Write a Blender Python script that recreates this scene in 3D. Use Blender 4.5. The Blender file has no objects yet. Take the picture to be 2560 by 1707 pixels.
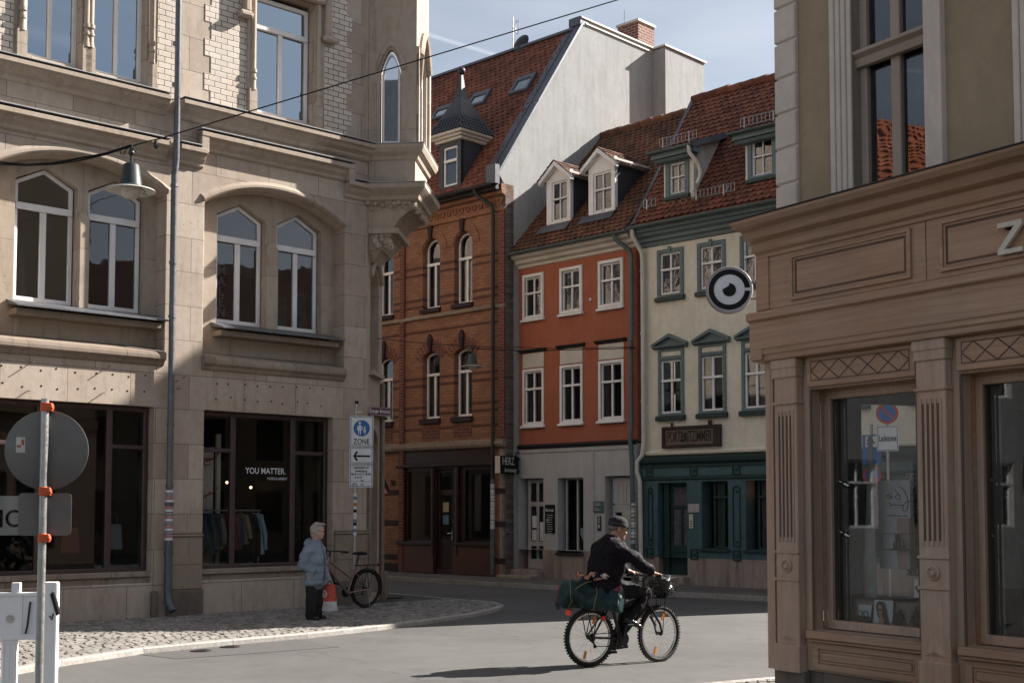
import bpy, bmesh, math, random
from math import sin, cos, tan, pi, radians, sqrt, atan2
from mathutils import Vector, Matrix
from mathutils.geometry import tessellate_polygon

SC = bpy.context.scene
COL = SC.collection
random.seed(7)

# ---------------------------------------------------------------- camera
FPX, CX, PY, PITCH, CAMH = 3156.0, 1280.0, 1092.0, radians(3.32), 1.80
cam = bpy.data.cameras.new("camera")
cam.sensor_width = 36.0
cam.lens = FPX / 2560.0 * 36.0
cam.shift_y = (PY - 853.5) / 2560.0
cam.clip_start, cam.clip_end = 0.1, 5000.0
camo = bpy.data.objects.new("camera", cam)
COL.objects.link(camo)
camo.location = (0, 0, CAMH)
camo.rotation_euler = (radians(90) + PITCH, 0, 0)
SC.camera = camo

# ---------------------------------------------------------------- sky, sun, exposure
SUN_AZ, SUN_EL = radians(25.0), radians(34.5)      # azimuth from +X towards +Y
SKY_STRENGTH, SUN_STRENGTH, EXPOSURE = 0.046, 4.9, 1.60
SUN_DIR = Vector((cos(SUN_AZ) * cos(SUN_EL), sin(SUN_AZ) * cos(SUN_EL), sin(SUN_EL)))
world = bpy.data.worlds.new("World")
SC.world = world
world.use_nodes = True
nt = world.node_tree
nt.nodes.clear()
w_out = nt.nodes.new("ShaderNodeOutputWorld")
w_bg = nt.nodes.new("ShaderNodeBackground")
w_sky = nt.nodes.new("ShaderNodeTexSky")
w_sky.sky_type = 'NISHITA'
w_sky.sun_disc = False
w_sky.sun_elevation = SUN_EL
w_sky.sun_rotation = pi / 2 - SUN_AZ
w_sky.air_density, w_sky.dust_density, w_sky.ozone_density = 1.0, 1.6, 1.2
w_tc = nt.nodes.new("ShaderNodeTexCoord")
w_map = nt.nodes.new("ShaderNodeMapping")
w_map.inputs["Scale"].default_value = (1.0, 1.6, 5.0)
w_noise = nt.nodes.new("ShaderNodeTexNoise")
w_noise.inputs["Scale"].default_value = 2.4
w_noise.inputs["Detail"].default_value = 7
w_ramp = nt.nodes.new("ShaderNodeMapRange")
w_ramp.inputs["From Min"].default_value = 0.38
w_ramp.inputs["From Max"].default_value = 0.72
w_ramp.inputs["To Max"].default_value = 0.55
w_hsv = nt.nodes.new("ShaderNodeHueSaturation")
w_hsv.inputs["Saturation"].default_value = 0.62
w_mix = nt.nodes.new("ShaderNodeMix")
w_mix.data_type = 'RGBA'
w_mix.inputs["B"].default_value = (6.4, 6.7, 7.2, 1)
nt.links.new(w_tc.outputs["Generated"], w_map.inputs["Vector"])
nt.links.new(w_map.outputs["Vector"], w_noise.inputs["Vector"])
nt.links.new(w_noise.outputs["Fac"], w_ramp.inputs["Value"])
nt.links.new(w_sky.outputs["Color"], w_hsv.inputs["Color"])
nt.links.new(w_hsv.outputs["Color"], w_mix.inputs["A"])
nt.links.new(w_ramp.outputs["Result"], w_mix.inputs["Factor"])
# one thin vapour trail, a great-circle streak across the sky
w_n = nt.nodes.new("ShaderNodeVectorMath"); w_n.operation = 'NORMALIZE'
w_d = nt.nodes.new("ShaderNodeVectorMath"); w_d.operation = 'DOT_PRODUCT'
w_d.inputs[1].default_value = Vector((-.0648, 1, .3826)).cross(Vector((.0095, 1, .3598))).normalized()
w_a = nt.nodes.new("ShaderNodeMath"); w_a.operation = 'ABSOLUTE'
w_t = nt.nodes.new("ShaderNodeMapRange"); w_t.inputs["From Max"].default_value = .0022; w_t.inputs["To Min"].default_value = .20; w_t.inputs["To Max"].default_value = 0
w_m2 = nt.nodes.new("ShaderNodeMix"); w_m2.data_type = 'RGBA'; w_m2.inputs["B"].default_value = (10.5, 10.6, 10.8, 1)
nt.links.new(w_tc.outputs["Generated"], w_n.inputs[0]); nt.links.new(w_n.outputs[0], w_d.inputs[0]); nt.links.new(w_d.outputs["Value"], w_a.inputs[0]); nt.links.new(w_a.outputs[0], w_t.inputs["Value"])
nt.links.new(w_mix.outputs["Result"], w_m2.inputs["A"]); nt.links.new(w_t.outputs["Result"], w_m2.inputs["Factor"])
nt.links.new(w_m2.outputs["Result"], w_bg.inputs["Color"])
w_bg.inputs["Strength"].default_value = SKY_STRENGTH
nt.links.new(w_bg.outputs["Background"], w_out.inputs["Surface"])

sun = bpy.data.lights.new("sun", 'SUN')
sun.energy = SUN_STRENGTH
sun.angle = radians(0.5)
sun.color = (1.0, 0.95, 0.89)
suno = bpy.data.objects.new("sun", sun)
COL.objects.link(suno)
suno.rotation_euler = SUN_DIR.to_track_quat('Z', 'Y').to_euler()
suno.location = (30, 20, 40)

SC.view_settings.view_transform = 'Standard'
SC.view_settings.look = 'None'
SC.view_settings.exposure = EXPOSURE
SC.view_settings.gamma = 1.0
SC.render.engine = 'CYCLES'
SC.cycles.max_bounces = 7
SC.cycles.diffuse_bounces = 3
SC.cycles.glossy_bounces = 3
SC.cycles.transmission_bounces = 3
SC.cycles.transparent_max_bounces = 10
SC.cycles.caustics_reflective = False
SC.cycles.caustics_refractive = False
SC.cycles.sample_clamp_indirect = 4.0
SC.cycles.use_denoising = True

# ---------------------------------------------------------------- picture measurements -> places on real planes
def ray(u, v):
    xc, yc = (u - CX) / FPX, -(v - PY) / FPX
    return Vector((xc, cos(PITCH) - yc * sin(PITCH), sin(PITCH) + yc * cos(PITCH)))

def ground(u, v, z=0.0):
    r = ray(u, v)
    t = (z - CAMH) / r.z
    return Vector((r.x * t, r.y * t, z))

def at_depth(u, v, y):
    r = ray(u, v)
    t = y / r.y
    return Vector((r.x * t, y, CAMH + r.z * t))

class Facade:
    """A vertical wall plane: local x runs to the viewer's right along it, y goes into the wall, z up."""
    def __init__(self, origin, ang):
        self.o = Vector((origin[0], origin[1], 0))
        self.d = Vector((sin(ang), cos(ang), 0))
        self.n = Vector((-self.d.y, self.d.x, 0))
        self.m = Matrix.Translation(self.o) @ Matrix(((self.d.x, self.n.x, 0, 0), (self.d.y, self.n.y, 0, 0), (0, 0, 1, 0), (0, 0, 0, 1)))
        self.mi = self.m.inverted()
    def P(self, u, v, w=0.0):
        r = ray(u, v)
        c = Vector((0, 0, CAMH))
        q = self.o + self.n * w
        t = (q - c).dot(self.n) / r.dot(self.n)
        p = self.mi @ (c + r * t)
        return p.x, p.z
    def W(self, x, y, z):
        return self.m @ Vector((x, y, z))
    def rect(self, u0, v0, u1, v1, w=0.0):
        """left/right picture columns; v0 and v1 are top and bottom read at the LEFT column"""
        x0, z1 = self.P(u0, v0, w)
        _, z0 = self.P(u0, v1, w)
        x1, _ = self.P(u1, v0, w)
        return x0, x1, z0, z1

# ---------------------------------------------------------------- mesh builder
class MB:
    def __init__(self):
        self.v, self.f, self.m = [], [], []
        self.cur = 0
    def add(self, vs, fs):
        b = len(self.v)
        self.v += [tuple(p) for p in vs]
        self.f += [tuple(b + i for i in f) for f in fs]
        self.m += [self.cur] * len(fs)
        return self
    def box(self, x0, x1, y0, y1, z0, z1):
        if x0 > x1: x0, x1 = x1, x0
        if y0 > y1: y0, y1 = y1, y0
        if z0 > z1: z0, z1 = z1, z0
        return self.add([(x0, y0, z0), (x1, y0, z0), (x1, y1, z0), (x0, y1, z0), (x0, y0, z1), (x1, y0, z1), (x1, y1, z1), (x0, y1, z1)],
                        [(0, 3, 2, 1), (4, 5, 6, 7), (0, 1, 5, 4), (1, 2, 6, 5), (2, 3, 7, 6), (3, 0, 4, 7)])
    def quad(self, a, b, c, d):
        return self.add([a, b, c, d], [(0, 1, 2, 3)])
    def plate(self, outer, holes=(), yf=0.0, yb=0.1, back=True, rim=True):
        """polygon(s) in (x, z) with holes, extruded from y=yf (front) to y=yb"""
        def ccw(p):
            a = sum(p[i][0] * p[(i + 1) % len(p)][1] - p[(i + 1) % len(p)][0] * p[i][1] for i in range(len(p)))
            return list(p) if a > 0 else list(p)[::-1]
        loops = [ccw(outer)] + [ccw(h)[::-1] for h in holes]
        flat = [q for l in loops for q in l]
        tri = tessellate_polygon([[Vector((q[0], q[1], 0)) for q in l] for l in loops])
        n = len(flat)
        vs = [(q[0], yf, q[1]) for q in flat] + [(q[0], yb, q[1]) for q in flat]
        fs = []
        for t in tri:
            a, b, c = t
            ar = (flat[b][0] - flat[a][0]) * (flat[c][1] - flat[a][1]) - (flat[c][0] - flat[a][0]) * (flat[b][1] - flat[a][1])
            if ar < 0: b, c = c, b
            fs.append((a, b, c))
            if back: fs.append((a + n, c + n, b + n))
        if rim:
            k = 0
            for l in loops:
                m = len(l)
                for i in range(m):
                    j = (i + 1) % m
                    fs.append((k + j, k + i, n + k + i, n + k + j))
                k += m
        return self.add(vs, fs)
    def sweep(self, prof, x0, x1, cap=True):
        """profile polygon in (y, z) swept along x"""
        n = len(prof)
        vs = [(x0, p[0], p[1]) for p in prof] + [(x1, p[0], p[1]) for p in prof]
        fs = [(i, (i + 1) % n, n + (i + 1) % n, n + i) for i in range(n)]
        if cap: fs += [tuple(range(n))[::-1], tuple(range(n, 2 * n))]
        return self.add(vs, fs)
    def tube(self, pts, r, n=8, cap=True):
        pts = [Vector(p) for p in pts]
        rs = r if isinstance(r, (list, tuple)) else [r] * len(pts)
        rings, up = [], None
        for i, p in enumerate(pts):
            t = (pts[min(i + 1, len(pts) - 1)] - pts[max(i - 1, 0)]).normalized()
            if up is None:
                up = Vector((0, 0, 1)) if abs(t.z) < 0.9 else Vector((1, 0, 0))
            a = t.cross(up)
            if a.length < 1e-5: a = t.cross(Vector((0.3, 1, 0.2)))
            a.normalize()
            b = a.cross(t).normalized()
            up = b
            rings.append([p + (a * cos(2 * pi * k / n) + b * sin(2 * pi * k / n)) * rs[i] for k in range(n)])
        vs = [q for rg in rings for q in rg]
        fs = []
        for i in range(len(rings) - 1):
            for k in range(n):
                k2 = (k + 1) % n
                fs.append((i * n + k2, i * n + k, (i + 1) * n + k, (i + 1) * n + k2))
        if cap:
            fs.append(tuple(range(n)))
            fs.append(tuple((len(rings) - 1) * n + k for k in range(n))[::-1])
        return self.add(vs, fs)
    def lathe(self, prof, c=(0, 0, 0), n=24, axis='z', M=None, cap=True):
        """profile of (r, h) turned about an axis through c"""
        vs, fs = [], []
        for (r, h) in prof:
            for k in range(n):
                a = 2 * pi * k / n
                if axis == 'z': q = Vector((r * cos(a), r * sin(a), h))
                elif axis == 'y': q = Vector((r * cos(a), h, r * sin(a)))
                else: q = Vector((h, r * cos(a), r * sin(a)))
                if M is not None: q = M @ q
                vs.append(q + Vector(c))
        for i in range(len(prof) - 1):
            for k in range(n):
                k2 = (k + 1) % n
                fs.append((i * n + k, i * n + k2, (i + 1) * n + k2, (i + 1) * n + k))
        if cap and prof[0][0] > 1e-6: fs.append(tuple(range(n))[::-1])
        if cap and prof[-1][0] > 1e-6: fs.append(tuple((len(prof) - 1) * n + k for k in range(n)))
        return self.add(vs, fs)
    def torus(self, c, R, r, axis='y', n=40, m=8, M=None):
        vs, fs = [], []
        for i in range(n):
            a = 2 * pi * i / n
            for j in range(m):
                b = 2 * pi * j / m
                rr = R + r * cos(b)
                q = Vector((rr * cos(a), r * sin(b), rr * sin(a))) if axis == 'y' else Vector((rr * cos(a), rr * sin(a), r * sin(b)))
                if M is not None: q = M @ q
                vs.append(q + Vector(c))
        for i in range(n):
            for j in range(m):
                fs.append((i * m + j, i * m + (j + 1) % m, ((i + 1) % n) * m + (j + 1) % m, ((i + 1) % n) * m + j))
        return self.add(vs, fs)
    def ball(self, c, rx, ry=None, rz=None, n=16, m=10, M=None):
        ry = rx if ry is None else ry
        rz = rx if rz is None else rz
        vs, fs = [], []
        for i in range(m + 1):
            t = pi * i / m
            for k in range(n):
                a = 2 * pi * k / n
                q = Vector((rx * sin(t) * cos(a), ry * sin(t) * sin(a), -rz * cos(t)))
                if M is not None: q = M @ q
                vs.append(q + Vector(c))
        for i in range(m):
            for k in range(n):
                k2 = (k + 1) % n
                fs.append((i * n + k, i * n + k2, (i + 1) * n + k2, (i + 1) * n + k))
        return self.add(vs, fs)
    def xform(self, M, start=0):
        for i in range(start, len(self.v)):
            self.v[i] = tuple(M @ Vector(self.v[i]))
        return self
    def build(self, name, mat, parent=None, smooth=False, bevel=0.0, weld=True, fix=True, segs=1):
        me = bpy.data.meshes.new(name)
        me.from_pydata(self.v, [], self.f)
        mats = mat if isinstance(mat, (list, tuple)) else [mat]
        for m in mats: me.materials.append(m)
        if len(mats) > 1: me.polygons.foreach_set("material_index", self.m)
        if weld or fix:
            bm = bmesh.new()
            bm.from_mesh(me)
            if weld: bmesh.ops.remove_doubles(bm, verts=bm.verts, dist=1e-5)
            if fix: bmesh.ops.recalc_face_normals(bm, faces=bm.faces)
            bm.to_mesh(me)
            bm.free()
        if smooth:
            me.polygons.foreach_set("use_smooth", [True] * len(me.polygons))
            me.set_sharp_from_angle(angle=radians(50 if smooth is True else smooth))
        me.update()
        o = bpy.data.objects.new(name, me)
        COL.objects.link(o)
        if parent is not None: o.parent = parent
        if bevel:
            b = o.modifiers.new("edge", 'BEVEL')
            b.width, b.segments, b.limit_method, b.angle_limit = bevel, segs, 'ANGLE', radians(40)
        return o

def thing(name, label, cat, matrix=None, group=None):
    o = bpy.data.objects.new(name, None)
    o.empty_display_size = 0.2
    COL.objects.link(o)
    if matrix is not None: o.matrix_world = matrix
    return tag(o, label, cat, group)

def boxes(parent, name, mat, lst, bevel=0.0):
    """a run of like pieces, each a part of its own"""
    return [MB().box(*q).build(name, mat, parent, bevel=bevel) for q in lst]

def tag(o, label, cat, group=None):
    o["label"] = label
    o["category"] = cat
    if group: o["group"] = group
    return o

def structure(o):
    o["kind"] = "structure"
    return o

def copy_tree(root):
    def cp(o, parent):
        c = o.copy()
        COL.objects.link(c)
        c.parent = parent
        for ch in o.children: cp(ch, c)
        return c
    return cp(root, root.parent)

def text_mesh(body, size=0.1, depth=0.004, bold=0.0, shear=0.0, xs=1.0, align='CENTER', spacing=1.0):
    """lettering from the built-in typeface, as plain verts/faces in (x, z), standing at y<=0"""
    cu = bpy.data.curves.new("lettering", 'FONT')
    cu.body, cu.size, cu.extrude, cu.offset, cu.shear = body, size, depth / 2, bold, shear
    cu.align_x = align
    cu.align_y = 'CENTER'
    cu.space_character = spacing
    cu.resolution_u = 3
    ob = bpy.data.objects.new("lettering", cu)
    COL.objects.link(ob)
    dg = bpy.context.evaluated_depsgraph_get()
    me = bpy.data.meshes.new_from_object(ob.evaluated_get(dg))
    vs = [(v.co.x * xs, -v.co.z - depth / 2, v.co.y) for v in me.vertices]
    fs = [tuple(p.vertices) for p in me.polygons]
    bpy.data.objects.remove(ob)
    bpy.data.curves.remove(cu)
    bpy.data.meshes.remove(me)
    return vs, fs

def put_text(mb, body, x, y, z, **kw):
    vs, fs = text_mesh(body, **kw)
    mb.add([(p[0] + x, p[1] + y, p[2] + z) for p in vs], fs)
    return mb

def blob(pieces, voxel, name, mat, parent, smooth_it=4, noise=0.0, nscale=8.0, seed=1):
    """closed overlapping pieces fused into ONE continuous surface"""
    me = bpy.data.meshes.new(name)
    me.from_pydata(pieces.v, [], pieces.f)
    bm = bmesh.new()
    bm.from_mesh(me)
    bmesh.ops.recalc_face_normals(bm, faces=bm.faces)
    bm.to_mesh(me)
    bm.free()
    o = bpy.data.objects.new(name, me)
    COL.objects.link(o)
    r = o.modifiers.new("fuse", 'REMESH')
    r.mode, r.voxel_size = 'VOXEL', voxel
    s = o.modifiers.new("soft", 'SMOOTH')
    s.iterations, s.factor = smooth_it, 0.5
    dg = bpy.context.evaluated_depsgraph_get()
    m2 = bpy.data.meshes.new_from_object(o.evaluated_get(dg))
    bpy.data.objects.remove(o)
    if noise:
        from mathutils import noise as N
        off = Vector((seed * 3.1, seed * 1.7, 0))
        ns = [v.normal.copy() for v in m2.vertices]
        for v, nn in zip(m2.vertices, ns):
            k = N.noise(v.co * nscale + off) + 0.5 * N.noise(v.co * nscale * 2.3 + off)
            v.co += nn * (noise * k)
    m2.polygons.foreach_set("use_smooth", [True] * len(m2.polygons))
    m2.materials.clear()
    m2.materials.append(mat)
    m2.name = name
    ob = bpy.data.objects.new(name, m2)
    COL.objects.link(ob)
    ob.parent = parent
    return ob

# ---------------------------------------------------------------- materials
def lin(r, g, b):
    f = lambda c: (c / 255 / 12.92) if c / 255 <= 0.04045 else ((c / 255 + 0.055) / 1.055) ** 2.4
    return (f(r), f(g), f(b), 1.0)

class NT:
    def __init__(self, name):
        self.mat = bpy.data.materials.new(name)
        self.mat.use_nodes = True
        self.t = self.mat.node_tree
        self.t.nodes.clear()
        self.out = self.n("ShaderNodeOutputMaterial")
        self._co = None
    def n(self, kind, **props):
        nd = self.t.nodes.new(kind)
        for k, v in props.items(): setattr(nd, k, v)
        return nd
    def l(self, a, b): self.t.links.new(a, b)
    def co(self):
        if self._co is None: self._co = self.n("ShaderNodeTexCoord").outputs["Object"]
        return self._co
    def wallco(self, sx=1, sz=1, ox=0, oz=0):
        """(x + y, z) as a flat coordinate for courses on upright walls"""
        s = self.n("ShaderNodeSeparateXYZ")
        self.l(self.co(), s.inputs[0])
        a = self.math('ADD', s.outputs[0], s.outputs[1])
        c = self.n("ShaderNodeCombineXYZ")
        self.l(a, c.inputs[0])
        self.l(s.outputs[2], c.inputs[1])
        m = self.n("ShaderNodeMapping")
        m.inputs["Scale"].default_value = (sx, sz, 1)
        m.inputs["Location"].default_value = (ox, oz, 0)
        self.l(c.outputs[0], m.inputs[0])
        return m.outputs[0]
    def math(self, op, a, b=None):
        m = self.n("ShaderNodeMath", operation=op)
        for i, x in enumerate((a, b)):
            if x is None: continue
            if isinstance(x, (int, float)): m.inputs[i].default_value = x
            else: self.l(x, m.inputs[i])
        return m.outputs[0]
    def noise(self, scale, detail=5, rough=0.6, vec=None, stretch=None, dist=0.0):
        nz = self.n("ShaderNodeTexNoise")
        nz.inputs["Scale"].default_value = scale
        nz.inputs["Detail"].default_value = detail
        nz.inputs["Roughness"].default_value = rough
        nz.inputs["Distortion"].default_value = dist
        v = vec or self.co()
        if stretch:
            m = self.n("ShaderNodeMapping")
            m.inputs["Scale"].default_value = stretch
            self.l(v, m.inputs[0])
            v = m.outputs[0]
        self.l(v, nz.inputs["Vector"])
        return nz.outputs["Fac"]
    def rng(self, x, a, b, c=0.0, d=1.0):
        m = self.n("ShaderNodeMapRange")
        for k, v in zip(("From Min", "From Max", "To Min", "To Max"), (a, b, c, d)): m.inputs[k].default_value = v
        self.l(x, m.inputs["Value"])
        return m.outputs["Result"]
    def mix(self, fac, a, b, blend='MIX'):
        m = self.n("ShaderNodeMix", data_type='RGBA', blend_type=blend)
        for key, x in (("Factor", fac), ("A", a), ("B", b)):
            if isinstance(x, (int, float)) or isinstance(x, tuple): m.inputs[key].default_value = x
            else: self.l(x, m.inputs[key])
        return m.outputs["Result"]
    def bump(self, h, strength=0.3, dist=0.02, prev=None):
        b = self.n("ShaderNodeBump")
        b.inputs["Strength"].default_value = strength
        b.inputs["Distance"].default_value = dist
        self.l(h, b.inputs["Height"])
        if prev is not None: self.l(prev, b.inputs["Normal"])
        return b.outputs[0]
    def pbr(self, col, rough=0.8, metal=0.0, spec=0.4, nrm=None):
        p = self.n("ShaderNodeBsdfPrincipled")
        if isinstance(col, tuple): p.inputs["Base Color"].default_value = col
        else: self.l(col, p.inputs["Base Color"])
        if isinstance(rough, (int, float)): p.inputs["Roughness"].default_value = rough
        else: self.l(rough, p.inputs["Roughness"])
        p.inputs["Metallic"].default_value = metal
        p.inputs["Specular IOR Level"].default_value = spec
        if nrm is not None: self.l(nrm, p.inputs["Normal"])
        self.l(p.outputs[0], self.out.inputs["Surface"])
        self.p = p
        return self.mat

def scale_col(c, k): return (c[0] * k, c[1] * k, c[2] * k, 1)

def m_plain(name, col, rough=0.6, metal=0.0, var=0.12, nscale=14.0, bump=0.05, spec=0.4):
    t = NT(name)
    f = t.rng(t.noise(nscale, 6), 0.3, 0.7)
    c = t.mix(f, scale_col(col, 1 - var), scale_col(col, 1 + var))
    f2 = t.rng(t.noise(nscale * 0.13, 4), 0.35, 0.7)
    c = t.mix(f2, c, t.mix(1.0, c, (0.8, 0.78, 0.75, 1), 'MULTIPLY'))
    return t.pbr(c, t.rng(t.noise(nscale * 2, 3), 0.3, 0.7, max(0.02, rough - 0.08), min(1, rough + 0.08)), metal, spec, t.bump(t.noise(nscale * 5, 4), bump, 0.004))

def m_stucco(name, col, stain=0.25, grain=90.0, bump=0.25, tint=(0.72, 0.66, 0.6, 1)):
    t = NT(name)
    c = t.mix(t.rng(t.noise(1.7, 6), 0.3, 0.72), scale_col(col, 0.9), scale_col(col, 1.08))
    c = t.mix(t.rng(t.noise(6.5, 6, .7, None, (1, 1, .6), .8), .40, .62, 0, .6), c, scale_col(col, .84))
    streak = t.rng(t.noise(2.2, 6, 0.65, None, (3.0, 3.0, 0.35)), 0.45, 0.8, 0, stain)
    c = t.mix(streak, c, t.mix(1.0, c, tint, 'MULTIPLY'))
    sp = t.rng(t.noise(grain * 0.6, 4), 0.35, 0.7, 0.0, 0.25)
    c = t.mix(sp, c, scale_col(col, 0.78))
    nb = t.bump(t.noise(grain, 3), bump, 0.008)
    nb = t.bump(t.noise(5, 4), 0.12, 0.03, nb)
    return t.pbr(c, 0.9, 0, 0.25, nb)

def m_stone(name, ca, cb, cdark, bw=1.05, bh=0.58, joint=0.006, oz=0.0, pits=True):
    t = NT(name)
    br = t.n("ShaderNodeTexBrick")
    br.offset = 0.43
    t.l(t.wallco(1, 1, 0.37, oz), br.inputs["Vector"])
    br.inputs["Scale"].default_value = 1.0
    br.inputs["Brick Width"].default_value = bw
    br.inputs["Row Height"].default_value = bh
    br.inputs["Mortar Size"].default_value = joint
    br.inputs["Mortar Smooth"].default_value = 0.3
    br.inputs["Bias"].default_value = 0.0
    br.inputs["Color1"].default_value = ca
    br.inputs["Color2"].default_value = cb
    br.inputs["Mortar"].default_value = scale_col(cdark, 0.95)
    c = br.outputs["Color"]
    big = t.rng(t.noise(1.1, 8, 0.68, None, (1, 1, 0.7)), 0.36, 0.7)
    c = t.mix(t.math('MULTIPLY', big, 0.55), c, t.mix(1.0, c, (0.72, 0.64, 0.56, 1), 'MULTIPLY'))
    st = t.rng(t.noise(3.0, 8, 0.7, None, (2.5, 2.5, 0.5)), 0.52, 0.78)
    c = t.mix(t.math('MULTIPLY', st, 0.7), c, cdark)
    mid = t.rng(t.noise(6.5, 6, 0.7), 0.4, 0.62)
    c = t.mix(t.math('MULTIPLY', mid, 0.35), c, t.mix(1.0, c, (0.78, 0.72, 0.68, 1), 'MULTIPLY'))
    gr = t.rng(t.noise(55, 6, 0.75), 0.35, 0.7)
    c = t.mix(t.math('MULTIPLY', gr, 0.22), c, t.mix(1.0, c, (0.62, 0.58, 0.52, 1), 'MULTIPLY'))
    h = t.math('MULTIPLY', br.outputs["Fac"], -1.0)
    nb = t.bump(h, 0.35, 0.012)
    nb = t.bump(t.noise(30, 7, 0.7), 0.22, 0.012, nb)
    if pits:
        vo = t.n("ShaderNodeTexVoronoi")
        vo.inputs["Scale"].default_value = 9
        t.l(t.co(), vo.inputs["Vector"])
        pit = t.math('MULTIPLY', t.rng(vo.outputs["Distance"], 0.04, 0.13, 1, 0), t.rng(t.noise(1.3, 3), 0.55, 0.62))
        c = t.mix(t.math('MULTIPLY', pit, 0.5), c, scale_col(cdark, 0.55))
        nb = t.bump(t.math('MULTIPLY', pit, -1.0), 0.5, 0.015, nb)
    return t.pbr(c, 0.88, 0, 0.25, nb)

def m_brick(name, cols, mortar, bw=0.25, bh=0.077, joint=0.008, bands=None, glaze=0.85, bump=0.5):
    t = NT(name)
    br = t.n("ShaderNodeTexBrick")
    br.offset = 0.5
    vec = t.wallco()
    t.l(vec, br.inputs["Vector"])
    br.inputs["Scale"].default_value = 1.0
    br.inputs["Brick Width"].default_value = bw
    br.inputs["Row Height"].default_value = bh
    br.inputs["Mortar Size"].default_value = joint
    br.inputs["Mortar Smooth"].default_value = 0.2
    br.inputs["Bias"].default_value = -0.1
    br.inputs["Color1"].default_value = cols[0]
    br.inputs["Color2"].default_value = cols[1]
    br.inputs["Mortar"].default_value = mortar
    c = br.outputs["Color"]
    big = t.rng(t.noise(1.4, 6), 0.35, 0.7)
    c = t.mix(t.math('MULTIPLY', big, 0.45), c, t.mix(1.0, c, (0.74, 0.62, 0.55, 1), 'MULTIPLY'))
    if bands:
        sp = t.n("ShaderNodeSeparateXYZ")
        t.l(t.co(), sp.inputs[0])
        tot = None
        for zc in bands:
            d = t.math('COMPARE', sp.outputs[2], zc)
            d.node.inputs[2].default_value = 0.04
            tot = d if tot is None else t.math('MAXIMUM', tot, d)
        c = t.mix(t.math('MULTIPLY', tot, 0.72), c, (0.05, 0.016, 0.013, 1))
    gr = t.rng(t.noise(40, 5), 0.3, 0.7)
    c = t.mix(t.math('MULTIPLY', gr, 0.25), c, t.mix(1.0, c, (0.6, 0.55, 0.5, 1), 'MULTIPLY'))
    nb = t.bump(t.math('MULTIPLY', br.outputs["Fac"], -1.0), bump, 0.008)
    return t.pbr(c, glaze, 0, 0.35, nb)

def m_tiles(name, ca, cb, moss=0.4, mosscol=(0.03, 0.022, 0.016, 1)):
    t = NT(name)
    g = t.n("ShaderNodeNewGeometry")
    c = t.mix(g.outputs["Random Per Island"], ca, cb)
    r2 = t.rng(t.math('FRACT', t.math('MULTIPLY', g.outputs["Random Per Island"], 37.3)), 0.86, 0.88, 0, 0.55)
    c = t.mix(r2, c, scale_col(ca, 0.3))
    ms = t.rng(t.noise(0.9, 7, 0.7), 0.42, 0.66, 0, moss)
    c = t.mix(ms, c, mosscol)
    gr = t.rng(t.noise(35, 4), 0.3, 0.7, 0, 0.3)
    c = t.mix(gr, c, scale_col(ca, 0.5))
    return t.pbr(c, 0.85, 0, 0.25, t.bump(t.noise(60, 4), 0.3, 0.006))

def m_wood(name, ca, cb, along='x'):
    t = NT(name)
    s = (0.35, 6, 9) if along == 'x' else (6, 6, 0.35)
    n1 = t.noise(3.2, 8, 0.62, None, s, 0.6)
    c = t.mix(t.rng(n1, 0.3, 0.72), ca, cb)
    n2 = t.noise(1.0, 4, 0.6)
    c = t.mix(t.rng(n2, 0.35, 0.7, 0, 0.55), c, t.mix(1.0, c, (1.1, 0.8, 0.6, 1), 'MULTIPLY'))
    c = t.mix(t.rng(t.noise(0.7, 7, .7, None, (1, 1, .6)), .42, .66, 0, .5), c, t.mix(1.0, c, (.66, .62, .6, 1), 'MULTIPLY'))
    c = t.mix(t.rng(t.noise(2.4, 6, .65), .55, .8, 0, .4), c, t.mix(1.0, c, (1.25, 1.2, 1.16, 1), 'MULTIPLY'))  # pale patches: wear, with reflected sunlight put into the colour
    c = t.mix(t.rng(t.noise(38, 3, .6), .68, .74, 0, .5), c, scale_col(ca, 0.5))
    fine = t.noise(14, 5, 0.6, None, (s[0], s[1] * 2, s[2] * 2))
    c = t.mix(t.rng(fine, 0.45, 0.75, 0, 0.28), c, scale_col(ca, 0.45))
    return t.pbr(c, 0.55, 0, 0.35, t.bump(fine, 0.12, 0.004))

def m_glass(name, ior=1.75, tint=(0.9, 0.93, 0.95, 1), wave=0.0, dark=0.0, wscale=1.6, coat=(0.95, 0.97, 1, 1)):
    t = NT(name)
    fr = t.n("ShaderNodeFresnel")
    fr.inputs["IOR"].default_value = ior
    tr = t.n("ShaderNodeBsdfTransparent")
    tr.inputs[0].default_value = tint
    gl = t.n("ShaderNodeBsdfAnisotropic")
    gl.inputs["Roughness"].default_value = 0.015
    gl.inputs["Color"].default_value = coat
    if wave:
        nb = t.bump(t.noise(wscale, 2), wave, 0.02)
        t.l(nb, gl.inputs["Normal"])
    mx = t.n("ShaderNodeMixShader")
    t.l(fr.outputs[0], mx.inputs[0])
    base = tr.outputs[0]
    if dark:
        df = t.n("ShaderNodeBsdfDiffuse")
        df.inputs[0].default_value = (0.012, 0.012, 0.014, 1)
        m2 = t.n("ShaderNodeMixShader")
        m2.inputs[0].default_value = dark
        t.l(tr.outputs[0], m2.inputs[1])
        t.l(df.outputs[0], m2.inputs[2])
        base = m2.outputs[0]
    t.l(base, mx.inputs[1])
    t.l(gl.outputs[0], mx.inputs[2])
    t.l(mx.outputs[0], t.out.inputs["Surface"])
    return t.mat

def m_emit(name, col, s):
    t = NT(name)
    e = t.n("ShaderNodeEmission")
    e.inputs[0].default_value = col
    e.inputs[1].default_value = s
    t.l(e.outputs[0], t.out.inputs["Surface"])
    return t.mat

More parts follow.
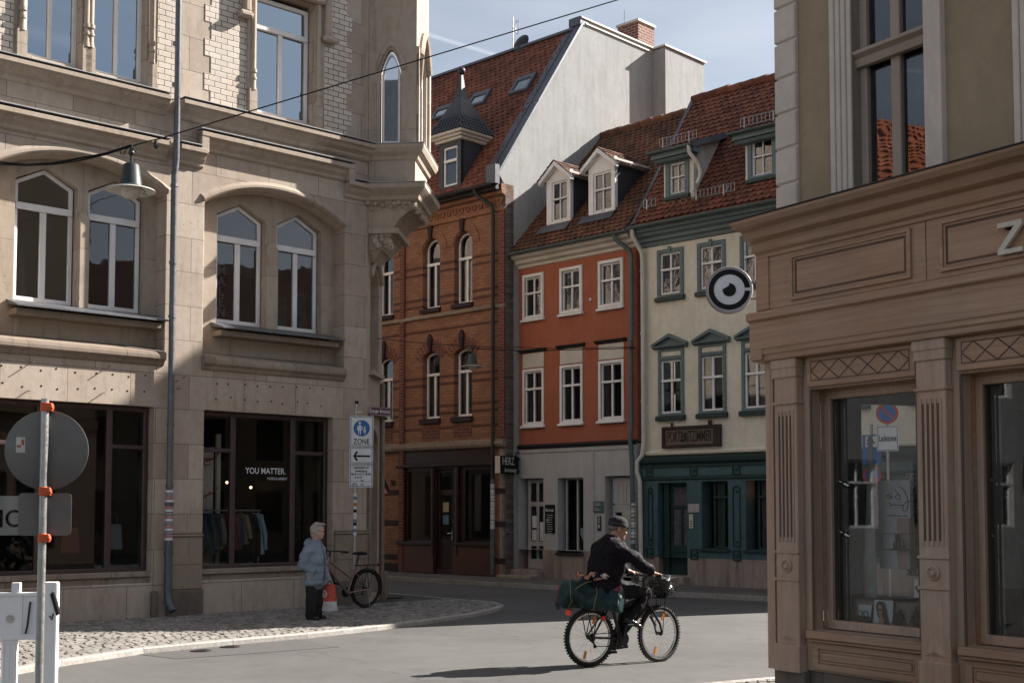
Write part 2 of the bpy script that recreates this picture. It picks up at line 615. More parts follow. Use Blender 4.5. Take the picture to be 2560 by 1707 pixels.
M = {}
M['stone'] = m_stone("sandstone", (0.49, 0.42, 0.355, 1), (0.375, 0.305, 0.25, 1), (0.19, 0.15, 0.12, 1))
M['stone_plain'] = m_stone("sandstone_dressed", (0.45, 0.385, 0.32, 1), (0.40, 0.335, 0.275, 1), (0.18, 0.145, 0.115, 1), 1.9, 3.0, 0.004)
M['stone_dark'] = m_stone("sandstone_weathered", (0.32, 0.265, 0.215, 1), (0.25, 0.20, 0.16, 1), (0.085, 0.066, 0.052, 1), 1.6, 0.9, 0.005)
M['plinth'] = m_stone("plinth_stone", (0.17, 0.145, 0.125, 1), (0.13, 0.11, 0.095, 1), (0.05, 0.04, 0.034, 1), 1.5, 1.2, 0.004)
M['white_brick'] = m_brick("glazed_white_brick", ((0.62, 0.56, 0.48, 1), (0.54, 0.48, 0.41, 1)), (0.10, 0.085, 0.07, 1), 0.235, 0.1, 0.008, glaze=0.35, bump=0.4)
M['brick'] = m_brick("red_brick", ((0.31, 0.148, 0.083, 1), (0.23, 0.10, 0.057, 1)), (0.15, 0.095, 0.06, 1), 0.25, 0.085, 0.009)
M['brick_dark'] = m_brick("dark_brick", ((0.05, 0.03, 0.032, 1), (0.035, 0.02, 0.022, 1)), (0.03, 0.02, 0.02, 1))
M['brick_red'] = m_brick("deep_red_brick", ((0.16, 0.05, 0.035, 1), (0.12, 0.035, 0.028, 1)), (0.2, 0.14, 0.11, 1), 0.25, 0.085, 0.01)
M['orange'] = m_stucco("orange_render", (0.36, 0.122, 0.072, 1), 0.55)
M['cream'] = m_stucco("cream_render", (0.70, 0.65, 0.54, 1), 0.5)
M['grey_render'] = m_stucco("pale_grey_render", (0.45, 0.445, 0.445, 1), 0.45)
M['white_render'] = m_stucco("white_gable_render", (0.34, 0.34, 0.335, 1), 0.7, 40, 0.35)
M['ochre'] = m_stucco("ochre_render", (0.33, 0.255, 0.17, 1), 0.25)
M['quoin'] = m_stucco("quoin_render", (0.60, 0.53, 0.46, 1), 0.2)
M['base_render'] = m_stucco("stained_base_render", (0.33, 0.27, 0.235, 1), 1.0, 50, 0.6, (0.30, 0.25, 0.22, 1))
M['tile_red'] = m_tiles("red_clay_tiles", (0.25, 0.092, 0.056, 1), (0.165, 0.058, 0.040, 1), 0.5)
M['tile_brown'] = m_tiles("weathered_clay_tiles", (0.23, 0.10, 0.056, 1), (0.135, 0.06, 0.038, 1), 0.85, (0.045, 0.032, 0.022, 1))
M['slate'] = m_plain("slate", (0.04, 0.042, 0.052, 1), 0.5, 0, 0.3, 20)
M['flashing'] = m_plain('weathered_zinc_flashing', (.36, .37, .39, 1), .5, .15)
M['lead'] = m_plain("lead_flashing", (0.10, 0.105, 0.125, 1), 0.45, 0.3)
M['zinc'] = m_plain("zinc", (0.135, 0.14, 0.155, 1), 0.48, 0.4, .25)
M['gutter_dark'] = m_plain("dark_gutter", (0.032, 0.03, 0.032, 1), 0.5, 0.3)
M['gutter_green'] = m_plain("patinated_gutter", (0.10, 0.13, 0.13, 1), 0.5, 0.3)
M['green'] = m_plain("dark_green_paint", (0.058, 0.112, 0.125, 1), 0.5, 0, 0.15, 8)
M['green_deep'] = m_plain("deep_green_paint", (0.015, 0.038, 0.038, 1), 0.5, 0, 0.15, 8)
M['bluegrey'] = m_plain("blue_grey_paint", (0.12, 0.165, 0.17, 1), 0.6, 0, 0.12, 8)
M['white_paint'] = m_plain("white_paint", (0.77, 0.765, 0.765, 1), 0.5, 0, 0.05, 8)
M['offwhite'] = m_plain("off_white_paint", (0.58, 0.54, 0.48, 1), 0.55, 0, 0.06, 8)
M['grey_paint'] = m_plain("light_grey_paint", (0.42, 0.41, 0.41, 1), 0.55, 0, 0.06, 8)
M['maroon'] = m_plain("maroon_frame_paint", (0.06, 0.036, 0.036, 1), 0.4, 0, 0.12, 9)
M['brownblack'] = m_plain("brown_black_paint", (0.028, 0.012, 0.01, 1), 0.4, 0, 0.2, 8)
M['wood'] = m_wood("oak_boards", (0.43, 0.30, 0.21, 1), (0.29, 0.19, 0.13, 1))
M['wood_up'] = m_wood("oak_uprights", (0.48, 0.36, 0.285, 1), (0.34, 0.25, 0.19, 1), 'z')
M['wood_groove'] = m_plain("oak_groove", (0.11, 0.065, 0.043, 1), 0.6)
M['taupe'] = m_plain("taupe_window_paint", (0.33, 0.27, 0.22, 1), 0.45, 0, 0.05, 8)
M['glass'] = m_glass("window_glass", 1.9, wave=0.10, dark=0.35)
M['glass_sky'] = m_glass('sky_tinted_window_glass', 4.2, wave=0.06, dark=0.5, coat=(0.72, 0.86, 1, 1))  # blue of the mirrored sky put into the gloss colour
M['glass_old'] = m_glass("old_window_glass", 1.95, wave=0.3, dark=0.35, wscale=5)
M['glass_shop'] = m_glass("shop_glass", 1.5, tint=(0.90, 0.92, 0.92, 1))
M['glass_clear'] = m_glass("clear_shop_glass", 1.6, tint=(0.93, 0.95, 0.95, 1))
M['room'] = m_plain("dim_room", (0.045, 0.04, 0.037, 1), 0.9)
M['room_pale'] = m_plain("pale_room", (0.30, 0.275, 0.25, 1), 0.9)
M['curtain'] = m_plain("curtain_cloth", (0.62, 0.6, 0.57, 1), 0.9)
M['curtain_grey'] = m_plain("grey_curtain_cloth", (0.20, 0.19, 0.185, 1), 0.9)
M['black'] = m_plain("black_paint", (0.008, 0.008, 0.009, 1), 0.55, spec=0.2)
M['black_metal'] = m_plain("black_metal", (0.02, 0.02, 0.022, 1), 0.35, 0.4)
M['steel'] = m_plain("galvanised_steel", (0.38, 0.37, 0.36, 1), 0.38, 0.75, 0.18, 20)
M['chrome'] = m_plain("chrome", (0.6, 0.6, 0.62, 1), 0.2, 1.0)
M['rubber'] = m_plain("tyre_rubber", (0.014, 0.014, 0.014, 1), 0.8)
M['sign_white'] = m_plain("sign_white", (0.62, 0.64, 0.66, 1), 0.4, 0, 0.03)
M['sign_blue'] = m_plain("sign_blue", (0.012, 0.105, 0.32, 1), 0.4, 0, 0.05)
M['sign_red'] = m_plain("sign_red", (0.40, 0.03, 0.022, 1), 0.4, 0, 0.05)
M['sign_maroon'] = m_plain("sign_maroon", (0.075, 0.012, 0.02, 1), 0.4, 0, 0.05)
M['sign_back'] = m_plain("sign_back_grey", (0.15, 0.14, 0.13, 1), 0.5, 0.2, 0.06)
M['clamp'] = m_plain("orange_red_clamp", (0.60, 0.10, 0.03, 1), 0.5)
M['plastic_white'] = m_plain("white_barrier_plastic", (0.82, 0.81, 0.80, 1), 0.45, 0, 0.06, 5)
M['lamp_dark'] = m_plain("lamp_enamel", (0.03, 0.036, 0.038, 1), 0.45, 0.2)
M['lamp_white'] = m_plain("lamp_white_enamel", (0.6, 0.58, 0.54, 1), 0.4)
M['lamp_glass'] = m_plain("lamp_opal_glass", (0.55, 0.5, 0.45, 1), 0.25)
M['warm_bulb'] = m_emit("warm_bulb", (1.0, 0.62, 0.28, 1), 2.0)
M['spot_bulb'] = m_emit("spot_bulb", (1.0, 0.86, 0.62, 1), 2.0)
def vpang(u): return atan2(u - CX, FPX)
FL = Facade(ground(433, 1530, .12), vpang(4698))
FR = Facade(ground(1955, 1667, .40), vpang(-815) + pi)
FO = Facade(ground(1370, 1441, .12), vpang(-1845) + pi)
FG = Facade(ground(1800, 1462, .12), vpang(-2075) + pi)
FB = Facade(ground(1100, 1431, .12), vpang(-2020) + pi)
FC = Facade(FL.W(3.9, 0, 0), vpang(1583))

# ---------------------------------------------------------------- window helpers
def top_fn(kind, x0, x1, z1, rise):
    c, h = (x0 + x1) / 2, (x1 - x0) / 2
    if kind == 'flat': return (lambda x: z1), []
    if kind == 'peak': return (lambda x: z1 - rise * abs(x - c) / h), [c]
    if kind == 'lancet':
        def f(x):
            d = min(1.0, abs(x - c) / h)
            return z1 - rise + rise * sqrt(max(0, 1 - ((d + 1) / 2 * 2 - 1 + 0.0) ** 2)) if False else z1 - rise * d ** 1.7
        return f, [c + h * k / 8 for k in range(-7, 8)]
    R = (h * h + rise * rise) / (2 * rise)
    return (lambda x: z1 - R + sqrt(max(0.0, R * R - (x - c) ** 2))), [c + h * k / 10 for k in range(-9, 10)]

def cell(xa, xb, za, zb=None, f=None, bp=(), inset=0.0):
    if zb is not None: return [(xa, za), (xb, za), (xb, zb), (xa, zb)]
    xs = [xb] + sorted([b for b in bp if xa + 1e-4 < b < xb - 1e-4], reverse=True) + [xa]
    return [(xa, za), (xb, za)] + [(x, f(x) - inset) for x in xs]

def shape(x0, x1, z0, z1, kind='flat', rise=0.0, grow=0.0):
    f, bp = top_fn(kind, x0, x1, z1, rise)
    x0, x1 = x0 - grow, x1 + grow
    return cell(x0, x1, z0 - grow, None, lambda x: f(min(max(x, x0 + grow), x1 - grow)), bp, -grow)

def window(parent, x0, x1, z0, z1, y, rows, kind='flat', rise=0.0, fw=0.07, mw=0.05, fmat='white_paint', gmat='glass', depth=0.07, bars=(), name="window", zmul=None, shade=None, T=None, curtain=None, pale=False):
    """rows: list of (top height or None, [vertical divisions as fractions]); bars: thin glazing bars (x fractions, heights) per row index"""
    f, bp = top_fn(kind, x0, x1, z1, rise)
    holes = []
    zb = z0 + fw
    for i, (zt, div) in enumerate(rows):
        xs = [x0 + fw] + [x0 + (x1 - x0) * d for d in div] + [x1 - fw]
        for j in range(len(xs) - 1):
            a = xs[j] + (mw / 2 if j else 0)
            b = xs[j + 1] - (mw / 2 if j < len(xs) - 2 else 0)
            if zt is None: holes.append(cell(a, b, zb, None, f, bp, fw))
            else: holes.append(cell(a, b, zb, zt - mw / 2))
        if zt is not None: zb = zt + mw / 2
    mb = MB()
    mb.plate(shape(x0, x1, z0, z1, kind, rise), holes, y, y + depth)
    for i, (zt, div) in enumerate(rows[:-1]):          # transom moulding and sash rails
        mb.box(x0 + fw * .3, x1 - fw * .3, y - 0.028, y - 0.001, zt - mw * .55, zt + mw * .55)
    xm = [d for zt, div in rows for d in div][:1]
    for (bx, bz0, bx1, bz1) in bars:                   # thin bars: two end points
        mb.box(min(bx, bx1) - 0.011, max(bx, bx1) + 0.011, y + .012, y + .045, min(bz0, bz1) - .011, max(bz0, bz1) + .011)
    if T is not None: mb.xform(T)
    w = mb.build(name, M[fmat], parent, bevel=0.008)
    g = MB()
    for h in holes:
        g.plate(h, (), y + depth * .55, y + depth * .55 + 0.006, back=False, rim=False)
    if T is not None: g.xform(T)
    g.build("pane", M[gmat], w, weld=False, fix=False)
    if curtain:
        c = MB()
        xs0, xs1 = x0 + fw * .6, x1 - fw * .6
        yb = y + depth + 0.06
        def drape(a, b, za, zc, amp=0.02, nw=5):
            n = max(6, int(nw * 6))
            pts = [(a + (b - a) * k / n, yb + amp * sin(2 * pi * nw * k / n) + amp * .4 * sin(5 * k)) for k in range(n + 1)]
            vs = [(px, py, za) for px, py in pts] + [(px, py, zc) for px, py in pts]
            c.add(vs, [(k, k + 1, n + 2 + k, n + 1 + k) for k in range(n)])
        zt = z1 - rise - fw
        wd = xs1 - xs0
        if curtain == 'sides':
            drape(xs0, xs0 + wd * .27, z0 + .03, zt); drape(xs1 - wd * .24, xs1, z0 + .03, zt)
        elif curtain == 'left': drape(xs0, xs0 + wd * .52, z0 + .03, zt, nw=6)
        elif curtain == 'blind': drape(xs0, xs1, z0 + (z1 - z0) * .45, zt, 0.004, 2)
        elif curtain == 'half': drape(xs0, xs1, z0 + (z1 - z0) * .36, z0 + (z1 - z0) * .62, 0.008, 4); drape(xs0, xs0 + wd * .4, z0 + .03, zt, nw=5)
        elif curtain == 'full': drape(xs0, xs1, z0 + .03, zt, 0.025, 8)
        if T is not None: c.xform(T)
        c.build("curtain", M['curtain' if pale else 'curtain_grey'], w, smooth=True, weld=False, fix=False)
    return w

def sill(parent, x0, x1, y0, y1, z, th=0.05, mat='white_paint', slope=0.03, name="sill"):
    return MB().sweep([(y1, z + slope), (y0, z), (y0, z - th), (y1, z - th)], x0, x1).build(name, M[mat], parent, bevel=0.006)

def arch_strip(f, xs, prof, mb):
    """sweep a (y, dz) profile along the curve z=f(x), thickness measured along the normal"""
    pts = [Vector((x, f(x))) for x in xs]
    rings = []
    for i, p in enumerate(pts):
        t = (pts[min(i + 1, len(pts) - 1)] - pts[max(i - 1, 0)]).normalized()
        nrm = Vector((-t.y, t.x))
        rings.append([(p.x + nrm.x * q[1], q[0], p.y + nrm.y * q[1]) for q in prof])
    n = len(prof)
    vs = [v for r in rings for v in r]
    fs = [(i * n + k, i * n + (k + 1) % n, (i + 1) * n + (k + 1) % n, (i + 1) * n + k) for i in range(len(rings) - 1) for k in range(n)]
    fs += [tuple(range(n)), tuple((len(rings) - 1) * n + k for k in range(n))[::-1]]
    mb.add(vs, fs)

def pipe(parent, pts, r, mat, name="downpipe", rings=()):
    mb = MB().tube(pts, r, 12)
    for (x, y, z) in rings: mb.lathe([(r * 1.22, -0.025), (r * 1.22, 0.025)], (x, y, z), 12)
    return mb.build(name, M[mat], parent, smooth=True)

# ================================================================ LEFT: sandstone corner building
left = thing("stone_corner_building", "ornate sandstone corner building with arched twin windows and clothes shop", "building", FL.m)
HT = 13.2
ARCH = {1: (-3.08, -0.24, 7.04, 7.42), 2: (0.47, 3.38, 7.05, 7.46)}
def arch_poly(i, z0=4.42):
    a, b, s, c = ARCH[i]
    return shape(a, b, z0, c, 'arc', c - s)
wl = MB()
wl.plate([(-6.2, 0), (3.9, 0), (3.9, 8.45), (-6.2, 8.45)],
         [arch_poly(1), arch_poly(2), [(-3.02, .62), (-.40, .62), (-.40, 3.5), (-3.02, 3.5)], [(.52, .62), (3.15, .62), (3.15, 3.5), (.52, 3.5)],
          [(-6.0, .62), (-3.75, .62), (-3.75, 3.5), (-6.0, 3.5)]], 0, .5)
wl.build("wall", M['stone'], left, bevel=0.012)
up = MB()
UW = [(-2.62, -1.74), (-1.52, -.62), (1.47, 2.69)]
up.plate([(-6.2, 8.45), (3.9, 8.45), (3.9, HT), (-6.2, HT)], [[(a, 8.86), (b, 8.86), (b, 11.1), (a, 11.1)] for a, b in UW], .06, .42)
up.build("upper_wall", M['stone'], left, bevel=0.01)
# body of the building behind the fronts
ce = FL.mi @ FC.W(1.4, 0, 0)
bodyp = [(-6.2, .5), (3.6, .5), (ce.x - .15, ce.y + .1), (ce.x - 1.0, ce.y + 16), (-6.2, ce.y + 16)]
b = MB()
vs = [(p[0], p[1], 3.75) for p in bodyp] + [(p[0], p[1], HT) for p in bodyp]
n = len(bodyp)
b.add(vs, [tuple(range(n))[::-1], tuple(range(n, 2 * n))] + [(i, (i + 1) % n, n + (i + 1) % n, n + i) for i in range(1, n)])
vs = [(-6.2, 6, 0), (ce.x - 3, 6, 0), (ce.x - 3, 6, 3.75), (-6.2, 6, 3.75)]
b.add(vs, [(0, 1, 2, 3)])
b.add([(ce.x, ce.y, 0), (ce.x - 1.0, ce.y + 16, 0), (ce.x - 1.0, ce.y + 16, HT), (ce.x, ce.y, HT)], [(0, 1, 2, 3)])
b.build("side_wall", M['stone_plain'], left)
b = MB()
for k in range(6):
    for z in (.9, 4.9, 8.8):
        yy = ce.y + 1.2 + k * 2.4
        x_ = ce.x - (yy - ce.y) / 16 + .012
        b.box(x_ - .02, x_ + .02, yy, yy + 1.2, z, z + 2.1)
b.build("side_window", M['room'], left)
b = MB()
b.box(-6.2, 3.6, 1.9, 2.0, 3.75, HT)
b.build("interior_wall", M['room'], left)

# glazed white brick fields with toothed edges
def toothed(x0, x1, z0, z1, left_t, right_t, step=.3, d=.12):
    pts, n = [], int((z1 - z0) / step)
    L, R = [], []
    for k in range(n + 1):
        za, zb = z0 + k * step, min(z1, z0 + (k + 1) * step)
        if zb - za < 1e-3: continue
        L += [(x0 - (d if left_t and k % 2 else 0), za), (x0 - (d if left_t and k % 2 else 0), zb)]
        R += [(x1 + (d if right_t and k % 2 else 0), za), (x1 + (d if right_t and k % 2 else 0), zb)]
    return L[::-1] + R if False else R + L[::-1]
for a in ((.58, 1.28, True, False), (2.92, 3.42, False, True), (-.42, -.08, False, False), (-3.35, -2.82, False, False)):
    MB().plate(toothed(a[0], a[1], 8.72, HT - .01, a[2], a[3]), (), .05, .056).build("white_brick_field", M['white_brick'], left)

# jambs with slender colonnettes beside the upper windows
jm = MB()
for a, b2 in UW:
    for x, sg in ((a, -1), (b2, 1)):
        jm.box(x + sg * .005, x + sg * .16, -.02, .0595, 8.7, 9.22)
        jm.tube([(x + sg * .075, .03, 9.22), (x + sg * .075, .01, 9.32), (x + sg * .075, .005, HT - .02)], [.07, .042, .042], 10)
        jm.lathe([(.06, -.03), (.06, .03)], (x + sg * .075, .005, 9.55), 10)
        jm.lathe([(.055, -.02), (.055, .02)], (x + sg * .075, .005, 9.42), 10)
jm.box(1.28, 1.46, .02, .0585, 9.22, HT - .02); jm.box(2.70, 2.90, .02, .0585, 9.22, HT - .02)
jm.build("colonnette", M['stone_plain'], left, smooth=True)
# stepped label moulding over the middle upper window
lm = MB()
lm.box(1.30, 2.86, -.10, .05, 11.12, 11.3)
lm.box(2.87, 3.0, -.10, .05, 10.55, 11.3); lm.box(2.82, 3.14, -.12, .05, 10.45, 10.56)
lm.box(1.16, 1.29, -.10, .05, 10.55, 11.3); lm.box(1.06, 1.32, -.12, .05, 10.45, 10.56)
lm.build("label_moulding", M['stone_plain'], left, bevel=0.03)
for a, b2 in UW[:2]:
    window(left, a, b2, 8.88, 11.1, .22, [(10.6, [.5]), (None, [])], fw=.075, mw=.07, gmat='glass_sky')
window(left, 1.49, 2.67, 8.88, 11.02, .22, [(10.47, [.5]), (None, [])], fw=.075, mw=.085, gmat='glass_sky')

# cornices
C1P = [(.06, 8.36), (-.03, 8.38), (-.07, 8.42), (-.07, 8.47), (-.16, 8.52), (-.20, 8.58), (-.25, 8.60), (-.25, 8.665), (.06, 8.70)]
C2P = [(.0, 7.60), (-.05, 7.63), (-.05, 7.68), (-.11, 7.74), (-.13, 7.80), (-.20, 7.83), (-.20, 7.91), (.0, 7.95)]
c = MB()
c.sweep(C1P, -6.2, -.30)
c.sweep(C1P, -.06, 3.9)
c.build("upper_cornice", M['stone_plain'], left)
c = MB()
up3 = lambda P, d: [(y, z + d) for y, z in P]
c.sweep(C2P, -6.2, -.27); c.sweep(C2P, -.08, .42); c.sweep(up3(C2P, .30), .30, 3.46); c.sweep(C2P, 3.34, 3.9)
c.box(.30, .44, -.19, 0, 7.86, 8.2); c.box(3.34, 3.47, -.19, 0, 7.86, 8.2)
c.build("lower_cornice", M['stone_plain'], left, bevel=0.008)
c = MB()
c.box(-6.2, -.30, -.265, .05, 8.701, 8.712); c.box(-.06, 3.9, -.265, .05, 8.701, 8.712)
c.box(-6.2, -.27, -.215, -.001, 7.951, 7.963); c.box(-.08, .30, -.215, -.001, 7.951, 7.963); c.box(.28, 3.48, -.215, -.001, 8.251, 8.263); c.box(3.48, 3.9, -.215, -.001, 7.951, 7.963)
c.build("flashing", M['flashing'], left)

for i in (1, 2):
    a, bb, s, cr = ARCH[i]
    rw = MB()                                     # recessed wall carrying the pair of peaked windows
    wins = [(.92, 1.86), (2.13, 3.06)] if i == 2 else [(-2.60, -1.64), (-1.42, -.48)]
    holes = [shape(x0 - .02, x1 + .02, 5.06, 7.23, 'peak', .25) for x0, x1 in wins]
    rw.plate(shape(a - .15, bb + .15, 4.3, cr + .12, 'arc', cr - s), holes, .34, .62)
    rw.build("recessed_wall", M['stone_plain'], left, bevel=0.05, segs=2)
    f, bp = top_fn('arc', a, bb, cr, cr - s)
    hm = MB()
    xs = [a + (bb - a) * k / 24 for k in range(25)]
    arch_strip(f, xs, [(.02, .02), (-.025, .02), (-.05, .05), (-.05, .09), (-.025, .12), (-.01, .15), (.02, .15)], hm)
    arch_strip(f, xs, [(.30, -.02), (.12, -.02), (.06, .015), (.06, .035), (.30, .035)], hm)
    hm.build("arch_moulding", M['stone_plain'], left, smooth=35)
    for k, (x0, x1) in enumerate(wins):
        zs = 6.42
        w = window(left, x0, x1, 5.08, 7.22, .46, [(6.58, [.5]), (None, [])], kind='peak', rise=.25, fw=.07, mw=.10, gmat='glass', fmat='white_paint')
    # pointed caps of the stone mullion and jambs
    mm = MB()
    xm = (wins[0][1] + wins[1][0]) / 2
    hw = (wins[1][0] - wins[0][1]) / 2
    for xc, h in ((xm, hw - .02),):
        mm.box(xc - h, xc + h, .25, .345, 5.02, 6.5)
        mm.add([(xc - h, .25, 6.5), (xc + h, .25, 6.5), (xc + h, .345, 6.5), (xc - h, .345, 6.5), (xc - h * .4, .3, 6.62), (xc + h * .4, .3, 6.62), (xc + h * .4, .345, 6.62), (xc - h * .4, .345, 6.62)],
               [(0, 1, 5, 4), (1, 2, 6, 5), (3, 0, 4, 7), (4, 5, 6, 7)])
    mm.build("stone_mullion", M['stone_plain'], left, bevel=0.02)
    # sloping metal sill on a stone bed
    x0s, x1s = (wins[0][0] - .12, wins[1][1] + .28)
    MB().sweep([(.34, 5.06), (-.10, 4.94), (-.10, 4.915), (.34, 4.99)], x0s, x1s).build("sill", M['zinc'], left)
    st = MB()
    st.box(x0s + .03, x1s - .05, .02, .339, 4.80, 4.90)
    st.sweep([(.34, 4.52), (-.04, 4.42), (-.10, 4.40), (-.12, 4.34), (-.12, 4.28), (-.06, 4.24), (-.04, 4.19), (.0, 4.17), (.34, 4.17)], a - .02, bb - .01)
    st.build("ledge", M['stone_dark'], left, bevel=0.01)
# fascia blocks with empty fixing holes and left-over bolts
fx = MB()
random.seed(3)
for (bx0, bx1) in ((-3.0, -.35), (.6, 3.1)):
    for r in range(2):
        for k in range(9):
            x, z = bx0 + .12 + k * (bx1 - bx0 - .2) / 8.5 + random.uniform(-.04, .04), 3.98 - r * .27 + random.uniform(-.03, .03)
            fx.lathe([(.016, -.004), (.016, .0)], (x, 0, z), 8, 'y')
fx.build("fixing_hole", M['black'], left)
for x, z in ((-2.45, 4.06), (-1.2, 4.1), (-2.5, 3.62), (-1.3, 3.66), (-.02, 3.95), (.12, 4.02), (.02, 3.82)):
    MB().tube([(x, 0, z), (x, -.11, z)], .008, 6).build("bolt", M['steel'], left)
# pier base blocks, plinths, stone sills of the shop windows
for x0, x1 in ((-.13, .47), (3.2, 3.9), (-3.7, -3.07)):
    pb = MB().box(x0 - .02, x1 + .02, -.07, -.001, .49, 1.36)
    pb.box(x0 - .03, x1 + .03, -.09, -.001, 1.361, 1.40); pb.box(x0 - .015, x1 + .015, -.05, -.001, 1.401, 1.45)
    pb.build("pier_base", M['stone_dark'], left, bevel=0.015)
for x0, x1 in ((-.15, .50), (3.18, 3.92), (-3.75, -3.05), (-.42, -.32)):
    MB().box(x0, x1, -.10, -.002, 0, .489).build('plinth', M['plinth'], left, bevel=.015)
for x0, x1 in ((-3.05, -.42), (.50, 3.18)):
    MB().box(x0, x1, .05, .15, 0, .24).build('plinth', M['plinth'], left, bevel=.015)
for x0, x1 in ((-3.03, -.39), (.51, 3.16)):
    MB().box(x0, x1, .08, .14, .24, .72).build('stall_riser', M['stone_dark'], left, bevel=.012)
    MB().box(x0, x1, .02, .32, .721, .81).build('shop_sill', M['stone_dark'], left, bevel=.012)

# shop windows: maroon frames
def shop_window(x0, x1, verts, trs, letters=None, label=None):
    z0, z1, fw, y = .80, 3.49, .075, .16
    xs = [x0] + verts + [x1]
    holes = []
    for j in range(len(xs) - 1):
        a = xs[j] + (fw if j == 0 else .05)
        bb = xs[j + 1] - (fw if j == len(xs) - 2 else .05)
        t = trs[j]
        if t is None: holes.append(cell(a, bb, z0 + fw, z1 - fw))
        else: holes += [cell(a, bb, z0 + fw, t - .035), cell(a, bb, t + .035, z1 - fw)]
    w = MB().plate(cell(x0, x1, z0, z1), holes, y, y + .1).build("shop_window", M['maroon'], left, bevel=0.012)
    g = MB()
    for h in holes: g.plate(h, (), y + .05, y + .056, back=False, rim=False)
    g.build("pane", M['glass_shop'], w, weld=False, fix=False)
    return w
sw2 = shop_window(.53, 3.14, [1.18, 2.40], [2.83, None, 2.83])
sw1 = shop_window(-3.0, -.42, [-2.22, -1.08], [2.83, None, 2.83])
shop_window(-5.98, -3.77, [-4.9], [2.83, 2.83])
t = MB()
put_text(t, "YOU MATTER.", 1.86, .205, 2.49, size=.150, depth=.002, bold=.0015, xs=.86)
put_text(t, "MODULARBEIT", 2.10, .205, 2.36, size=.062, depth=.002)
t.build("lettering", M['sign_white'], sw2)
t = MB()
t.box(-3.4, -2.30, .23, .236, 1.42, 2.02)
pn = t.build("notice_panel", M['sign_white'], sw1)
t = MB()
put_text(t, "MO", -2.71, .225, 1.66, size=.38, depth=.003, bold=.004)
t.build("lettering", M['black'], pn)
t = MB()
for k, ch in enumerate("MALEN"):
    put_text(t, ch, 1.12, .545, 6.02 - k * .185, size=.22, depth=.003, bold=.005)
t.build("lettering", M['sign_white'], left)
# teal canvases leaning inside the right-hand first floor windows
t = MB()
t.box(2.22, 2.52, .62, .64, 5.12, 5.72); t.box(2.62, 3.0, .66, .68, 5.12, 5.86)
t.build("painting_canvas", m_plain("teal_canvas", (.02, .16, .17, 1), .7, 0, .5, 9), left)
# blinds behind the first floor windows of the right bay
t = MB()
for x0, x1 in ((.95, 1.85), (2.15, 3.05)):
    for k in range(34):
        z = 7.15 - k * .035
        if x0 > 2 and k > 15: break
        t.add([(x0, .64, z), (x1, .64, z + .004 * sin(k)), (x1, .67, z + .028), (x0, .67, z + .028)], [(0, 1, 2, 3)])
t.build("blind", m_plain("grey_green_blind", (.33, .34, .31, 1), .7, 0, .2, 6), left, weld=False)

# shop interior
it = MB()
it.box(-6.1, 3.5, .42, 5.9, .70, .76)
it.box(-6.1, 3.5, .52, 5.9, 3.70, 3.74)
it.build("shop_floor", m_plain("shop_boards", (.12, .10, .085, 1), .7), left)
it = MB()
it.box(-6.1, 3.4, 5.2, 5.3, .76, 3.70); it.box(3.3, 3.38, .6, 5.2, .76, 3.70); it.box(-3.62, -3.55, .6, 5.2, .76, 3.70); it.box(-.28, .3, 1.6, 2.4, .76, 3.70)
it.build("shop_partition", M['room'], left)
it = MB()
it.box(.40, 1.55, 1.5, 1.56, .77, 2.95); it.box(1.62, 1.70, 1.5, 1.56, .77, 3.2)
it.build("display_wall", m_plain("pale_display", (.7, .66, .6, 1), .8), left)
it = MB()
random.seed(11)
for k in range(16):
    cx, cz, r = random.uniform(.5, 1.45), random.uniform(1.6, 2.85), random.uniform(.05, .16)
    a0 = random.uniform(0, 6)
    it.tube([(cx + r * cos(a0 + q * .5) * (1 + .1 * q), 1.47, cz + r * .8 * sin(a0 + q * .55)) for q in range(9)], .009, 5)
it.build("wall_drawing", m_plain("rust_drawing", (.35, .11, .06, 1), .8), left)
for k, (x, y, z) in enumerate(((1.38, 1.6, 2.86), (.95, 1.9, 2.7), (3.0, 2.6, 2.25), (2.7, 3.0, 2.35), (-.7, 2.2, 2.65), (-.85, 2.6, 2.35))):
    o = tag(MB().ball((0, 0, 0), .026, n=12, m=8).build("light_bulb", M['warm_bulb'], None, smooth=True), "small glowing bulb hanging inside the clothes shop", "light bulb", "glowing bulbs inside the clothes shop")
    o.location = FL.W(x, y, z)

# downpipe in the angle between the bays
pipe(left, [(-.17, -.19, HT), (-.17, -.19, 7.6), (-.17, -.13, 7.35), (-.17, -.13, 1.9)], .052, 'zinc', rings=[(-.17, -.13, z) for z in (9.6, 8.9, 7.2, 5.9, 5.0, 3.2, 2.2)])
pipe(left, [(-.17, -.13, 1.9), (-.17, -.13, .45), (-.17, -.16, .28), (-.15, -.26, .16)], .062, 'lead', "downpipe_foot", rings=[(-.17, -.13, 1.9), (-.17, -.13, 1.1)])
stk = MB()
random.seed(5)
for k in range(16):
    z = 1.33 + k * .052
    stk.cur = k % 3
    a = random.uniform(-.6, .6)
    stk.lathe([(.0645, -.02), (.0645, .02)], (-.17, -.13, z), 12)
stk.build("sticker", [M['sign_white'], m_plain("pink_sticker", (.45, .2, .2, 1), .6), m_plain("grey_sticker", (.25, .25, .27, 1), .6)], left, smooth=True)

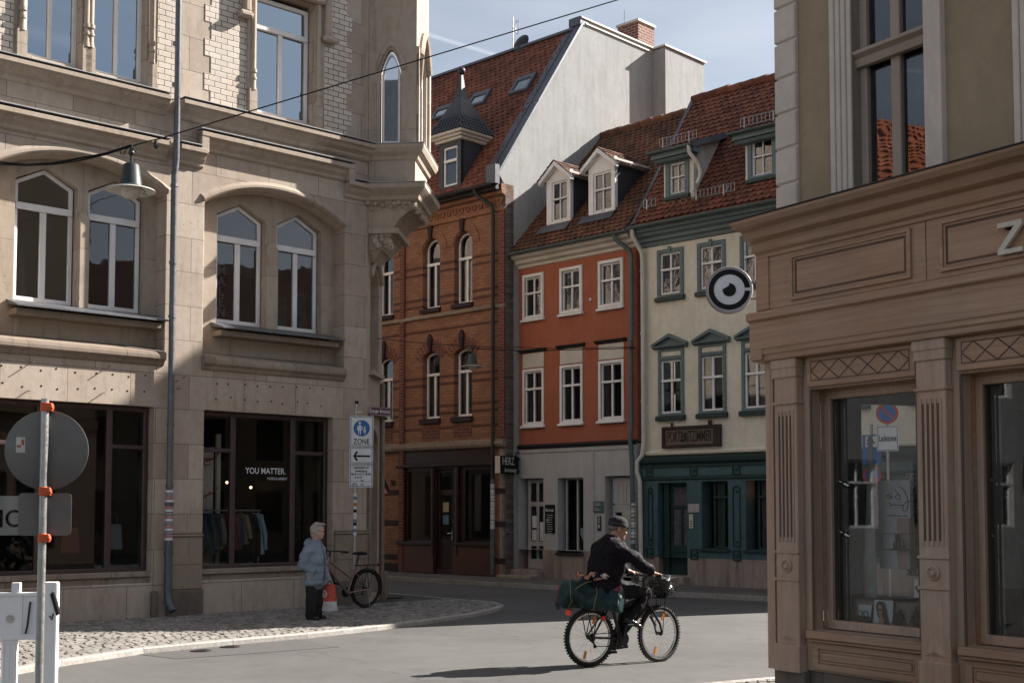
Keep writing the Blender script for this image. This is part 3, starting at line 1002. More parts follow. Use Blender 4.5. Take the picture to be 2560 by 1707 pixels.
# ---------------- chamfered corner with oriel (own frame, kept under the same building)
ori = FL.mi @ FC.m
def cbuild(mb, name, mat, **kw):
    mb.xform(ori)
    return mb.build(name, mat, left, **kw)
cw = MB()
cw.plate([(0, 0), (1.4, 0), (1.4, HT), (0, HT)], [shape(.28, 1.12, 4.45, 6.55, 'lancet', .35), shape(.28, 1.12, .2, 3.35, 'arc', .25)], 0, .35)
cbuild(cw, "corner_wall", M['stone_plain'], bevel=0.015)
cw = MB()
cw.plate(shape(.26, 1.14, 3.7, 6.6, 'lancet', .35), (), .25, .3); cw.box(.2, 1.2, -.10, .05, 4.36, 4.45); cw.box(.1, 1.3, -.14, .02, 3.62, 3.76)
f, bp = top_fn('lancet', .24, 1.16, 6.6, .37)
arch_strip(f, [.2 + 1.0 * k / 20 for k in range(21)], [(.0, .0), (-.07, .0), (-.09, .05), (-.05, .1), (.0, .1)], cw)
cw.tube([(.7, -.04, 6.68), (.7, -.06, 6.9)], [.06, .02], 8)
cbuild(cw, "blind_niche", M['stone_plain'], bevel=0.01)
cw = MB()
cw.box(.28, 1.12, .3, .345, .2, 3.35)
cbuild(cw, "corner_door", M['maroon'])
cw = MB()
cw.box(1.25, 1.55, -.12, .2, 0, .6); cw.tube([(.1, -.05, .2), (.1, -.05, 3.2), (.18, -.07, 3.6), (.3, -.05, 3.75)], .035, 8)
cw.tube([(1.28, -.05, .2), (1.28, -.05, 4.3)], .045, 8)
cbuild(cw, "door_jamb", M['stone_dark'], smooth=True)
# oriel: projects 0.9 m out over the chamfer, seen from its near side
OUT = .92
Rs = Matrix(((0, 1, 0, 0), (-1, 0, 0, 0), (0, 0, 1, 0), (0, 0, 0, 1)))
o1 = MB()
o1.plate([(0, 8.6), (OUT, 8.6), (OUT, HT + .6), (0, HT + .6)], [shape(.22, .62, 8.74, 10.55, 'lancet', .42)], 0, .14)
o1.box(OUT - .42, OUT - .41, .0, .1, 8, 8.1)
o1.xform(Rs)
o1.plate([(.141, 0 + 8.6), (1.4, 8.6), (1.4, HT + .6), (.141, HT + .6)], [shape(.35, 1.15, 8.74, 10.9, 'lancet', .5)], -OUT, -OUT + .14)
o1.box(0, 1.4, -OUT + .02, 0, 7.95, 8.42)
cbuild(o1, "oriel_wall", M['stone_plain'], bevel=0.008)
o1 = MB()
f, bp = top_fn('lancet', .19, .65, 10.6, .46)
arch_strip(f, [.17 + .5 * k / 20 for k in range(21)], [(.01, .0), (-.03, .0), (-.05, .04), (-.02, .09), (.01, .09)], o1)
o1.box(.12, .15, -.02, 0, 8.74, 9.9)
o1.xform(Rs)
f, bp = top_fn('lancet', .3, 1.2, 11.0, .55)
arch_strip(f, [.25 + 1.0 * k / 20 for k in range(21)], [(-OUT + .01, .0), (-OUT - .08, .0), (-OUT - .11, .06), (-OUT - .05, .13), (-OUT + .01, .13)], o1)
o1.box(.0, .1, -OUT - .05, -OUT, 8.72, 10.6); o1.box(1.25, 1.4, -OUT - .05, -OUT, 8.72, 10.6)
o1.tube([(.12, -OUT - .05, 9.8), (.12, -OUT - .07, 10.4)], [.03, .06], 8)
cbuild(o1, "oriel_moulding", M['stone'], bevel=0.006)
wo = window(left, .24, .60, 8.75, 10.5, .07, [(None, [])], kind='lancet', rise=.42, fw=.05, T=ori @ Rs, gmat='glass', curtain='full', pale=True)
wo2 = window(left, .37, 1.13, 8.75, 10.86, -OUT + .07, [(None, [.5])], kind='lancet', rise=.5, fw=.05, T=ori)
def ring_profile(mb, prof, x0=-.0, x1=1.4):
    """moulding around the three free sides of the oriel: (extra out, z) profile"""
    vs, fs = [], []
    for (e, z) in prof:
        vs += [(x0 - e, 0, z), (x0 - e, -OUT - e, z), (x1 + e, -OUT - e, z), (x1 + e, 0, z)]
    for i in range(len(prof) - 1):
        for k in range(3):
            fs.append((i * 4 + k, i * 4 + k + 1, i * 4 + 5 + k, i * 4 + 4 + k))
    fs += [(0, 1, 2, 3), tuple((len(prof) - 1) * 4 + k for k in range(4))]
    mb.add(vs, fs)
c = MB()
ring_profile(c, [(0, 8.40), (.03, 8.42), (.05, 8.48), (.13, 8.54), (.17, 8.62), (.17, 8.68), (0, 8.72)])
ring_profile(c, [(0, 7.62), (.05, 7.65), (.07, 7.72), (.16, 7.80), (.20, 7.84), (.20, 7.93), (0, 7.98)])
cbuild(c, "oriel_cornice", M['stone_plain'])
c = MB()
ring_profile(c, [(.185, 7.935), (.21, 7.94), (.21, 7.95), (0, 7.992)])
ring_profile(c, [(.155, 8.685), (.18, 8.69), (.18, 8.70), (0, 8.732)])
cbuild(c, "oriel_flashing", M['flashing'])
# corbel: carved frieze, cove, lower cornice, leafy capital
c = MB()
def taper(z0, z1, o0, o1, xa0, xb0, xa1, xb1):
    c.add([(xa0, 0, z0), (xa0, -o0, z0), (xb0, -o0, z0), (xb0, 0, z0), (xa1, 0, z1), (xa1, -o1, z1), (xb1, -o1, z1), (xb1, 0, z1)],
          [(0, 1, 2, 3), (4, 7, 6, 5), (0, 4, 5, 1), (1, 5, 6, 2), (2, 6, 7, 3)])
taper(7.45, 7.62, .88, .92, 0, 1.38, 0, 1.4)
taper(7.30, 7.45, .60, .80, .02, 1.25, .0, 1.35)
taper(7.12, 7.30, .48, .60, .05, 1.2, .02, 1.25)
taper(7.02, 7.12, .58, .58, .0, 1.22, .0, 1.22)
taper(6.72, 7.02, .26, .46, .10, 1.05, .05, 1.15)
taper(6.52, 6.72, .06, .22, .25, .85, .12, 1.0)
random.seed(2)
for k in range(46):                                # leaves and scrolls
    s = k / 46
    if k < 30:
        q = (s * 46 / 30) * 2.2
        p = (-.0, -q, random.uniform(7.47, 7.6)) if q < .9 else (q - .9, -.9, random.uniform(7.38, 7.6))
        c.ball(p, random.uniform(.035, .07), n=7, m=5)
    else:
        p = (random.uniform(.03, .12), -random.uniform(.05, .45), random.uniform(6.75, 7.0))
        c.ball(p, random.uniform(.04, .08), n=7, m=5)
for yy in (.2, .5, .75):
    c.torus((-.01, -yy, 7.53), .06, .018, 'y', 14, 6, Matrix.Rotation(pi / 2, 3, 'Z'))
cbuild(c, "carved_corbel", M['stone'], smooth=30, fix=False)
tag(MB().box(-.08, .02, -.12, .0, 2.45, 2.62).xform(FC.m).build("sensor_box", M['bluegrey'], None, bevel=.01), "small grey-blue electrical box on the stone corner behind the zone sign", "electrical box")

# ---------------- clothes in the shop
rack = thing("clothes_rail", "long metal clothes rail inside the right shop window", "clothes rail", FL.m @ Matrix.Translation((0, .66, 0)))
MB().tube([(.5, 0, 1.80), (2.05, 0, 1.80)], .014, 8).build("rail", M['steel'], rack, smooth=True)
MB().tube([(.56, 0, 1.80), (.56, 0, .77)], .014, 8).tube([(2.0, 0, 1.80), (2.0, 0, .77)], .014, 8).build("post", M['steel'], rack, smooth=True)
def garment(x, col, ln, name, label, width=.40, tilt=0.0, thick=.05):
    t = thing(name, label, "garment", FL.m @ Matrix.Translation((x, .66, 0)) @ Matrix.Rotation(tilt, 4, 'Z'), "clothes hanging on the shop rail")
    mb = MB()
    sec = [(1.745, .06, .02), (1.72, .20, .035), (1.66, width / 2, thick), (1.45, width / 2 - .02, thick * 1.1), (1.2, width / 2, thick * 1.2), (1.745 - ln, width / 2 + .03, thick * 1.3)]
    vs, fs, n = [], [], 20
    for i, (z, hy, hx) in enumerate(sec):
        for k in range(n):
            a = 2 * pi * k / n
            vs.append((hx * cos(a) * (1 + .25 * sin(4 * a + i)), hy * sin(a), z + .01 * sin(3 * a + x * 9)))
    for i in range(len(sec) - 1):
        for k in range(n): fs.append((i * n + k, i * n + (k + 1) % n, (i + 1) * n + (k + 1) % n, (i + 1) * n + k))
    fs += [tuple(range(n)), tuple((len(sec) - 1) * n + k for k in range(n))[::-1]]
    mb.add(vs, fs)
    mb.build("cloth", m_plain("cloth_" + name, scale_col(col, 2.2), .95, 0, .2, 30), t, smooth=60)
    sl = MB()
    for sg in (-1, 1):
        sl.tube([(0, sg * (width / 2 - .05), 1.66), (.02, sg * (width / 2 + .02), 1.4), (.03, sg * (width / 2 + .03), 1.745 - ln * .9)], [.05, .045, .035], 8)
    sl.build("sleeve", bpy.data.materials["cloth_" + name], t, smooth=True)
    MB().tube([(0, 0, 1.745), (0, 0, 1.79), (0, .02, 1.815), (0, .0, 1.825), (0, -.02, 1.805)], .004, 5).build("hanger", M['steel'], t)
cols = [((.03, .04, .045, 1), "dark slate"), ((.02, .05, .05, 1), "dark teal"), ((.025, .035, .045, 1), "navy"), ((.03, .05, .055, 1), "deep green blue"), ((.05, .05, .052, 1), "charcoal"),
        ((.16, .13, .12, 1), "dusty beige"), ((.09, .02, .03, 1), "burgundy"), ((.12, .03, .04, 1), "wine red"), ((.02, .03, .06, 1), "midnight blue"), ((.13, .11, .085, 1), "sand brown"), ((.012, .012, .014, 1), "black"), ((.16, .24, .28, 1), "pale blue")]
names = ["jumper", "jacket", "pullover", "coat", "cardigan", "blouse", "shirt", "sweater", "tunic", "waistcoat", "long_coat", "denim_shirt"]
for k, ((col, cn), nm) in enumerate(zip(cols, names)):
    garment(.60 + k * .115 + (.03 if k > 9 else 0), col, (.62, .66, .6, .7, .64, .6, .66, .64, .62, .5, .85, .72)[k], nm, f"{cn} {nm.replace('_', ' ')} hanging on the clothes shop rail", tilt=.25 * sin(k * 2.1) + (.75 if k == 11 else 0.15))
def folded(x, y, col, name, label, cat, w=.3, h=.06):
    mb = MB()
    for k in range(3):
        mb.box(x - w / 2 + .01 * k, x + w / 2 - .012 * k, y - .12, y + .12, .762 + k * h / 3 + .001, .762 + (k + 1) * h / 3)
    mb.xform(FL.m)
    o = mb.build(name, m_plain("cloth_" + name, col, .95, 0, .15, 30), None, bevel=.02, segs=2)
    return tag(o, label, cat)
folded(.85, .55, (.05, .1, .07, 1), "folded_scarf", "dark green folded scarf on the shop window floor below the rail", "scarf", .4)
folded(1.4, .5, (.35, .42, .48, 1), "folded_shirt", "pale blue folded shirt on the shop window floor", "shirt", .3)
folded(2.15, .55, (.28, .06, .04, 1), "folded_jumper", "red patterned folded jumper on the shop window floor", "jumper", .45)
folded(-.7, .5, (.4, .38, .34, 1), "folded_trousers", "cream folded trousers below the hanging tote bag", "trousers", .3)
cp = MB()
cp.ball((1.78, .55, .80), .11, .12, .085, 16, 8); cp.box(1.68, 1.9, .38, .47, .79, .80)
tag(cp.xform(FL.m).build("baseball_cap", m_plain("cap_cloth", (.5, .48, .45, 1), .9), None, smooth=40), "pale baseball cap lying on the shop window floor", "cap")
def tote(x, y, z, col, nm, label):
    t = thing(nm, label, "bag", FL.m @ Matrix.Translation((x, y, z)))
    mb = MB()
    mb.add([(-.16, -.04, 0), (.16, -.04, 0), (.16, .04, 0), (-.16, .04, 0), (-.14, -.03, .42), (.14, -.03, .42), (.14, .03, .42), (-.14, .03, .42)], [(0, 3, 2, 1), (4, 5, 6, 7), (0, 1, 5, 4), (1, 2, 6, 5), (2, 3, 7, 6), (3, 0, 4, 7)])
    mb.build("bag_body", m_plain("cloth_" + nm, col, .9), t, bevel=.015)
    MB().tube([(-.07, -.03, .42), (-.06, -.03, .56), (0, -.03, .62), (.06, -.03, .56), (.07, -.03, .42)], .008, 6).build("handle", m_plain("handle_" + nm, scale_col(col, .4), .9), t)
tote(-.72, .75, 1.15, (.24, .26, .29, 1), "tote_bag", "pale grey tote bag hanging in the left shop window")
tote(-1.35, 1.0, 1.1, (.16, .055, .03, 1), "leather_bag", "rust brown bag hanging in the left shop window")
# ================================================================ GROUND
def m_asphalt():
    t = NT("asphalt")
    c = t.mix(t.rng(t.noise(110, 3, 0.75), 0.3, 0.7), (0.055, 0.052, 0.050, 1), (0.158, 0.150, 0.142, 1))
    c = t.mix(t.rng(t.noise(0.35, 8, .7), 0.40, 0.62, 0, .7), c, t.mix(1.0, c, (.70, .685, .68, 1), 'MULTIPLY'))
    c = t.mix(t.rng(t.noise(2.6, 7, .7), 0.52, 0.72, 0, .55), c, t.mix(1.0, c, (.62, .60, .59, 1), 'MULTIPLY'))
    c = t.mix(t.rng(t.noise(9, 4, .6), 0.66, 0.70, 0, .5), c, (.05, .047, .045, 1))
    tr = t.rng(t.noise(0.9, 5, .6, None, (.25, 1.6, 1)), .5, .75, 0, .35)
    c = t.mix(tr, c, t.mix(1.0, c, (1.25, 1.22, 1.18, 1), 'MULTIPLY'))
    vo = t.n("ShaderNodeTexVoronoi", feature='DISTANCE_TO_EDGE')
    vo.inputs["Scale"].default_value = .22
    wv = t.n("ShaderNodeVectorMath", operation='ADD')
    nz = t.n("ShaderNodeTexNoise"); nz.inputs["Scale"].default_value = 1.6; nz.inputs["Detail"].default_value = 6
    t.l(t.co(), nz.inputs["Vector"]); t.l(t.co(), wv.inputs[0]); t.l(nz.outputs["Color"], wv.inputs[1]); t.l(wv.outputs[0], vo.inputs["Vector"])
    ck = t.math('MULTIPLY', t.rng(vo.outputs["Distance"], 0.0, 0.006, 1, 0), t.rng(t.noise(.5, 2), .44, .5))
    c = t.mix(t.math('MULTIPLY', ck, .4), c, (.03, .028, .027, 1))
    return t.pbr(c, 0.86, 0, 0.3, t.bump(t.noise(170, 3), 0.35, 0.006))
M['asphalt'] = m_asphalt()
M['asphalt_patch'] = m_plain("asphalt_patch", (.085, .08, .077, 1), .9, 0, .4, 120, .3)
M['kerb'] = m_plain("granite_kerb", (.33, .31, .285, 1), .8, 0, .22, 18, .3)
M['gap'] = m_plain("pavement_joint", (.075, .068, .06, 1), .95, 0, .3, 30)
def m_cobble():
    t = NT("granite_setts")
    g = t.n("ShaderNodeNewGeometry")
    c = t.mix(g.outputs["Random Per Island"], (.17, .155, .138, 1), (.30, .275, .245, 1))
    c = t.mix(t.rng(t.noise(45, 5), .35, .7, 0, .4), c, t.mix(1.0, c, (.6, .58, .55, 1), 'MULTIPLY'))
    return t.pbr(c, .75, 0, .35, t.bump(t.noise(70, 4), .4, .008))
M['cobble'] = m_cobble()
def m_slab():
    t = NT("pavement_slabs")
    br = t.n("ShaderNodeTexBrick")
    m = t.n("ShaderNodeMapping"); m.inputs["Rotation"].default_value = (0, 0, radians(44)); t.l(t.co(), m.inputs[0]); t.l(m.outputs[0], br.inputs["Vector"])
    br.inputs["Scale"].default_value = 1; br.inputs["Brick Width"].default_value = .7; br.inputs["Row Height"].default_value = .5; br.inputs["Mortar Size"].default_value = .012
    br.inputs["Color1"].default_value = (.17, .155, .145, 1); br.inputs["Color2"].default_value = (.12, .11, .105, 1); br.inputs["Mortar"].default_value = (.035, .03, .028, 1)
    c = t.mix(t.rng(t.noise(5, 6), .35, .7, 0, .5), br.outputs["Color"], t.mix(1.0, br.outputs["Color"], (.55, .52, .5, 1), 'MULTIPLY'))
    return t.pbr(c, .8, 0, .3, t.bump(t.noise(60, 4), .3, .006))
M['slab'] = m_slab()

structure(MB().quad((-400, -60, 0), (400, -60, 0), (400, 700, 0), (-400, 700, 0)).build("road", M['asphalt'], fix=False, weld=False))
def inside(p, poly):
    c, n = False, len(poly)
    for i in range(n):
        a, b = poly[i], poly[(i + 1) % n]
        if (a[1] > p[1]) != (b[1] > p[1]) and p[0] < (b[0] - a[0]) * (p[1] - a[1]) / (b[1] - a[1]) + a[0]: c = not c
    return c
def pavement(name, edge, rest, mat, h=.10, kw=.12, kerb_name="kerb"):
    """edge: polyline of the kerb's road side; rest closes the polygon behind"""
    ins = []
    for i, p in enumerate(edge):
        a, b = edge[max(0, i - 1)], edge[min(len(edge) - 1, i + 1)]
        t = (Vector(b[:2]) - Vector(a[:2])).normalized()
        ins.append((p[0] - t.y * kw, p[1] + t.x * kw))
    ctr = Vector((sum(p[0] for p in rest) / len(rest), sum(p[1] for p in rest) / len(rest)))
    k = MB()
    step = .02
    for i in range(len(edge) - 1):                     # kerb stones, a joint between each
        L = (Vector(edge[i + 1][:2]) - Vector(edge[i][:2])).length
        m = max(1, round(L / .95))
        for j in range(m):
            f0, f1 = j / m + .004 / max(L, .1), (j + 1) / m - .004 / max(L, .1)
            lp = lambda A, B, f: (A[0] + (B[0] - A[0]) * f, A[1] + (B[1] - A[1]) * f)
            a0, a1, b0, b1 = lp(edge[i], edge[i + 1], f0), lp(edge[i], edge[i + 1], f1), lp(ins[i], ins[i + 1], f0), lp(ins[i], ins[i + 1], f1)
            hh = h + random.uniform(-.004, .006)
            c2 = lambda A, B: (A[0] + (B[0] - A[0]) * .12, A[1] + (B[1] - A[1]) * .12)
            d0, d1 = c2(a0, b0), c2(a1, b1)
            k.add([(a0[0], a0[1], -.02), (a1[0], a1[1], -.02), (a0[0], a0[1], hh - .015), (a1[0], a1[1], hh - .015), (d0[0], d0[1], hh), (d1[0], d1[1], hh), (b0[0], b0[1], hh), (b1[0], b1[1], hh), (b0[0], b0[1], -.02), (b1[0], b1[1], -.02)],
                  [(0, 1, 3, 2), (2, 3, 5, 4), (4, 5, 7, 6), (6, 7, 9, 8), (0, 2, 4, 6, 8), (1, 9, 7, 5, 3)])
    structure(k.build(kerb_name, M['kerb'], fix=True, weld=False))
    poly = [tuple(p) for p in ins] + [tuple(p) for p in rest]
    tri = tessellate_polygon([[Vector((p[0], p[1], 0)) for p in poly]])
    b = MB().add([(p[0], p[1], h - .012) for p in poly], [tuple(t) for t in tri])
    o = structure(b.build(name, mat))
    return poly
G = lambda u, v, z=.1: tuple(ground(u, v, z)[:2])
eL = [G(-260, 1724), G(0, 1670), G(155, 1643), G(360, 1613.5), G(583, 1593), G(768, 1577), G(942, 1559), G(1087, 1541), G(1190, 1526), G(1235, 1517), G(1256, 1510), G(1259, 1505), G(1240, 1500), G(1181, 1494.6), G(1040, 1483), G(956, 1476), (-3.2, 28.5), (-5.2, 33)]
bk = [tuple(FC.W(1.6, 3, 0)[:2]), tuple(FL.W(2.5, .3, 0)[:2]), tuple(FL.W(-7, .3, 0)[:2])]
bk = [(-9.5, 33), (-9.5, 29), tuple(FL.W(3.4, .45, 0)[:2]), tuple(FL.W(-9, .45, 0)[:2])]
polyL = pavement("cobbled_pavement", eL, bk, M['gap'], h=.07)
random.seed(21)
cb = MB()
fx0 = FL
for iy in range(0, 58):
    yy = -.02 - iy * .112
    off = random.uniform(0, .14)
    x = -6.4 + off
    while x < 8.5:
        w = random.uniform(.10, .165)
        p = FL.W(x + w / 2, yy - .05, 0)
        hide = FL.W(0, 0, 0)
        if inside((p.x, p.y), polyL) and p.z < 1:
            cx, cy = x + w / 2 + random.uniform(-.006, .006), yy - .055 + random.uniform(-.008, .008)
            hw, hh = w / 2 - random.uniform(.002, .006), .056 - random.uniform(.002, .006)
            z = .07 + random.uniform(-.008, .008)
            tl = random.uniform(-.006, .006)
            pts = []
            for (sx, sy) in ((-1, -1), (1, -1), (1, 1), (-1, 1)): pts.append(FL.W(cx + sx * hw, cy + sy * hh, z - .022))
            for (sx, sy) in ((-1, -1), (1, -1), (1, 1), (-1, 1)): pts.append(FL.W(cx + sx * hw * .86, cy + sy * hh * .82, z + tl * sx))
            cb.add(pts, [(4, 5, 6, 7), (0, 1, 5, 4), (1, 2, 6, 5), (2, 3, 7, 6), (3, 0, 4, 7)])
        x += w
o = structure(cb.build("pavement_setts", M['cobble'], weld=False, fix=False))

eF = [(-9, 42.5), G(820, 1430), G(956, 1437), G(1134, 1448), G(1405, 1463), G(1672, 1477), G(1943, 1490), G(2300, 1512), G(2900, 1552)]
eF = eF[::-1]
pavement("far_pavement", eF, [tuple(FB.W(-9, .4, 0)[:2]), tuple(FB.W(2.4, .4, 0)[:2]), tuple(FO.W(2.9, .4, 0)[:2]), tuple(FG.W(14, .4, 0)[:2])], M['slab'], kerb_name="far_kerb")
eR = [(2.6, -4), (.9, 6.5), (1.25, 11.0), (1.45, 11.9), (1.87, 12.45), (2.77, 12.96), (5.2, 13.9), (14, 17.2)]
polyR = pavement("corner_pavement", eR, [(14, 13.5), (5, 12.4), (2.6, 11.8), (2.6, 11.0), (12, -4)], M['gap'])
cb = MB()
for iy in range(0, 22):
    x = 0.6 + random.uniform(0, .1)
    while x < 4.5:
        w = random.uniform(.09, .14)
        y = 11.0 + iy * .105
        if inside((x + w / 2, y), polyR):
            z = .10 + random.uniform(-.006, .006)
            hw, hh = w / 2 - .009, .044
            cx = x + w / 2
            cb.add([(cx - hw, y - hh, z - .02), (cx + hw, y - hh, z - .02), (cx + hw, y + hh, z - .02), (cx - hw, y + hh, z - .02), (cx - hw * .8, y - hh * .8, z), (cx + hw * .8, y - hh * .8, z), (cx + hw * .8, y + hh * .8, z), (cx - hw * .8, y + hh * .8, z)],
                   [(4, 5, 6, 7), (0, 1, 5, 4), (1, 2, 6, 5), (2, 3, 7, 6), (3, 0, 4, 7)])
        x += w
structure(cb.build("corner_setts", M['cobble'], weld=False, fix=False))
pt = [ground(*q, .004) for q in ((276, 1626), (442, 1646), (851, 1616), (713, 1591))]
structure(MB().add(pt, [(0, 1, 2, 3)]).build("road_patch", M['asphalt_patch'], fix=False))
for k, (u, v) in enumerate(((503, 1626.5), (576, 1616.5))):
    mb = MB().lathe([(.13, .004), (.13, .012), (.105, .014), (.10, .010), (.0, .011)], (0, 0, 0), 20)
    for q in range(3): mb.box(-.07, .07, -.05 + q * .04, -.035 + q * .04, .011, .015)
    o = tag(mb.build("valve_cover", m_plain("iron_cover_%d" % k, (.05, .04, .036, 1), .7, .3, .3, 60), None, smooth=30), ("small round iron valve cover in the dark road patch, the one nearer the barrier", "small round iron valve cover in the dark road patch, the one nearer the kerb corner")[k], "manhole cover", "valve covers in the road patch")
    o.location = ground(u, v, .004)
mh = MB().lathe([(.36, .0), (.36, .03), (.31, .033), (.30, .028), (0, .030)], (0, 0, 0), 28)
o = tag(mh.build("manhole_cover", M['gutter_dark'], None, smooth=30), "round iron manhole cover in the setts beside the parked bicycle", "manhole cover")
o.location = ground(962, 1494, .055)

# ================================================================ ROOF HELPERS
class RoofPlane:
    """sloping plane over a facade: passes (y0, z0) and rises by k per metre inwards"""
    def __init__(self, F, y0, z0, k):
        self.F, self.y0, self.z0, self.k = F, y0, z0, k
        self.L = sqrt(1 + k * k)
    def z(self, y): return self.z0 + (y - self.y0) * self.k
    def hit(self, u, v):
        r = self.F.mi.to_3x3() @ ray(u, v)
        c = self.F.mi @ Vector((0, 0, CAMH))
        t = (self.z0 + (c.y - self.y0) * self.k - c.z) / (r.z - r.y * self.k)
        return c + r * t
def tiles(parent, rp, x0, x1, ytop, mat, tw=.20, th=.17, skip=None, lift=.02, name="roof", round_=True, jit=1.0):
    """overlapping clay tiles laid in courses on a roof plane, one mesh"""
    mb = MB()
    ey, ez = 1 / rp.L, rp.k / rp.L
    ny, nz = -ez, ey
    H = (ytop - rp.y0) * rp.L
    rows = int(H / th) + 1
    P = lambda x, s, o: (x, rp.y0 + ey * s + ny * o, rp.z0 + ez * s + nz * o)
    mb.add([P(x0, 0, -.03), P(x1, 0, -.03), P(x1, H, -.03), P(x0, H, -.03)], [(0, 1, 2, 3)])
    for r in range(rows):
        s0 = r * th
        s1 = min(H, s0 + th * 1.15)
        off = (r % 2) * tw / 2
        cols_ = int((x1 - x0) / tw) + 2
        for c in range(cols_):
            xa, xb = max(x0, x0 - off + c * tw), min(x1, x0 - off + (c + 1) * tw)
            if xb - xa < .03: continue
            if skip and skip((xa + xb) / 2, s0 + th / 2): continue
            l0 = lift + random.uniform(-.006, .008) * jit
            d = random.uniform(-.008, .008) * jit
            g = .004
            sag = .0
            if round_:
                q = (xb - xa) * .27
                pts = [P(xa + g, s0 + th * .3 + d, l0 * .9), P(xa + q, s0 + d, l0), P(xb - q, s0 + d, l0), P(xb - g, s0 + th * .3 + d, l0 * .9), P(xb - g, s1, .0), P(xa + g, s1, .0)]
                low = [P(xa + q, s0 + d, l0 - .02), P(xb - q, s0 + d, l0 - .02)]
                mb.add(pts + low, [(0, 1, 2, 3, 4, 5), (6, 7, 2, 1)])
            else:
                xm = (xa + xb) / 2
                pts = [P(xa, s0 + d, l0 * .5), P(xm, s0 + d, l0 * 1.6), P(xb, s0 + d, l0 * .5), P(xb, s1, -.01), P(xm, s1, .015), P(xa, s1, -.01), P(xa, s0 + d, l0 * .5 - .02), P(xm, s0 + d, l0 * 1.6 - .025), P(xb, s0 + d, l0 * .5 - .02)]
                mb.add(pts, [(0, 1, 4, 5), (1, 2, 3, 4), (6, 7, 1, 0), (7, 8, 2, 1)])
    return mb.build(name, M[mat], parent, weld=False, fix=False)
def ridge_caps(parent, x0, x1, y, z, mat, r=.10, name="ridge"):
    mb = MB()
    n = int((x1 - x0) / .36)
    for k in range(n):
        xa = x0 + k * (x1 - x0) / n
        dz = random.uniform(-.012, .012)
        mb.tube([(xa, y, z + dz), (xa + (x1 - x0) / n + .03, y, z + dz + .012)], [r, r * 1.14], 8)
    return mb.build(name, M[mat], parent, weld=False)
def gutter(parent, x0, x1, y, z, mat, r=.075, name="gutter"):
    mb = MB()
    prof = [(y + r * cos(pi + pi * k / 8), z + r * sin(pi + pi * k / 8)) for k in range(9)] + [(y + r * .86 * cos(pi * 2 - pi * k / 8), z + r * .86 * sin(2 * pi - pi * k / 8)) for k in range(9)]
    mb.sweep(prof, x0, x1)
    x = x0 + .4
    while x < x1:
        mb.box(x - .012, x + .012, y - r - .006, y + r + .006, z - .004, z + .008)
        mb.sweep([(p[0] - (0.004 if i < 9 else 0), p[1] - .004) for i, p in enumerate(prof)], x + .1, x + .13)
        x += .75
    return mb.build(name, M[mat], parent, smooth=40)
def snow_guard(parent, rp, x0, x1, s, name="snow_guard"):
    ey, ez = 1 / rp.L, rp.k / rp.L
    mb = MB()
    y, z = rp.y0 + ey * s, rp.z0 + ez * s
    for h in (.06, .24): mb.tube([(x0, y - .05, z + h), (x1, y - .05, z + h)], .011, 5)
    n = int((x1 - x0) / .10)
    for k in range(n + 1):
        x = x0 + (x1 - x0) * k / n
        mb.tube([(x, y - .05, z + .05), (x, y - .05, z + .25)], .008, 4)
    for k in range(int((x1 - x0) / .75) + 1):
        x = x0 + .1 + k * .75
        if x < x1: mb.tube([(x, y + .16, z + .16 * rp.k + .02), (x, y - .06, z + .02), (x, y - .055, z + .26)], .016, 5)
    return mb.build(name, M['steel'], parent)

# ================================================================ BRICK HOUSE
brick = thing("brick_house", "tall red brick house with arched windows, dark shop front and white gable wall", "building", FB.m)
P = FB.P
XR = 2.46
BW = [(-2.67, -1.98), (-.73, -.04), (.53, 1.22)]
BX = [(-4.6, -3.91)] + BW
up_h = [shape(a, b2, 7.34, 9.28, 'arc', .335) for a, b2 in BX]
lo_h = [shape(a, b2, 4.30, 6.14, 'arc', .14) for a, b2 in BX]
M['brick_band'] = m_brick("red_brick_banded", ((0.31, 0.148, 0.083, 1), (0.23, 0.10, 0.057, 1)), (0.16, 0.10, 0.07, 1), 0.25, 0.085, 0.009, bands=(8.52, 8.32, 7.62, 7.42, 6.72, 5.42, 5.22, 4.62, 4.42, 4.02))
MB().plate([(-6.5, 3.5), (XR, 3.5), (XR, 10.3), (-6.5, 10.3)], up_h + lo_h, 0, .3).build("wall", M['brick_band'], brick)
sx = [P(u, 1300)[0] for u in (997.5, 1018, 1079.6, 1088, 1132, 1160, 1225, 1234)]
zf = lambda v, u=1100: P(u, v)[1]
zs0, zs1 = .98, 2.86
MB().plate([(-6.5, 0), (XR, 0), (XR, 3.5), (-6.5, 3.5)], [[(sx[0], .02), (sx[7], .02), (sx[7], 3.3), (sx[0], 3.3)]], 0, .3).build("ground_wall", M['brick'], brick)
# shop front
sf = MB()
sf.plate([(sx[0], .02), (sx[7], .02), (sx[7], 3.3), (sx[0], 3.3)], [cell(sx[1], sx[2], zs0, zs1), cell(sx[3], sx[4], .22, 2.9), cell(sx[5], sx[6], zs0, zs1)], .02, .14)
sf.box(sx[0] - .06, sx[7] + .06, -.10, .019, 2.98, 3.06); sf.box(sx[0] - .02, sx[7] + .02, -.03, .019, 3.06, 3.4)
for a, b2 in ((sx[2] + .01, sx[3] - .01), (sx[4] + .02, sx[5] - .06)):
    sf.tube([((a + b2) / 2, -.03, .6), ((a + b2) / 2, -.03, 2.95)], .045, 10)
    sf.lathe([(.07, -.05), (.06, .03)], ((a + b2) / 2, -.03, 2.25), 10)
sf.build("shop_front", M['brownblack'], brick, bevel=.01)
boxes(brick, "stall_riser", m_plain("red_brown_panel", (.085, .032, .018, 1), .5, 0, .2), [(a, b2, -.05, .0185, .10, .86) for a, b2 in ((sx[0], sx[3] - .03), (sx[4] + .03, sx[7]))], .01)
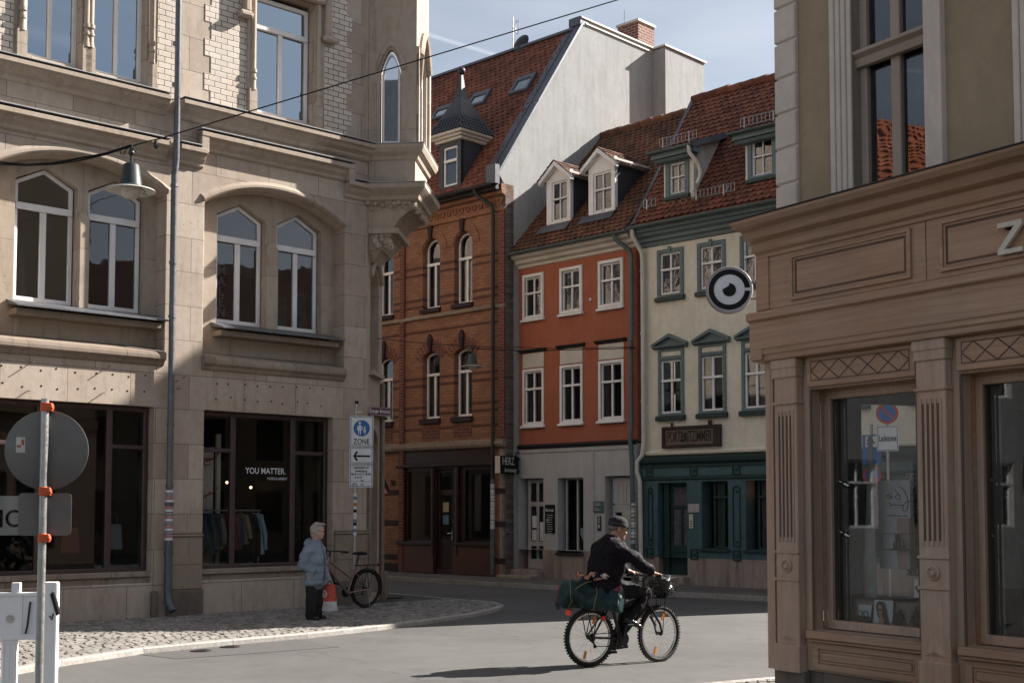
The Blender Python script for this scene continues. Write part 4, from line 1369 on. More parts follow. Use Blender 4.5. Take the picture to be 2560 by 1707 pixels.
for a, b2 in ((sx[0] - .02, sx[3] - .05), (sx[4] + .06, sx[7] + .02)): sill(brick, a, b2, -.10, .0185, .93, .07, 'brownblack', name="shop_sill")
for a, b2 in ((sx[1], sx[2]), (sx[5], sx[6])):
    MB().plate(cell(a, b2, zs0, zs1), (), .10, .106, back=False, rim=False).build("shop_pane", M['glass_shop'], brick, weld=False, fix=False)
dr = MB().plate(cell(sx[3], sx[4], .22, 2.9), [cell(sx[3] + .1, sx[4] - .1, 1.0, 2.2), cell(sx[3] + .08, sx[4] - .08, 2.35, 2.82)], .08, .13).build("door", M['brownblack'], brick, bevel=.008)
MB().plate(cell(sx[3] + .08, sx[4] - .08, .9, 2.84), (), .115, .12, back=False, rim=False).build("pane", M['glass_shop'], dr, weld=False, fix=False)
MB().tube([(sx[4] - .09, .06, 1.18), (sx[4] - .09, -.0, 1.18), (sx[4] - .2, -.0, 1.18)], .012, 6).box(sx[4] - .11, sx[4] - .07, .055, .079, 1.0, 1.26).build("handle", M['chrome'], dr)
MB().box(P(1103, 1262)[0], P(1117, 1262)[0], .07, .078, zf(1279), zf(1255)).build("notice", m_plain("cream_notice", (.42, .36, .22, 1), .7), dr)
MB().box(P(1103, 1290)[0], P(1117, 1290)[0], .07, .078, zf(1310), zf(1287)).build("poster", m_plain("blue_yellow_poster", (.1, .2, .26, 1), .7), dr)
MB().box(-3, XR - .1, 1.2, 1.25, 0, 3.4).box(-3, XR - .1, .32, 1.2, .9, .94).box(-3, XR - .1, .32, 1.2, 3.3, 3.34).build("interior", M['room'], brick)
MB().box(P(1166, 1300)[0], P(1182, 1300)[0], .3, .33, 1.25, 2.75).build("hanging_banner", M['curtain_grey'], brick)
t = MB(); put_text(t, "30", P(983, 1207)[0], -.01, P(983, 1207)[1], size=.22, depth=.01, bold=.004); t.build("house_number", M['black'], brick)
# stone bands, cornice, pilasters
bb = MB()
bb.sweep([(0, 7.05), (-.08, 7.07), (-.09, 7.13), (-.04, 7.17), (0, 7.18)], -6.5, XR + .02)
bb.build("string_course", M['stone_dark'], brick, bevel=.01)
bb = MB(); bb.sweep([(0, 3.42), (-.10, 3.45), (-.14, 3.52), (-.14, 3.60), (0, 3.66)], -6.5, XR + .02); bb.build("shop_cornice", M['stone_dark'], brick)
bb = MB(); bb.sweep([(0, 9.60), (-.05, 9.62), (-.05, 9.68), (0, 9.70)], -6.5, XR); bb.sweep([(0, 10.0), (-.12, 10.04), (-.16, 10.15), (-.16, 10.3), (0, 10.3)], -6.5, XR)
for k in range(36): bb.lathe([(.085, 0), (.085, -.03), (.05, -.045), (.05, -.02), (.0, -.02)], (-6.3 + k * .245, 0, 9.86), 10, 'y')
bb.build("frieze", M['brick'], brick, smooth=30)
boxes(brick, "pilaster", M['brick_red'], [(-1.63, -1.45, -.07, -.001, 0, 9.6), (2.26, XR, -.07, -.001, 3.66, 9.6)], .01)
for zc in (1.45, 2.3, .5): boxes(brick, "dark_brick_band", M['brick_dark'], [(-6.5, sx[0] - .001, -.012, -.001, zc - .07, zc + .07), (sx[7] + .001, XR, -.012, -.001, zc - .07, zc + .07)])
boxes(brick, "brick_plinth", M['brick_dark'], [(-6.5, sx[0] - .03, -.05, -.001, 0.0, .32)])
for a, b2 in BX:
    c0 = (a + b2) / 2
    k = MB(); k.add([(c0 - .05, -.09, 9.27), (c0 + .05, -.09, 9.27), (c0 + .09, -.09, 9.62), (c0 - .09, -.09, 9.62), (c0 - .05, 0, 9.27), (c0 + .05, 0, 9.27), (c0 + .09, 0, 9.62), (c0 - .09, 0, 9.62)], [(0, 1, 2, 3), (0, 4, 5, 1), (1, 5, 6, 2), (2, 6, 7, 3), (3, 7, 4, 0)])
    k.add([(c0 - .045, -.09, 6.14), (c0 + .045, -.09, 6.14), (c0 + .08, -.09, 6.5), (c0, -.09, 6.62), (c0 - .08, -.09, 6.5), (c0 - .045, 0, 6.14), (c0 + .045, 0, 6.14), (c0 + .08, 0, 6.5), (c0, 0, 6.62), (c0 - .08, 0, 6.5)], [(0, 1, 2, 3, 4), (0, 5, 6, 1), (1, 6, 7, 2), (2, 7, 8, 3), (3, 8, 9, 4), (4, 9, 5, 0)])
    k.build("keystone", M['brick_dark'], brick)
    ar = MB()
    f, bp = top_fn('arc', a - .02, b2 + .02, 9.30, .355)
    n = 20
    R = (.365 ** 2 + .355 ** 2) / (2 * .355); zc0 = 9.30 - R
    vs = []
    for q in range(n + 1):
        an = pi * q / n
        for rr, y in ((.37, -.001), (.37, -.025), (.62, -.025), (.62, -.001)): vs.append((c0 + rr * cos(an), y, 8.945 + rr * sin(an)))
    ar.add(vs, [(i * 4 + j, i * 4 + (j + 1) % 4, (i + 1) * 4 + (j + 1) % 4, (i + 1) * 4 + j) for i in range(n) for j in range(4)])
    ar.build("arch_ring", M['brick'], brick)
    ar = MB()                                           # alternating red and buff voussoirs over the segmental heads
    for q in range(11):
        an = radians(90 + (q - 5) * 11.5)
        an2 = an + radians(8.2)
        if q == 5: continue
        zb = 5.66
        pts = [(c0 + rr * cos(t2) * .93, zb + rr * sin(t2)) for rr, t2 in ((.50, an - radians(2)), (.80, an - radians(1)), (.80, an2 - radians(3)), (.50, an2 - radians(2)))]
        ar.plate(pts, (), -.012, -.001, back=False)
    ar.build("voussoir", M['brick_red'], brick)
    window(brick, a + .01, b2 - .01, 7.36, 9.27, .16, [(8.58, [.5]), (None, [])], kind='arc', rise=.325, fw=.055, mw=.07, fmat='white_paint', gmat='glass')
    window(brick, a + .01, b2 - .01, 4.32, 6.13, .16, [(5.52, [.5]), (None, [])], kind='arc', rise=.13, fw=.055, mw=.07, fmat='white_paint', gmat='glass', curtain='sides', pale=True)
    sill(brick, a - .05, b2 + .05, -.10, .16, 7.33, .11, 'brick_dark')
    sill(brick, a - .05, b2 + .05, -.10, .16, 4.29, .13, 'brick_dark')
    pn = MB(); pn.box(a, b2, -.012, -.001, 3.72, 4.05); pn.build("apron", M['brick_red'], brick)
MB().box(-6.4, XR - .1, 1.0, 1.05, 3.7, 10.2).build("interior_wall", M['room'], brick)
# roof
RB = RoofPlane(FB, -.35, 10.32, 1.45)
yr = 3.12
ridge_z = RB.z(yr)
random.seed(31)
rf = tiles(brick, RB, -6.5, XR - .42, yr, 'tile_red', .20, .17, round_=False, lift=.022)
MB().box(-6.5, XR - .2, yr - .1, yr + .1, ridge_z - .02, ridge_z + .05).build("ridge", M['lead'], rf)
MB().sweep([(yr, ridge_z - .05), (yr + 6, ridge_z - 6), (yr + 6, ridge_z - 6.1), (yr, ridge_z - .15)], -6.5, XR - .3).build("rear_slope", M['tile_brown'], rf)
gw = MB()
gy = lambda y: RB.z(y) + .16
G0 = [(0, 0), (0, 10.2), (-.28, 10.55), (yr + .05, gy(yr + .05)), (8.35, gy(yr + .05) - .02), (8.35, 0)]
gm = Matrix(((0, -1, 0, XR), (1, 0, 0, 0), (0, 0, 1, 0), (0, 0, 0, 1)))
# wall lies in the (y, z) plane facing the orange house
gp = MB().plate(G0, (), 0, .22)
gp.v = [(XR - q[1], q[0], q[2]) for q in gp.v]
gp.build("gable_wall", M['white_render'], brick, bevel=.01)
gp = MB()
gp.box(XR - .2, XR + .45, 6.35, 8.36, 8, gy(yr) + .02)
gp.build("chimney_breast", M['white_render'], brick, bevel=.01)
gp = MB()
gp.box(XR - .27, XR + .05, yr - .1, 6.34, gy(yr) + .075, gy(yr) + .12); gp.box(XR - .25, XR + .50, 6.30, 8.42, gy(yr) + .05, gy(yr) + .10); gp.box(XR + .001, XR + .04, yr + .1, 6.2, gy(yr) - .06, gy(yr) - .02)
gp.build("coping", M['offwhite'], brick)
fl = MB()
L1 = (RB.L)
for a, b2 in ((-.25, 1.2), (1.24, yr)):
    fl.add([(XR - .62, a, RB.z(a) + .045), (XR - .24, a, RB.z(a) + .055), (XR - .24, b2, RB.z(b2) + .055), (XR - .62, b2, RB.z(b2) + .045)], [(0, 1, 2, 3)])
    fl.add([(XR - .24, a, RB.z(a) + .05), (XR - .24, a, gy(a) + .05), (XR - .24, b2, gy(b2) + .05), (XR - .24, b2, RB.z(b2) + .05)], [(0, 1, 2, 3)])
    fl.add([(XR - .25, a, gy(a) + .02), (XR + .03, a, gy(a) + .02), (XR + .03, b2, gy(b2) + .02), (XR - .25, b2, gy(b2) + .02), (XR + .03, a, gy(a) - .08), (XR + .03, b2, gy(b2) - .08)], [(0, 1, 2, 3), (1, 4, 5, 2)])
fl.box(XR - .3, XR + .03, -.42, -.26, 10.25, 10.75)
fl.box(XR - .42, XR + .02, yr - .12, yr + .22, gy(yr) - .1, gy(yr) + .13)
fl.build("verge_flashing", M['lead'], rf, weld=False)
gutter(brick, -6.5, XR - .05, -.45, 10.26, 'gutter_dark', .09)
MB().box(-6.5, XR - .03, -.34, .0, 10.12, 10.30).build("eaves_board", M['gutter_dark'], brick)
pipe(brick, [(1.75, -.45, 10.2), (1.78, -.42, 10.05), (2.10, -.14, 9.75), (2.12, -.13, 9.5), (2.12, -.13, 2.6)], .05, 'gutter_dark', rings=[(2.12, -.13, z) for z in (9.3, 7.6, 5.8, 4.2)])
pipe(brick, [(2.12, -.13, 2.6), (2.12, -.13, .15)], .058, 'zinc', "downpipe_foot", rings=[(2.12, -.13, z) for z in (2.5, 1.2)])
sk_ = MB()
random.seed(77)
for k in range(15):
    sk_.cur = k % 2
    sk_.lathe([(.0605, -.035), (.0605, .035)], (2.12, -.13, 1.35 + k * .08 + random.uniform(-.01, .01)), 12)
sk_.build("sticker", [M['sign_white'], M['offwhite']], brick, smooth=True)
# skylights
for (u0, v0, u1, v1) in ((1283, 240, 1337, 189), (1177, 273, 1224, 230), (1087, 304, 1131, 265)):
    a = RB.hit(u0, v0); c2 = RB.hit(u1, v1)
    xc, w = (a.x + c2.x) / 2, .36
    s0, s1 = (a.y - RB.y0) * RB.L, (c2.y - RB.y0) * RB.L
    Tm = Matrix.Translation((xc, RB.y0, RB.z0)) @ Matrix.Rotation(atan2(RB.k, 1), 4, 'X')
    m2 = MB().plate([(-w, s0), (w, s0), (w, s1), (-w, s1)], [[(-w + .09, s0 + .09), (w - .09, s0 + .09), (w - .09, s1 - .16), (-w + .09, s1 - .16)]], -.10, .03)
    m2.v = [(q[0], q[2], -q[1]) for q in m2.v]
    sk = m2.xform(Tm).build("skylight", M['lead'], rf)
    m2 = MB().add([(-w + .08, s0 + .08, .07), (w - .08, s0 + .08, .07), (w - .08, s1 - .14, .07), (-w + .08, s1 - .14, .07)], [(0, 1, 2, 3)])
    m2.xform(Tm).build("pane", m_plain("skylight_glass", (.42, .44, .47, 1), .08, .85, .05, 5, 0, 1.0) if "skylight_glass" not in bpy.data.materials else bpy.data.materials["skylight_glass"], sk)
# slate turret dormer
b0 = RB.hit(1107, 477)
yd = b0.y
xa, xb = FB.P(1099, 450, yd)[0], FB.P(1152, 450, yd)[0]
zt = FB.P(1107, 372, yd)[1]
zb = b0.z - .1
dm = MB().plate([(xa, zb), (xb, zb), (xb, zt + .12), (xa, zt + .12)], [[(xa + .14, zb + .18), (xb - .14, zb + .18), (xb - .14, zt), (xa + .14, zt)]], yd, yd + .1)
yb = yd + 1.5
dm.add([(xa, yd, zb), (xa, yd, zt + .12), (xa, yb, zt + .12), (xa, yb, zb)], [(0, 1, 2, 3)]).add([(xb, yd, zb), (xb, yd, zt + .12), (xb, yb, zt + .12), (xb, yb, zb)], [(3, 2, 1, 0)])
dorm = dm.build("turret_dormer", M['slate'], brick)
window(dorm, xa + .14, xb - .14, zb + .18, zt, yd + .03, [(zb + .18 + (zt - zb - .18) * .64, []), (None, [])], fw=.06, mw=.07, fmat='white_paint')
cr = MB()
for e, z0, z1 in ((.10, .12, .20), (.17, .20, .27), (.24, .27, .36)): cr.box(xa - e, xb + e, yd - e, yb + .2, zt + z0, zt + z1 - .001)
cr.build("cornice", M['offwhite'], dorm, bevel=.02)
xc, yc = (xa + xb) / 2, yd + (xb - xa) / 2
zz = zt + .36
sp_ = MB()
rings = [(.62, 0), (.44, .32), (.27, .72), (.13, 1.02), (.075, 1.25), (.03, 1.72)]
vs = []
hx = (xb - xa) / 2 + .26
for r, h in rings: vs += [(xc - r / .62 * hx, yc - r / .62 * hx, zz + h), (xc + r / .62 * hx, yc - r / .62 * hx, zz + h), (xc + r / .62 * hx, yc + r / .62 * hx, zz + h), (xc - r / .62 * hx, yc + r / .62 * hx, zz + h)]
fs = [(i * 4 + k, i * 4 + (k + 1) % 4, (i + 1) * 4 + (k + 1) % 4, (i + 1) * 4 + k) for i in range(len(rings) - 1) for k in range(4)] + [(20, 21, 22, 23)]
sp_.add(vs, fs)
spo = sp_.build("spire", M['slate'], dorm)
MB().ball((xc, yc, zz + 1.82), .11, n=14, m=8).build("finial_ball", M['gutter_dark'], dorm, smooth=True)
sl = MB()                                              # fish-scale slates on the spire
for side in range(2):
    for r in range(9):
        f0 = r / 10
        h = f0 * 1.0
        wv = hx * (1 - f0 * .86)
        for c in range(max(2, int(wv * 2 / .13))):
            x = -wv + (c + .5 + .5 * (r % 2)) * .13
            if abs(x) > wv - .03: continue
            e = wv + .012
            w2, hh = .058, .13
            if side == 0: q = [(xc + x - w2, yc - e, zz + h + .02), (xc + x, yc - e - .01, zz + h - .03), (xc + x + w2, yc - e, zz + h + .02), (xc + x + w2, yc - e + .10, zz + h + hh), (xc + x - w2, yc - e + .10, zz + h + hh)]
            else: q = [(xc + e, yc + x - w2, zz + h + .02), (xc + e + .01, yc + x, zz + h - .03), (xc + e, yc + x + w2, zz + h + .02), (xc + e - .10, yc + x + w2, zz + h + hh), (xc + e - .10, yc + x - w2, zz + h + hh)]
            sl.add(q, [(0, 1, 2, 3, 4)])
sl.build("slates", M['slate'], spo, weld=False, fix=False)
# tiled side dormer at the left edge of the roof
q0 = RB.hit(1088, 352)
m2 = MB()
m2.add([(q0.x - 2.2, q0.y - .1, q0.z + .2), (q0.x + .1, q0.y - .1, q0.z + .2), (q0.x - .05, q0.y + .9, q0.z + .95), (q0.x - 2.2, q0.y + .9, q0.z + .95), (q0.x + .1, q0.y - .1, q0.z - .2), (q0.x + .1, q0.y + .9, q0.z + .8)], [(0, 1, 2, 3), (1, 4, 5, 2)])
m2.build("side_dormer", M['tile_brown'], rf)
# chimney behind the gable, aerial, dish
ch = MB()
cx0 = FB.P(1568, 130, 5.0)
cpt = at_depth(1566, 134, 36.2); cpl = FB.mi @ cpt
CW = .62
ch.box(XR - 1.35, XR - .55, 6.35, 7.15, 10.5, 16.6)
chim = ch.build("chimney", m_brick("chimney_brick", ((0.22, .075, .05, 1), (.17, .055, .04, 1)), (.35, .3, .26, 1), .25, .085, .014), brick)
MB().box(XR - 1.39, XR - .51, 6.31, 7.19, 16.601, 16.67).build("cap", M['offwhite'], chim)
MB().tube([(XR - 1.2, 6.5, 16.6), (XR - 1.2, 6.5, 17.15)], .012, 5).build("rod", M['steel'], chim)
am = at_depth(1264, 150, FB.W(XR - 2.4, yr, 0).y); al = FB.mi @ am
ant = thing("satellite_dish", "dark satellite dish with whip aerial standing on the brick house ridge", "satellite dish", FB.m @ Matrix.Translation((al.x, yr, ridge_z)))
MB().tube([(0, 0, 0), (0, 0, 1.05)], .018, 6).build("mast", M['steel'], ant)
MB().lathe([(.0, .03), (.15, .045), (.29, .10), (.30, .11), (.15, .055), (0, .04)], (0, 0, 0), 22, 'y', Matrix.Rotation(radians(-18), 3, 'X')).xform(Matrix.Translation((.33, -.1, .18))).build("dish", M['gutter_dark'], ant, smooth=True)
MB().torus((.18, 0, .68), .11, .014, 'y', 16, 5, Matrix.Diagonal((.7, 1, 1.8)).to_3x3()).tube([(0, 0, .68), (.1, 0, .68)], .01, 4).build("aerial", M['sign_white'], ant)

# ================================================================ ORANGE HOUSE
orange = thing("orange_house", "orange rendered house with white windows over a pale grey ground floor", "building", FO.m)
P = FO.P
OW = [(-.89, -.12), (.44, 1.22), (1.74, 2.56)]
XL, XE = -1.66, 2.95
h2 = [cell(a + .06, b2 - .06, 6.80, 7.86) for a, b2 in OW]
h1 = [cell(a + .05, b2 - .05, 4.02, 5.40) for a, b2 in OW]
MB().plate([(XL, 3.45), (XE, 3.45), (XE, 8.45), (XL, 8.45)], h2 + h1, 0, .3).build("wall", M['orange'], orange, bevel=.006)
DOORS = [(-.99, -.13, .42, 2.62), (1.95, 2.83, .22, 2.63)]
GWN = (.37, 1.24, .76, 2.61)
MB().plate([(XL, .80), (XE, .80), (XE, 3.40), (XL, 3.40)], [cell(d[0], d[1], .801, d[3]) for d in DOORS] + [cell(GWN[0], GWN[1], .801, GWN[3])], -.03, .3).build("ground_wall", M['grey_render'], orange, bevel=.006)
MB().plate([(XL, 0), (XE, 0), (XE, .798), (XL, .798)], [cell(DOORS[0][0], DOORS[0][1], .2, .797), cell(DOORS[1][0], DOORS[1][1], .1, .797), cell(GWN[0], GWN[1], .70, .797)], -.06, .3).build("plinth", M['base_render'], orange, bevel=.01)
tr = MB()
tr.sweep([(0, 3.36), (-.06, 3.38), (-.10, 3.44), (-.10, 3.47), (0, 3.50)], XL - .05, XE); tr.build("belt_course", M['gutter_dark'], orange)
tr = MB(); tr.sweep([(-.031, 3.27), (-.055, 3.27), (-.055, 3.35), (-.031, 3.35)], XL, XE); tr.box(1.52, 1.60, -.055, -.031, .8, 3.27); tr.box(-1.34, -1.28, -.05, -.031, .8, 3.27); tr.build("trim", M['grey_paint'], orange, bevel=.004)
cn = MB(); cn.sweep([(0, 8.10), (-.05, 8.12), (-.06, 8.18), (-.16, 8.23), (-.18, 8.30), (-.30, 8.34), (-.34, 8.44), (-.34, 8.47), (0, 8.5)], XL - .12, XE); cn.build("eaves_cornice", M['offwhite'], orange)
gutter(orange, XL - .25, XE + .05, -.42, 8.47, 'gutter_green', .075)
for (a, b2) in OW:
    # second floor: moulded white surround, two-by-two casement
    w = MB().plate(cell(a, b2, 6.74, 7.93), [cell(a + .085, b2 - .085, 6.83, 7.845)], -.035, -.001); w.plate(cell(a + .02, b2 - .02, 6.76, 7.91), [cell(a + .085, b2 - .085, 6.83, 7.845)], -.05, -.036)
    w.build("surround", M['white_paint'], orange, bevel=.006)
    xm = (a + b2) / 2
    window(orange, a + .07, b2 - .07, 6.81, 7.85, .02, [(7.43, [.5]), (None, [.5])], fw=.05, mw=.05, gmat='glass_old', curtain='sides' if a > 1 else None, pale=True)
    sill(orange, a - .03, b2 + .03, -.09, -.001, 6.735, .05)
    # first floor: tall casement, blank panel and little cornice above
    w = MB().plate(cell(a, b2, 3.97, 5.45), [cell(a + .075, b2 - .075, 4.04, 5.38)], -.035, -.001); w.build("surround", M['white_paint'], orange, bevel=.006)
    window(orange, a + .06, b2 - .06, 4.03, 5.39, .02, [(4.93, [.5]), (None, [.5])], fw=.05, mw=.055, gmat='glass', curtain='left' if a < 2 else 'sides')
    sill(orange, a - .04, b2 + .04, -.09, -.001, 3.965, .05)
    MB().box(a + .005, b2 - .005, -.02, -.001, 5.48, 5.86).build("panel", M['offwhite'], orange, bevel=.004)
    k = MB(); k.sweep([(-.001, 5.87), (-.05, 5.88), (-.11, 5.93), (-.12, 5.95), (-.001, 5.97)], a - .07, b2 + .08); k.build("window_cornice", M['gutter_dark'], orange)
# doors, shop window, steps
d = DOORS[0]
dx0, dx1 = d[0] + .14, d[1] - .02
hs = []
for (za, zb) in ((2.02, 2.50), (1.0, 1.9)):
    for (fa, fb) in ((.14, .44), (.56, .86)): hs.append(cell(dx0 + (dx1 - dx0) * fa, dx0 + (dx1 - dx0) * fb, za, zb))
for (fa, fb) in ((.14, .44), (.56, .86)): hs.append(cell(dx0 + (dx1 - dx0) * fa, dx0 + (dx1 - dx0) * fb, .55, .88))
dd = MB().plate(cell(dx0, dx1, .30, 2.60), hs, .14, .19).build("door", M['grey_paint'], orange, bevel=.008)
g = MB()
for h in hs: g.plate(h, (), .165, .17, back=False, rim=False)
g.build("pane", M['glass_shop'], dd, weld=False, fix=False)
n = MB()
for q in ((.2, .42, 1.35, 1.66), (.2, .42, 1.02, 1.3), (.6, .85, 1.1, 1.5), (.6, .85, 1.02, 1.09)): n.box(dx0 + (dx1 - dx0) * q[0], dx0 + (dx1 - dx0) * q[1], .155, .16, q[2], q[3])
n.build("notice", M['sign_white'], dd)
MB().tube([(dx1 - .06, .10, 1.0), (dx1 - .06, .08, 1.05), (dx1 - .06, .08, 2.0), (dx1 - .06, .10, 2.05)], .012, 6).build("handle", M['gutter_dark'], dd)
d = DOORS[1]
dd = MB()
dd.plate(cell(d[0] + .14, d[1], .2, 2.6), [cell(d[0] + .22, d[0] + .42, 1.05, 1.75)], .10, .15)
for (fa, fb, za, zb) in ((.2, .47, 1.95, 2.45), (.55, .84, 1.95, 2.45), (.55, .84, 1.25, 1.8), (.55, .84, .4, 1.15), (.2, .47, .4, .95)):
    x0, x1 = d[0] + .14 + (d[1] - d[0] - .14) * fa, d[0] + .14 + (d[1] - d[0] - .14) * fb
    dd.plate(cell(x0, x1, za, zb), [cell(x0 + .03, x1 - .03, za + .03, zb - .03)], .085, .099)
dd = dd.build("door", M['grey_paint'], orange, bevel=.006)
MB().plate(cell(d[0] + .22, d[0] + .42, 1.05, 1.75), (), .13, .136, back=False, rim=False).build("pane", M['glass_shop'], dd, weld=False, fix=False)
MB().box(d[0] + .5, d[0] + .75, .078, .083, 1.45, 1.78).build("notice", m_plain("door_notice", (.5, .5, .44, 1), .7), dd)
MB().ball((d[0] + .2, .06, 1.95), .025).build("knob", M['gutter_dark'], dd, smooth=True)
window(orange, GWN[0] + .14, GWN[1], GWN[2], GWN[3], .12, [(None, [.54])], fw=.045, mw=.06, fmat='grey_paint', gmat='glass_shop')
sill(orange, GWN[0] - .03, GWN[1] + .03, -.11, .12, .74, .06, 'gutter_dark')
MB().box(-1.6, 2.9, 1.1, 1.15, 0, 8.3).build("interior_wall", M['room'], orange)
MB().box(-1.6, 2.9, .32, 1.1, .2, .25).build("floor", M['room'], orange)
stp = MB(); stp.box(-1.12, -.08, -.34, -.061, 0, .30); stp.box(-1.2, .02, -.66, -.341, 0, .16); stp.build("steps", M['base_render'], orange, bevel=.015)
# blue crest sticker in the window
cr = MB().plate([(1.02, 1.36), (1.20, 1.36), (1.20, 1.2), (1.11, 1.06), (1.02, 1.2)], (), .105, .11); cr.build("crest_sticker", m_plain("pale_blue_crest", (.2, .26, .32, 1), .6), orange)
# chalkboard, plaque, bell panel
x0, x1 = P(1366, 1290)[0], P(1390, 1290)[0]
zt, zb = P(1378, 1261)[1], P(1378, 1333)[1]
cbd = tag(MB().box(x0, x1, -.06, -.031, zb, zt).xform(FO.m).build("chalkboard", M['black'], None, bevel=.006), "tall black chalk menu board on grey wall between door and window", "menu board")
t = MB(); put_text(t, "lille-kola", (x0 + x1) / 2, -.062, zt - .14, size=.105, depth=.002, xs=.8, bold=.002)
random.seed(8)
for k in range(11):
    z = zt - .27 - k * .058
    t.add([((x0 + x1) / 2 - random.uniform(.05, .14), -.0625, z), ((x0 + x1) / 2 + random.uniform(.03, .14), -.0625, z), ((x0 + x1) / 2 + .1, -.0625, z + .012), ((x0 + x1) / 2 - .1, -.0625, z + .012)], [(0, 1, 2, 3)])
t.lathe([(.03, 0), (.028, -.002)], (x0 + .09, -.0605, zb + .34), 10, 'y')
lt = t.xform(FO.m).build("lettering", M['sign_white'], cbd)
x0, x1 = P(1486, 1265)[0], P(1513, 1265)[0]; zt, zb = P(1500, 1252)[1], P(1500, 1281)[1]
pq = tag(MB().box(x0, x1, -.055, -.031, zb, zt).xform(FO.m).build("wall_plaque", m_plain("grey_blue_plaque", (.12, .17, .18, 1), .35, .3), None, bevel=.006), "grey-blue company plaque on the grey wall beside the panelled door", "plaque")
t = MB()
for z, w in ((.75, .8), (.62, .8), (.34, .3), (.22, .75)): t.box(x0 + .05, x0 + .05 + (x1 - x0 - .1) * w, -.058, -.0555, zb + (zt - zb) * z, zb + (zt - zb) * z + .02)
t.xform(FO.m).build("lettering", M['grey_paint'], pq)
x0, x1 = P(1496, 1300)[0], P(1505.6, 1300)[0]; zt, zb = P(1500, 1289)[1], P(1500, 1325.6)[1]
pq = tag(MB().box(x0, x1, -.05, -.031, zb, zt).xform(FO.m).build("doorbell_panel", M['gutter_dark'], None, bevel=.006), "narrow dark doorbell panel below the grey-blue plaque", "doorbell")
t = MB()
for k in range(3): t.box(x0 + .03, x1 - .03, -.055, -.0505, zb + .19 + k * .06, zb + .225 + k * .06)
t.box(x0 + .03, x1 - .03, -.055, -.0505, zb + .06, zb + .15)
t.xform(FO.m).build("button", M['grey_paint'], pq)
tag(MB().box(1.46, 1.53, -.05, -.001, 6.98, 7.05).xform(FO.m).build("alarm_box", M['sign_white'], None, bevel=.008), "tiny white box on the orange wall between upper windows", "alarm box")
# downpipes
pipe(orange, [(2.62, -.42, 8.42), (2.62, -.40, 8.30), (2.85, -.16, 8.05), (2.89, -.12, 7.9), (2.89, -.12, 6.0), (2.86, -.12, 5.85), (2.86, -.12, 3.9), (2.86, -.16, 3.5), (2.86, -.12, 3.2), (2.90, -.14, 2.9), (2.93, -.14, .15)], .055, 'gutter_green', rings=[(2.89, -.12, 7.4), (2.89, -.12, 6.3), (2.86, -.12, 5.0), (2.86, -.12, 3.9), (2.92, -.14, 2.2), (2.92, -.14, 1.0)])
sk_ = MB()
random.seed(78)
for k in range(12):
    sk_.cur = k % 3
    sk_.lathe([(.0575, -.03), (.0575, .03)], (2.925, -.14, 1.0 + k * .085 + random.uniform(-.015, .015)), 12)
sk_.build("sticker", [M['sign_white'], M['grey_paint'], M['offwhite']], orange, smooth=True)
# hanging sign
hs_ = thing("hanging_sign", "black box sign lettered HERZ hanging out from the orange house", "sign", FO.m @ Matrix.Translation((-.98, -.03, P(1290, 1163)[1])))
zh = (P(1285, 1142)[1] - P(1285, 1185)[1]) / 2
bx = MB().box(-.09, .09, -.80, -.12, -zh, zh).build("sign_box", M['black'], hs_, bevel=.01)
MB().box(-.092, .092, -.805, -.801, -zh + .005, zh - .005).build("edge", M['offwhite'], hs_)
t = MB(); put_text(t, "HERZ", -.03, 0, .08, size=.28, depth=.003, xs=.62); put_text(t, "beratung", .04, 0, -.14, size=.15, depth=.003, xs=.8, shear=.35)
t.v = [(.0935 - q[1] * .5, -.48 + q[0], q[2]) for q in t.v]
t.build("lettering", M['sign_white'], hs_, fix=False)
k = MB(); k.tube([(0, -.12, .16), (0, .0, .16)], .018, 6).tube([(0, -.16, -.16), (0, .0, -.16)], .018, 6).tube([(.0, 0, zh + .12), (0, -.12, zh + .1), (0, -.16, zh)], .02, 6); k.build("bracket", M['gutter_dark'], hs_)
# roof and dormers
RO = RoofPlane(FO, -.40, 8.50, 1.02)
yro = 3.42
random.seed(41)
rf = tiles(orange, RO, XL + .12, XE - .02, yro, 'tile_brown', .18, .175, lift=.028)
ridge_caps(rf, XL + .1, XE, yro, RO.z(yro) + .02, 'tile_brown', .11)
MB().add([(XL - .1, yro, RO.z(yro) - .02), (XE, yro, RO.z(yro) - .02), (XE, yro + 4, RO.z(yro) - 4), (XL - .1, yro + 4, RO.z(yro) - 4)], [(0, 1, 2, 3)]).build("rear_slope", M['tile_brown'], rf)
v = MB().add([(XL - .06, -.40, 8.50), (XL + .16, -.40, 8.54), (XL + .16, yro, RO.z(yro) + .06), (XL - .06, yro, RO.z(yro) + .04), (XL - .06, -.40, 8.72), (XL - .06, yro, RO.z(yro) + .2)], [(0, 1, 2, 3), (0, 3, 5, 4)])
v.build("verge_flashing", M['lead'], rf)
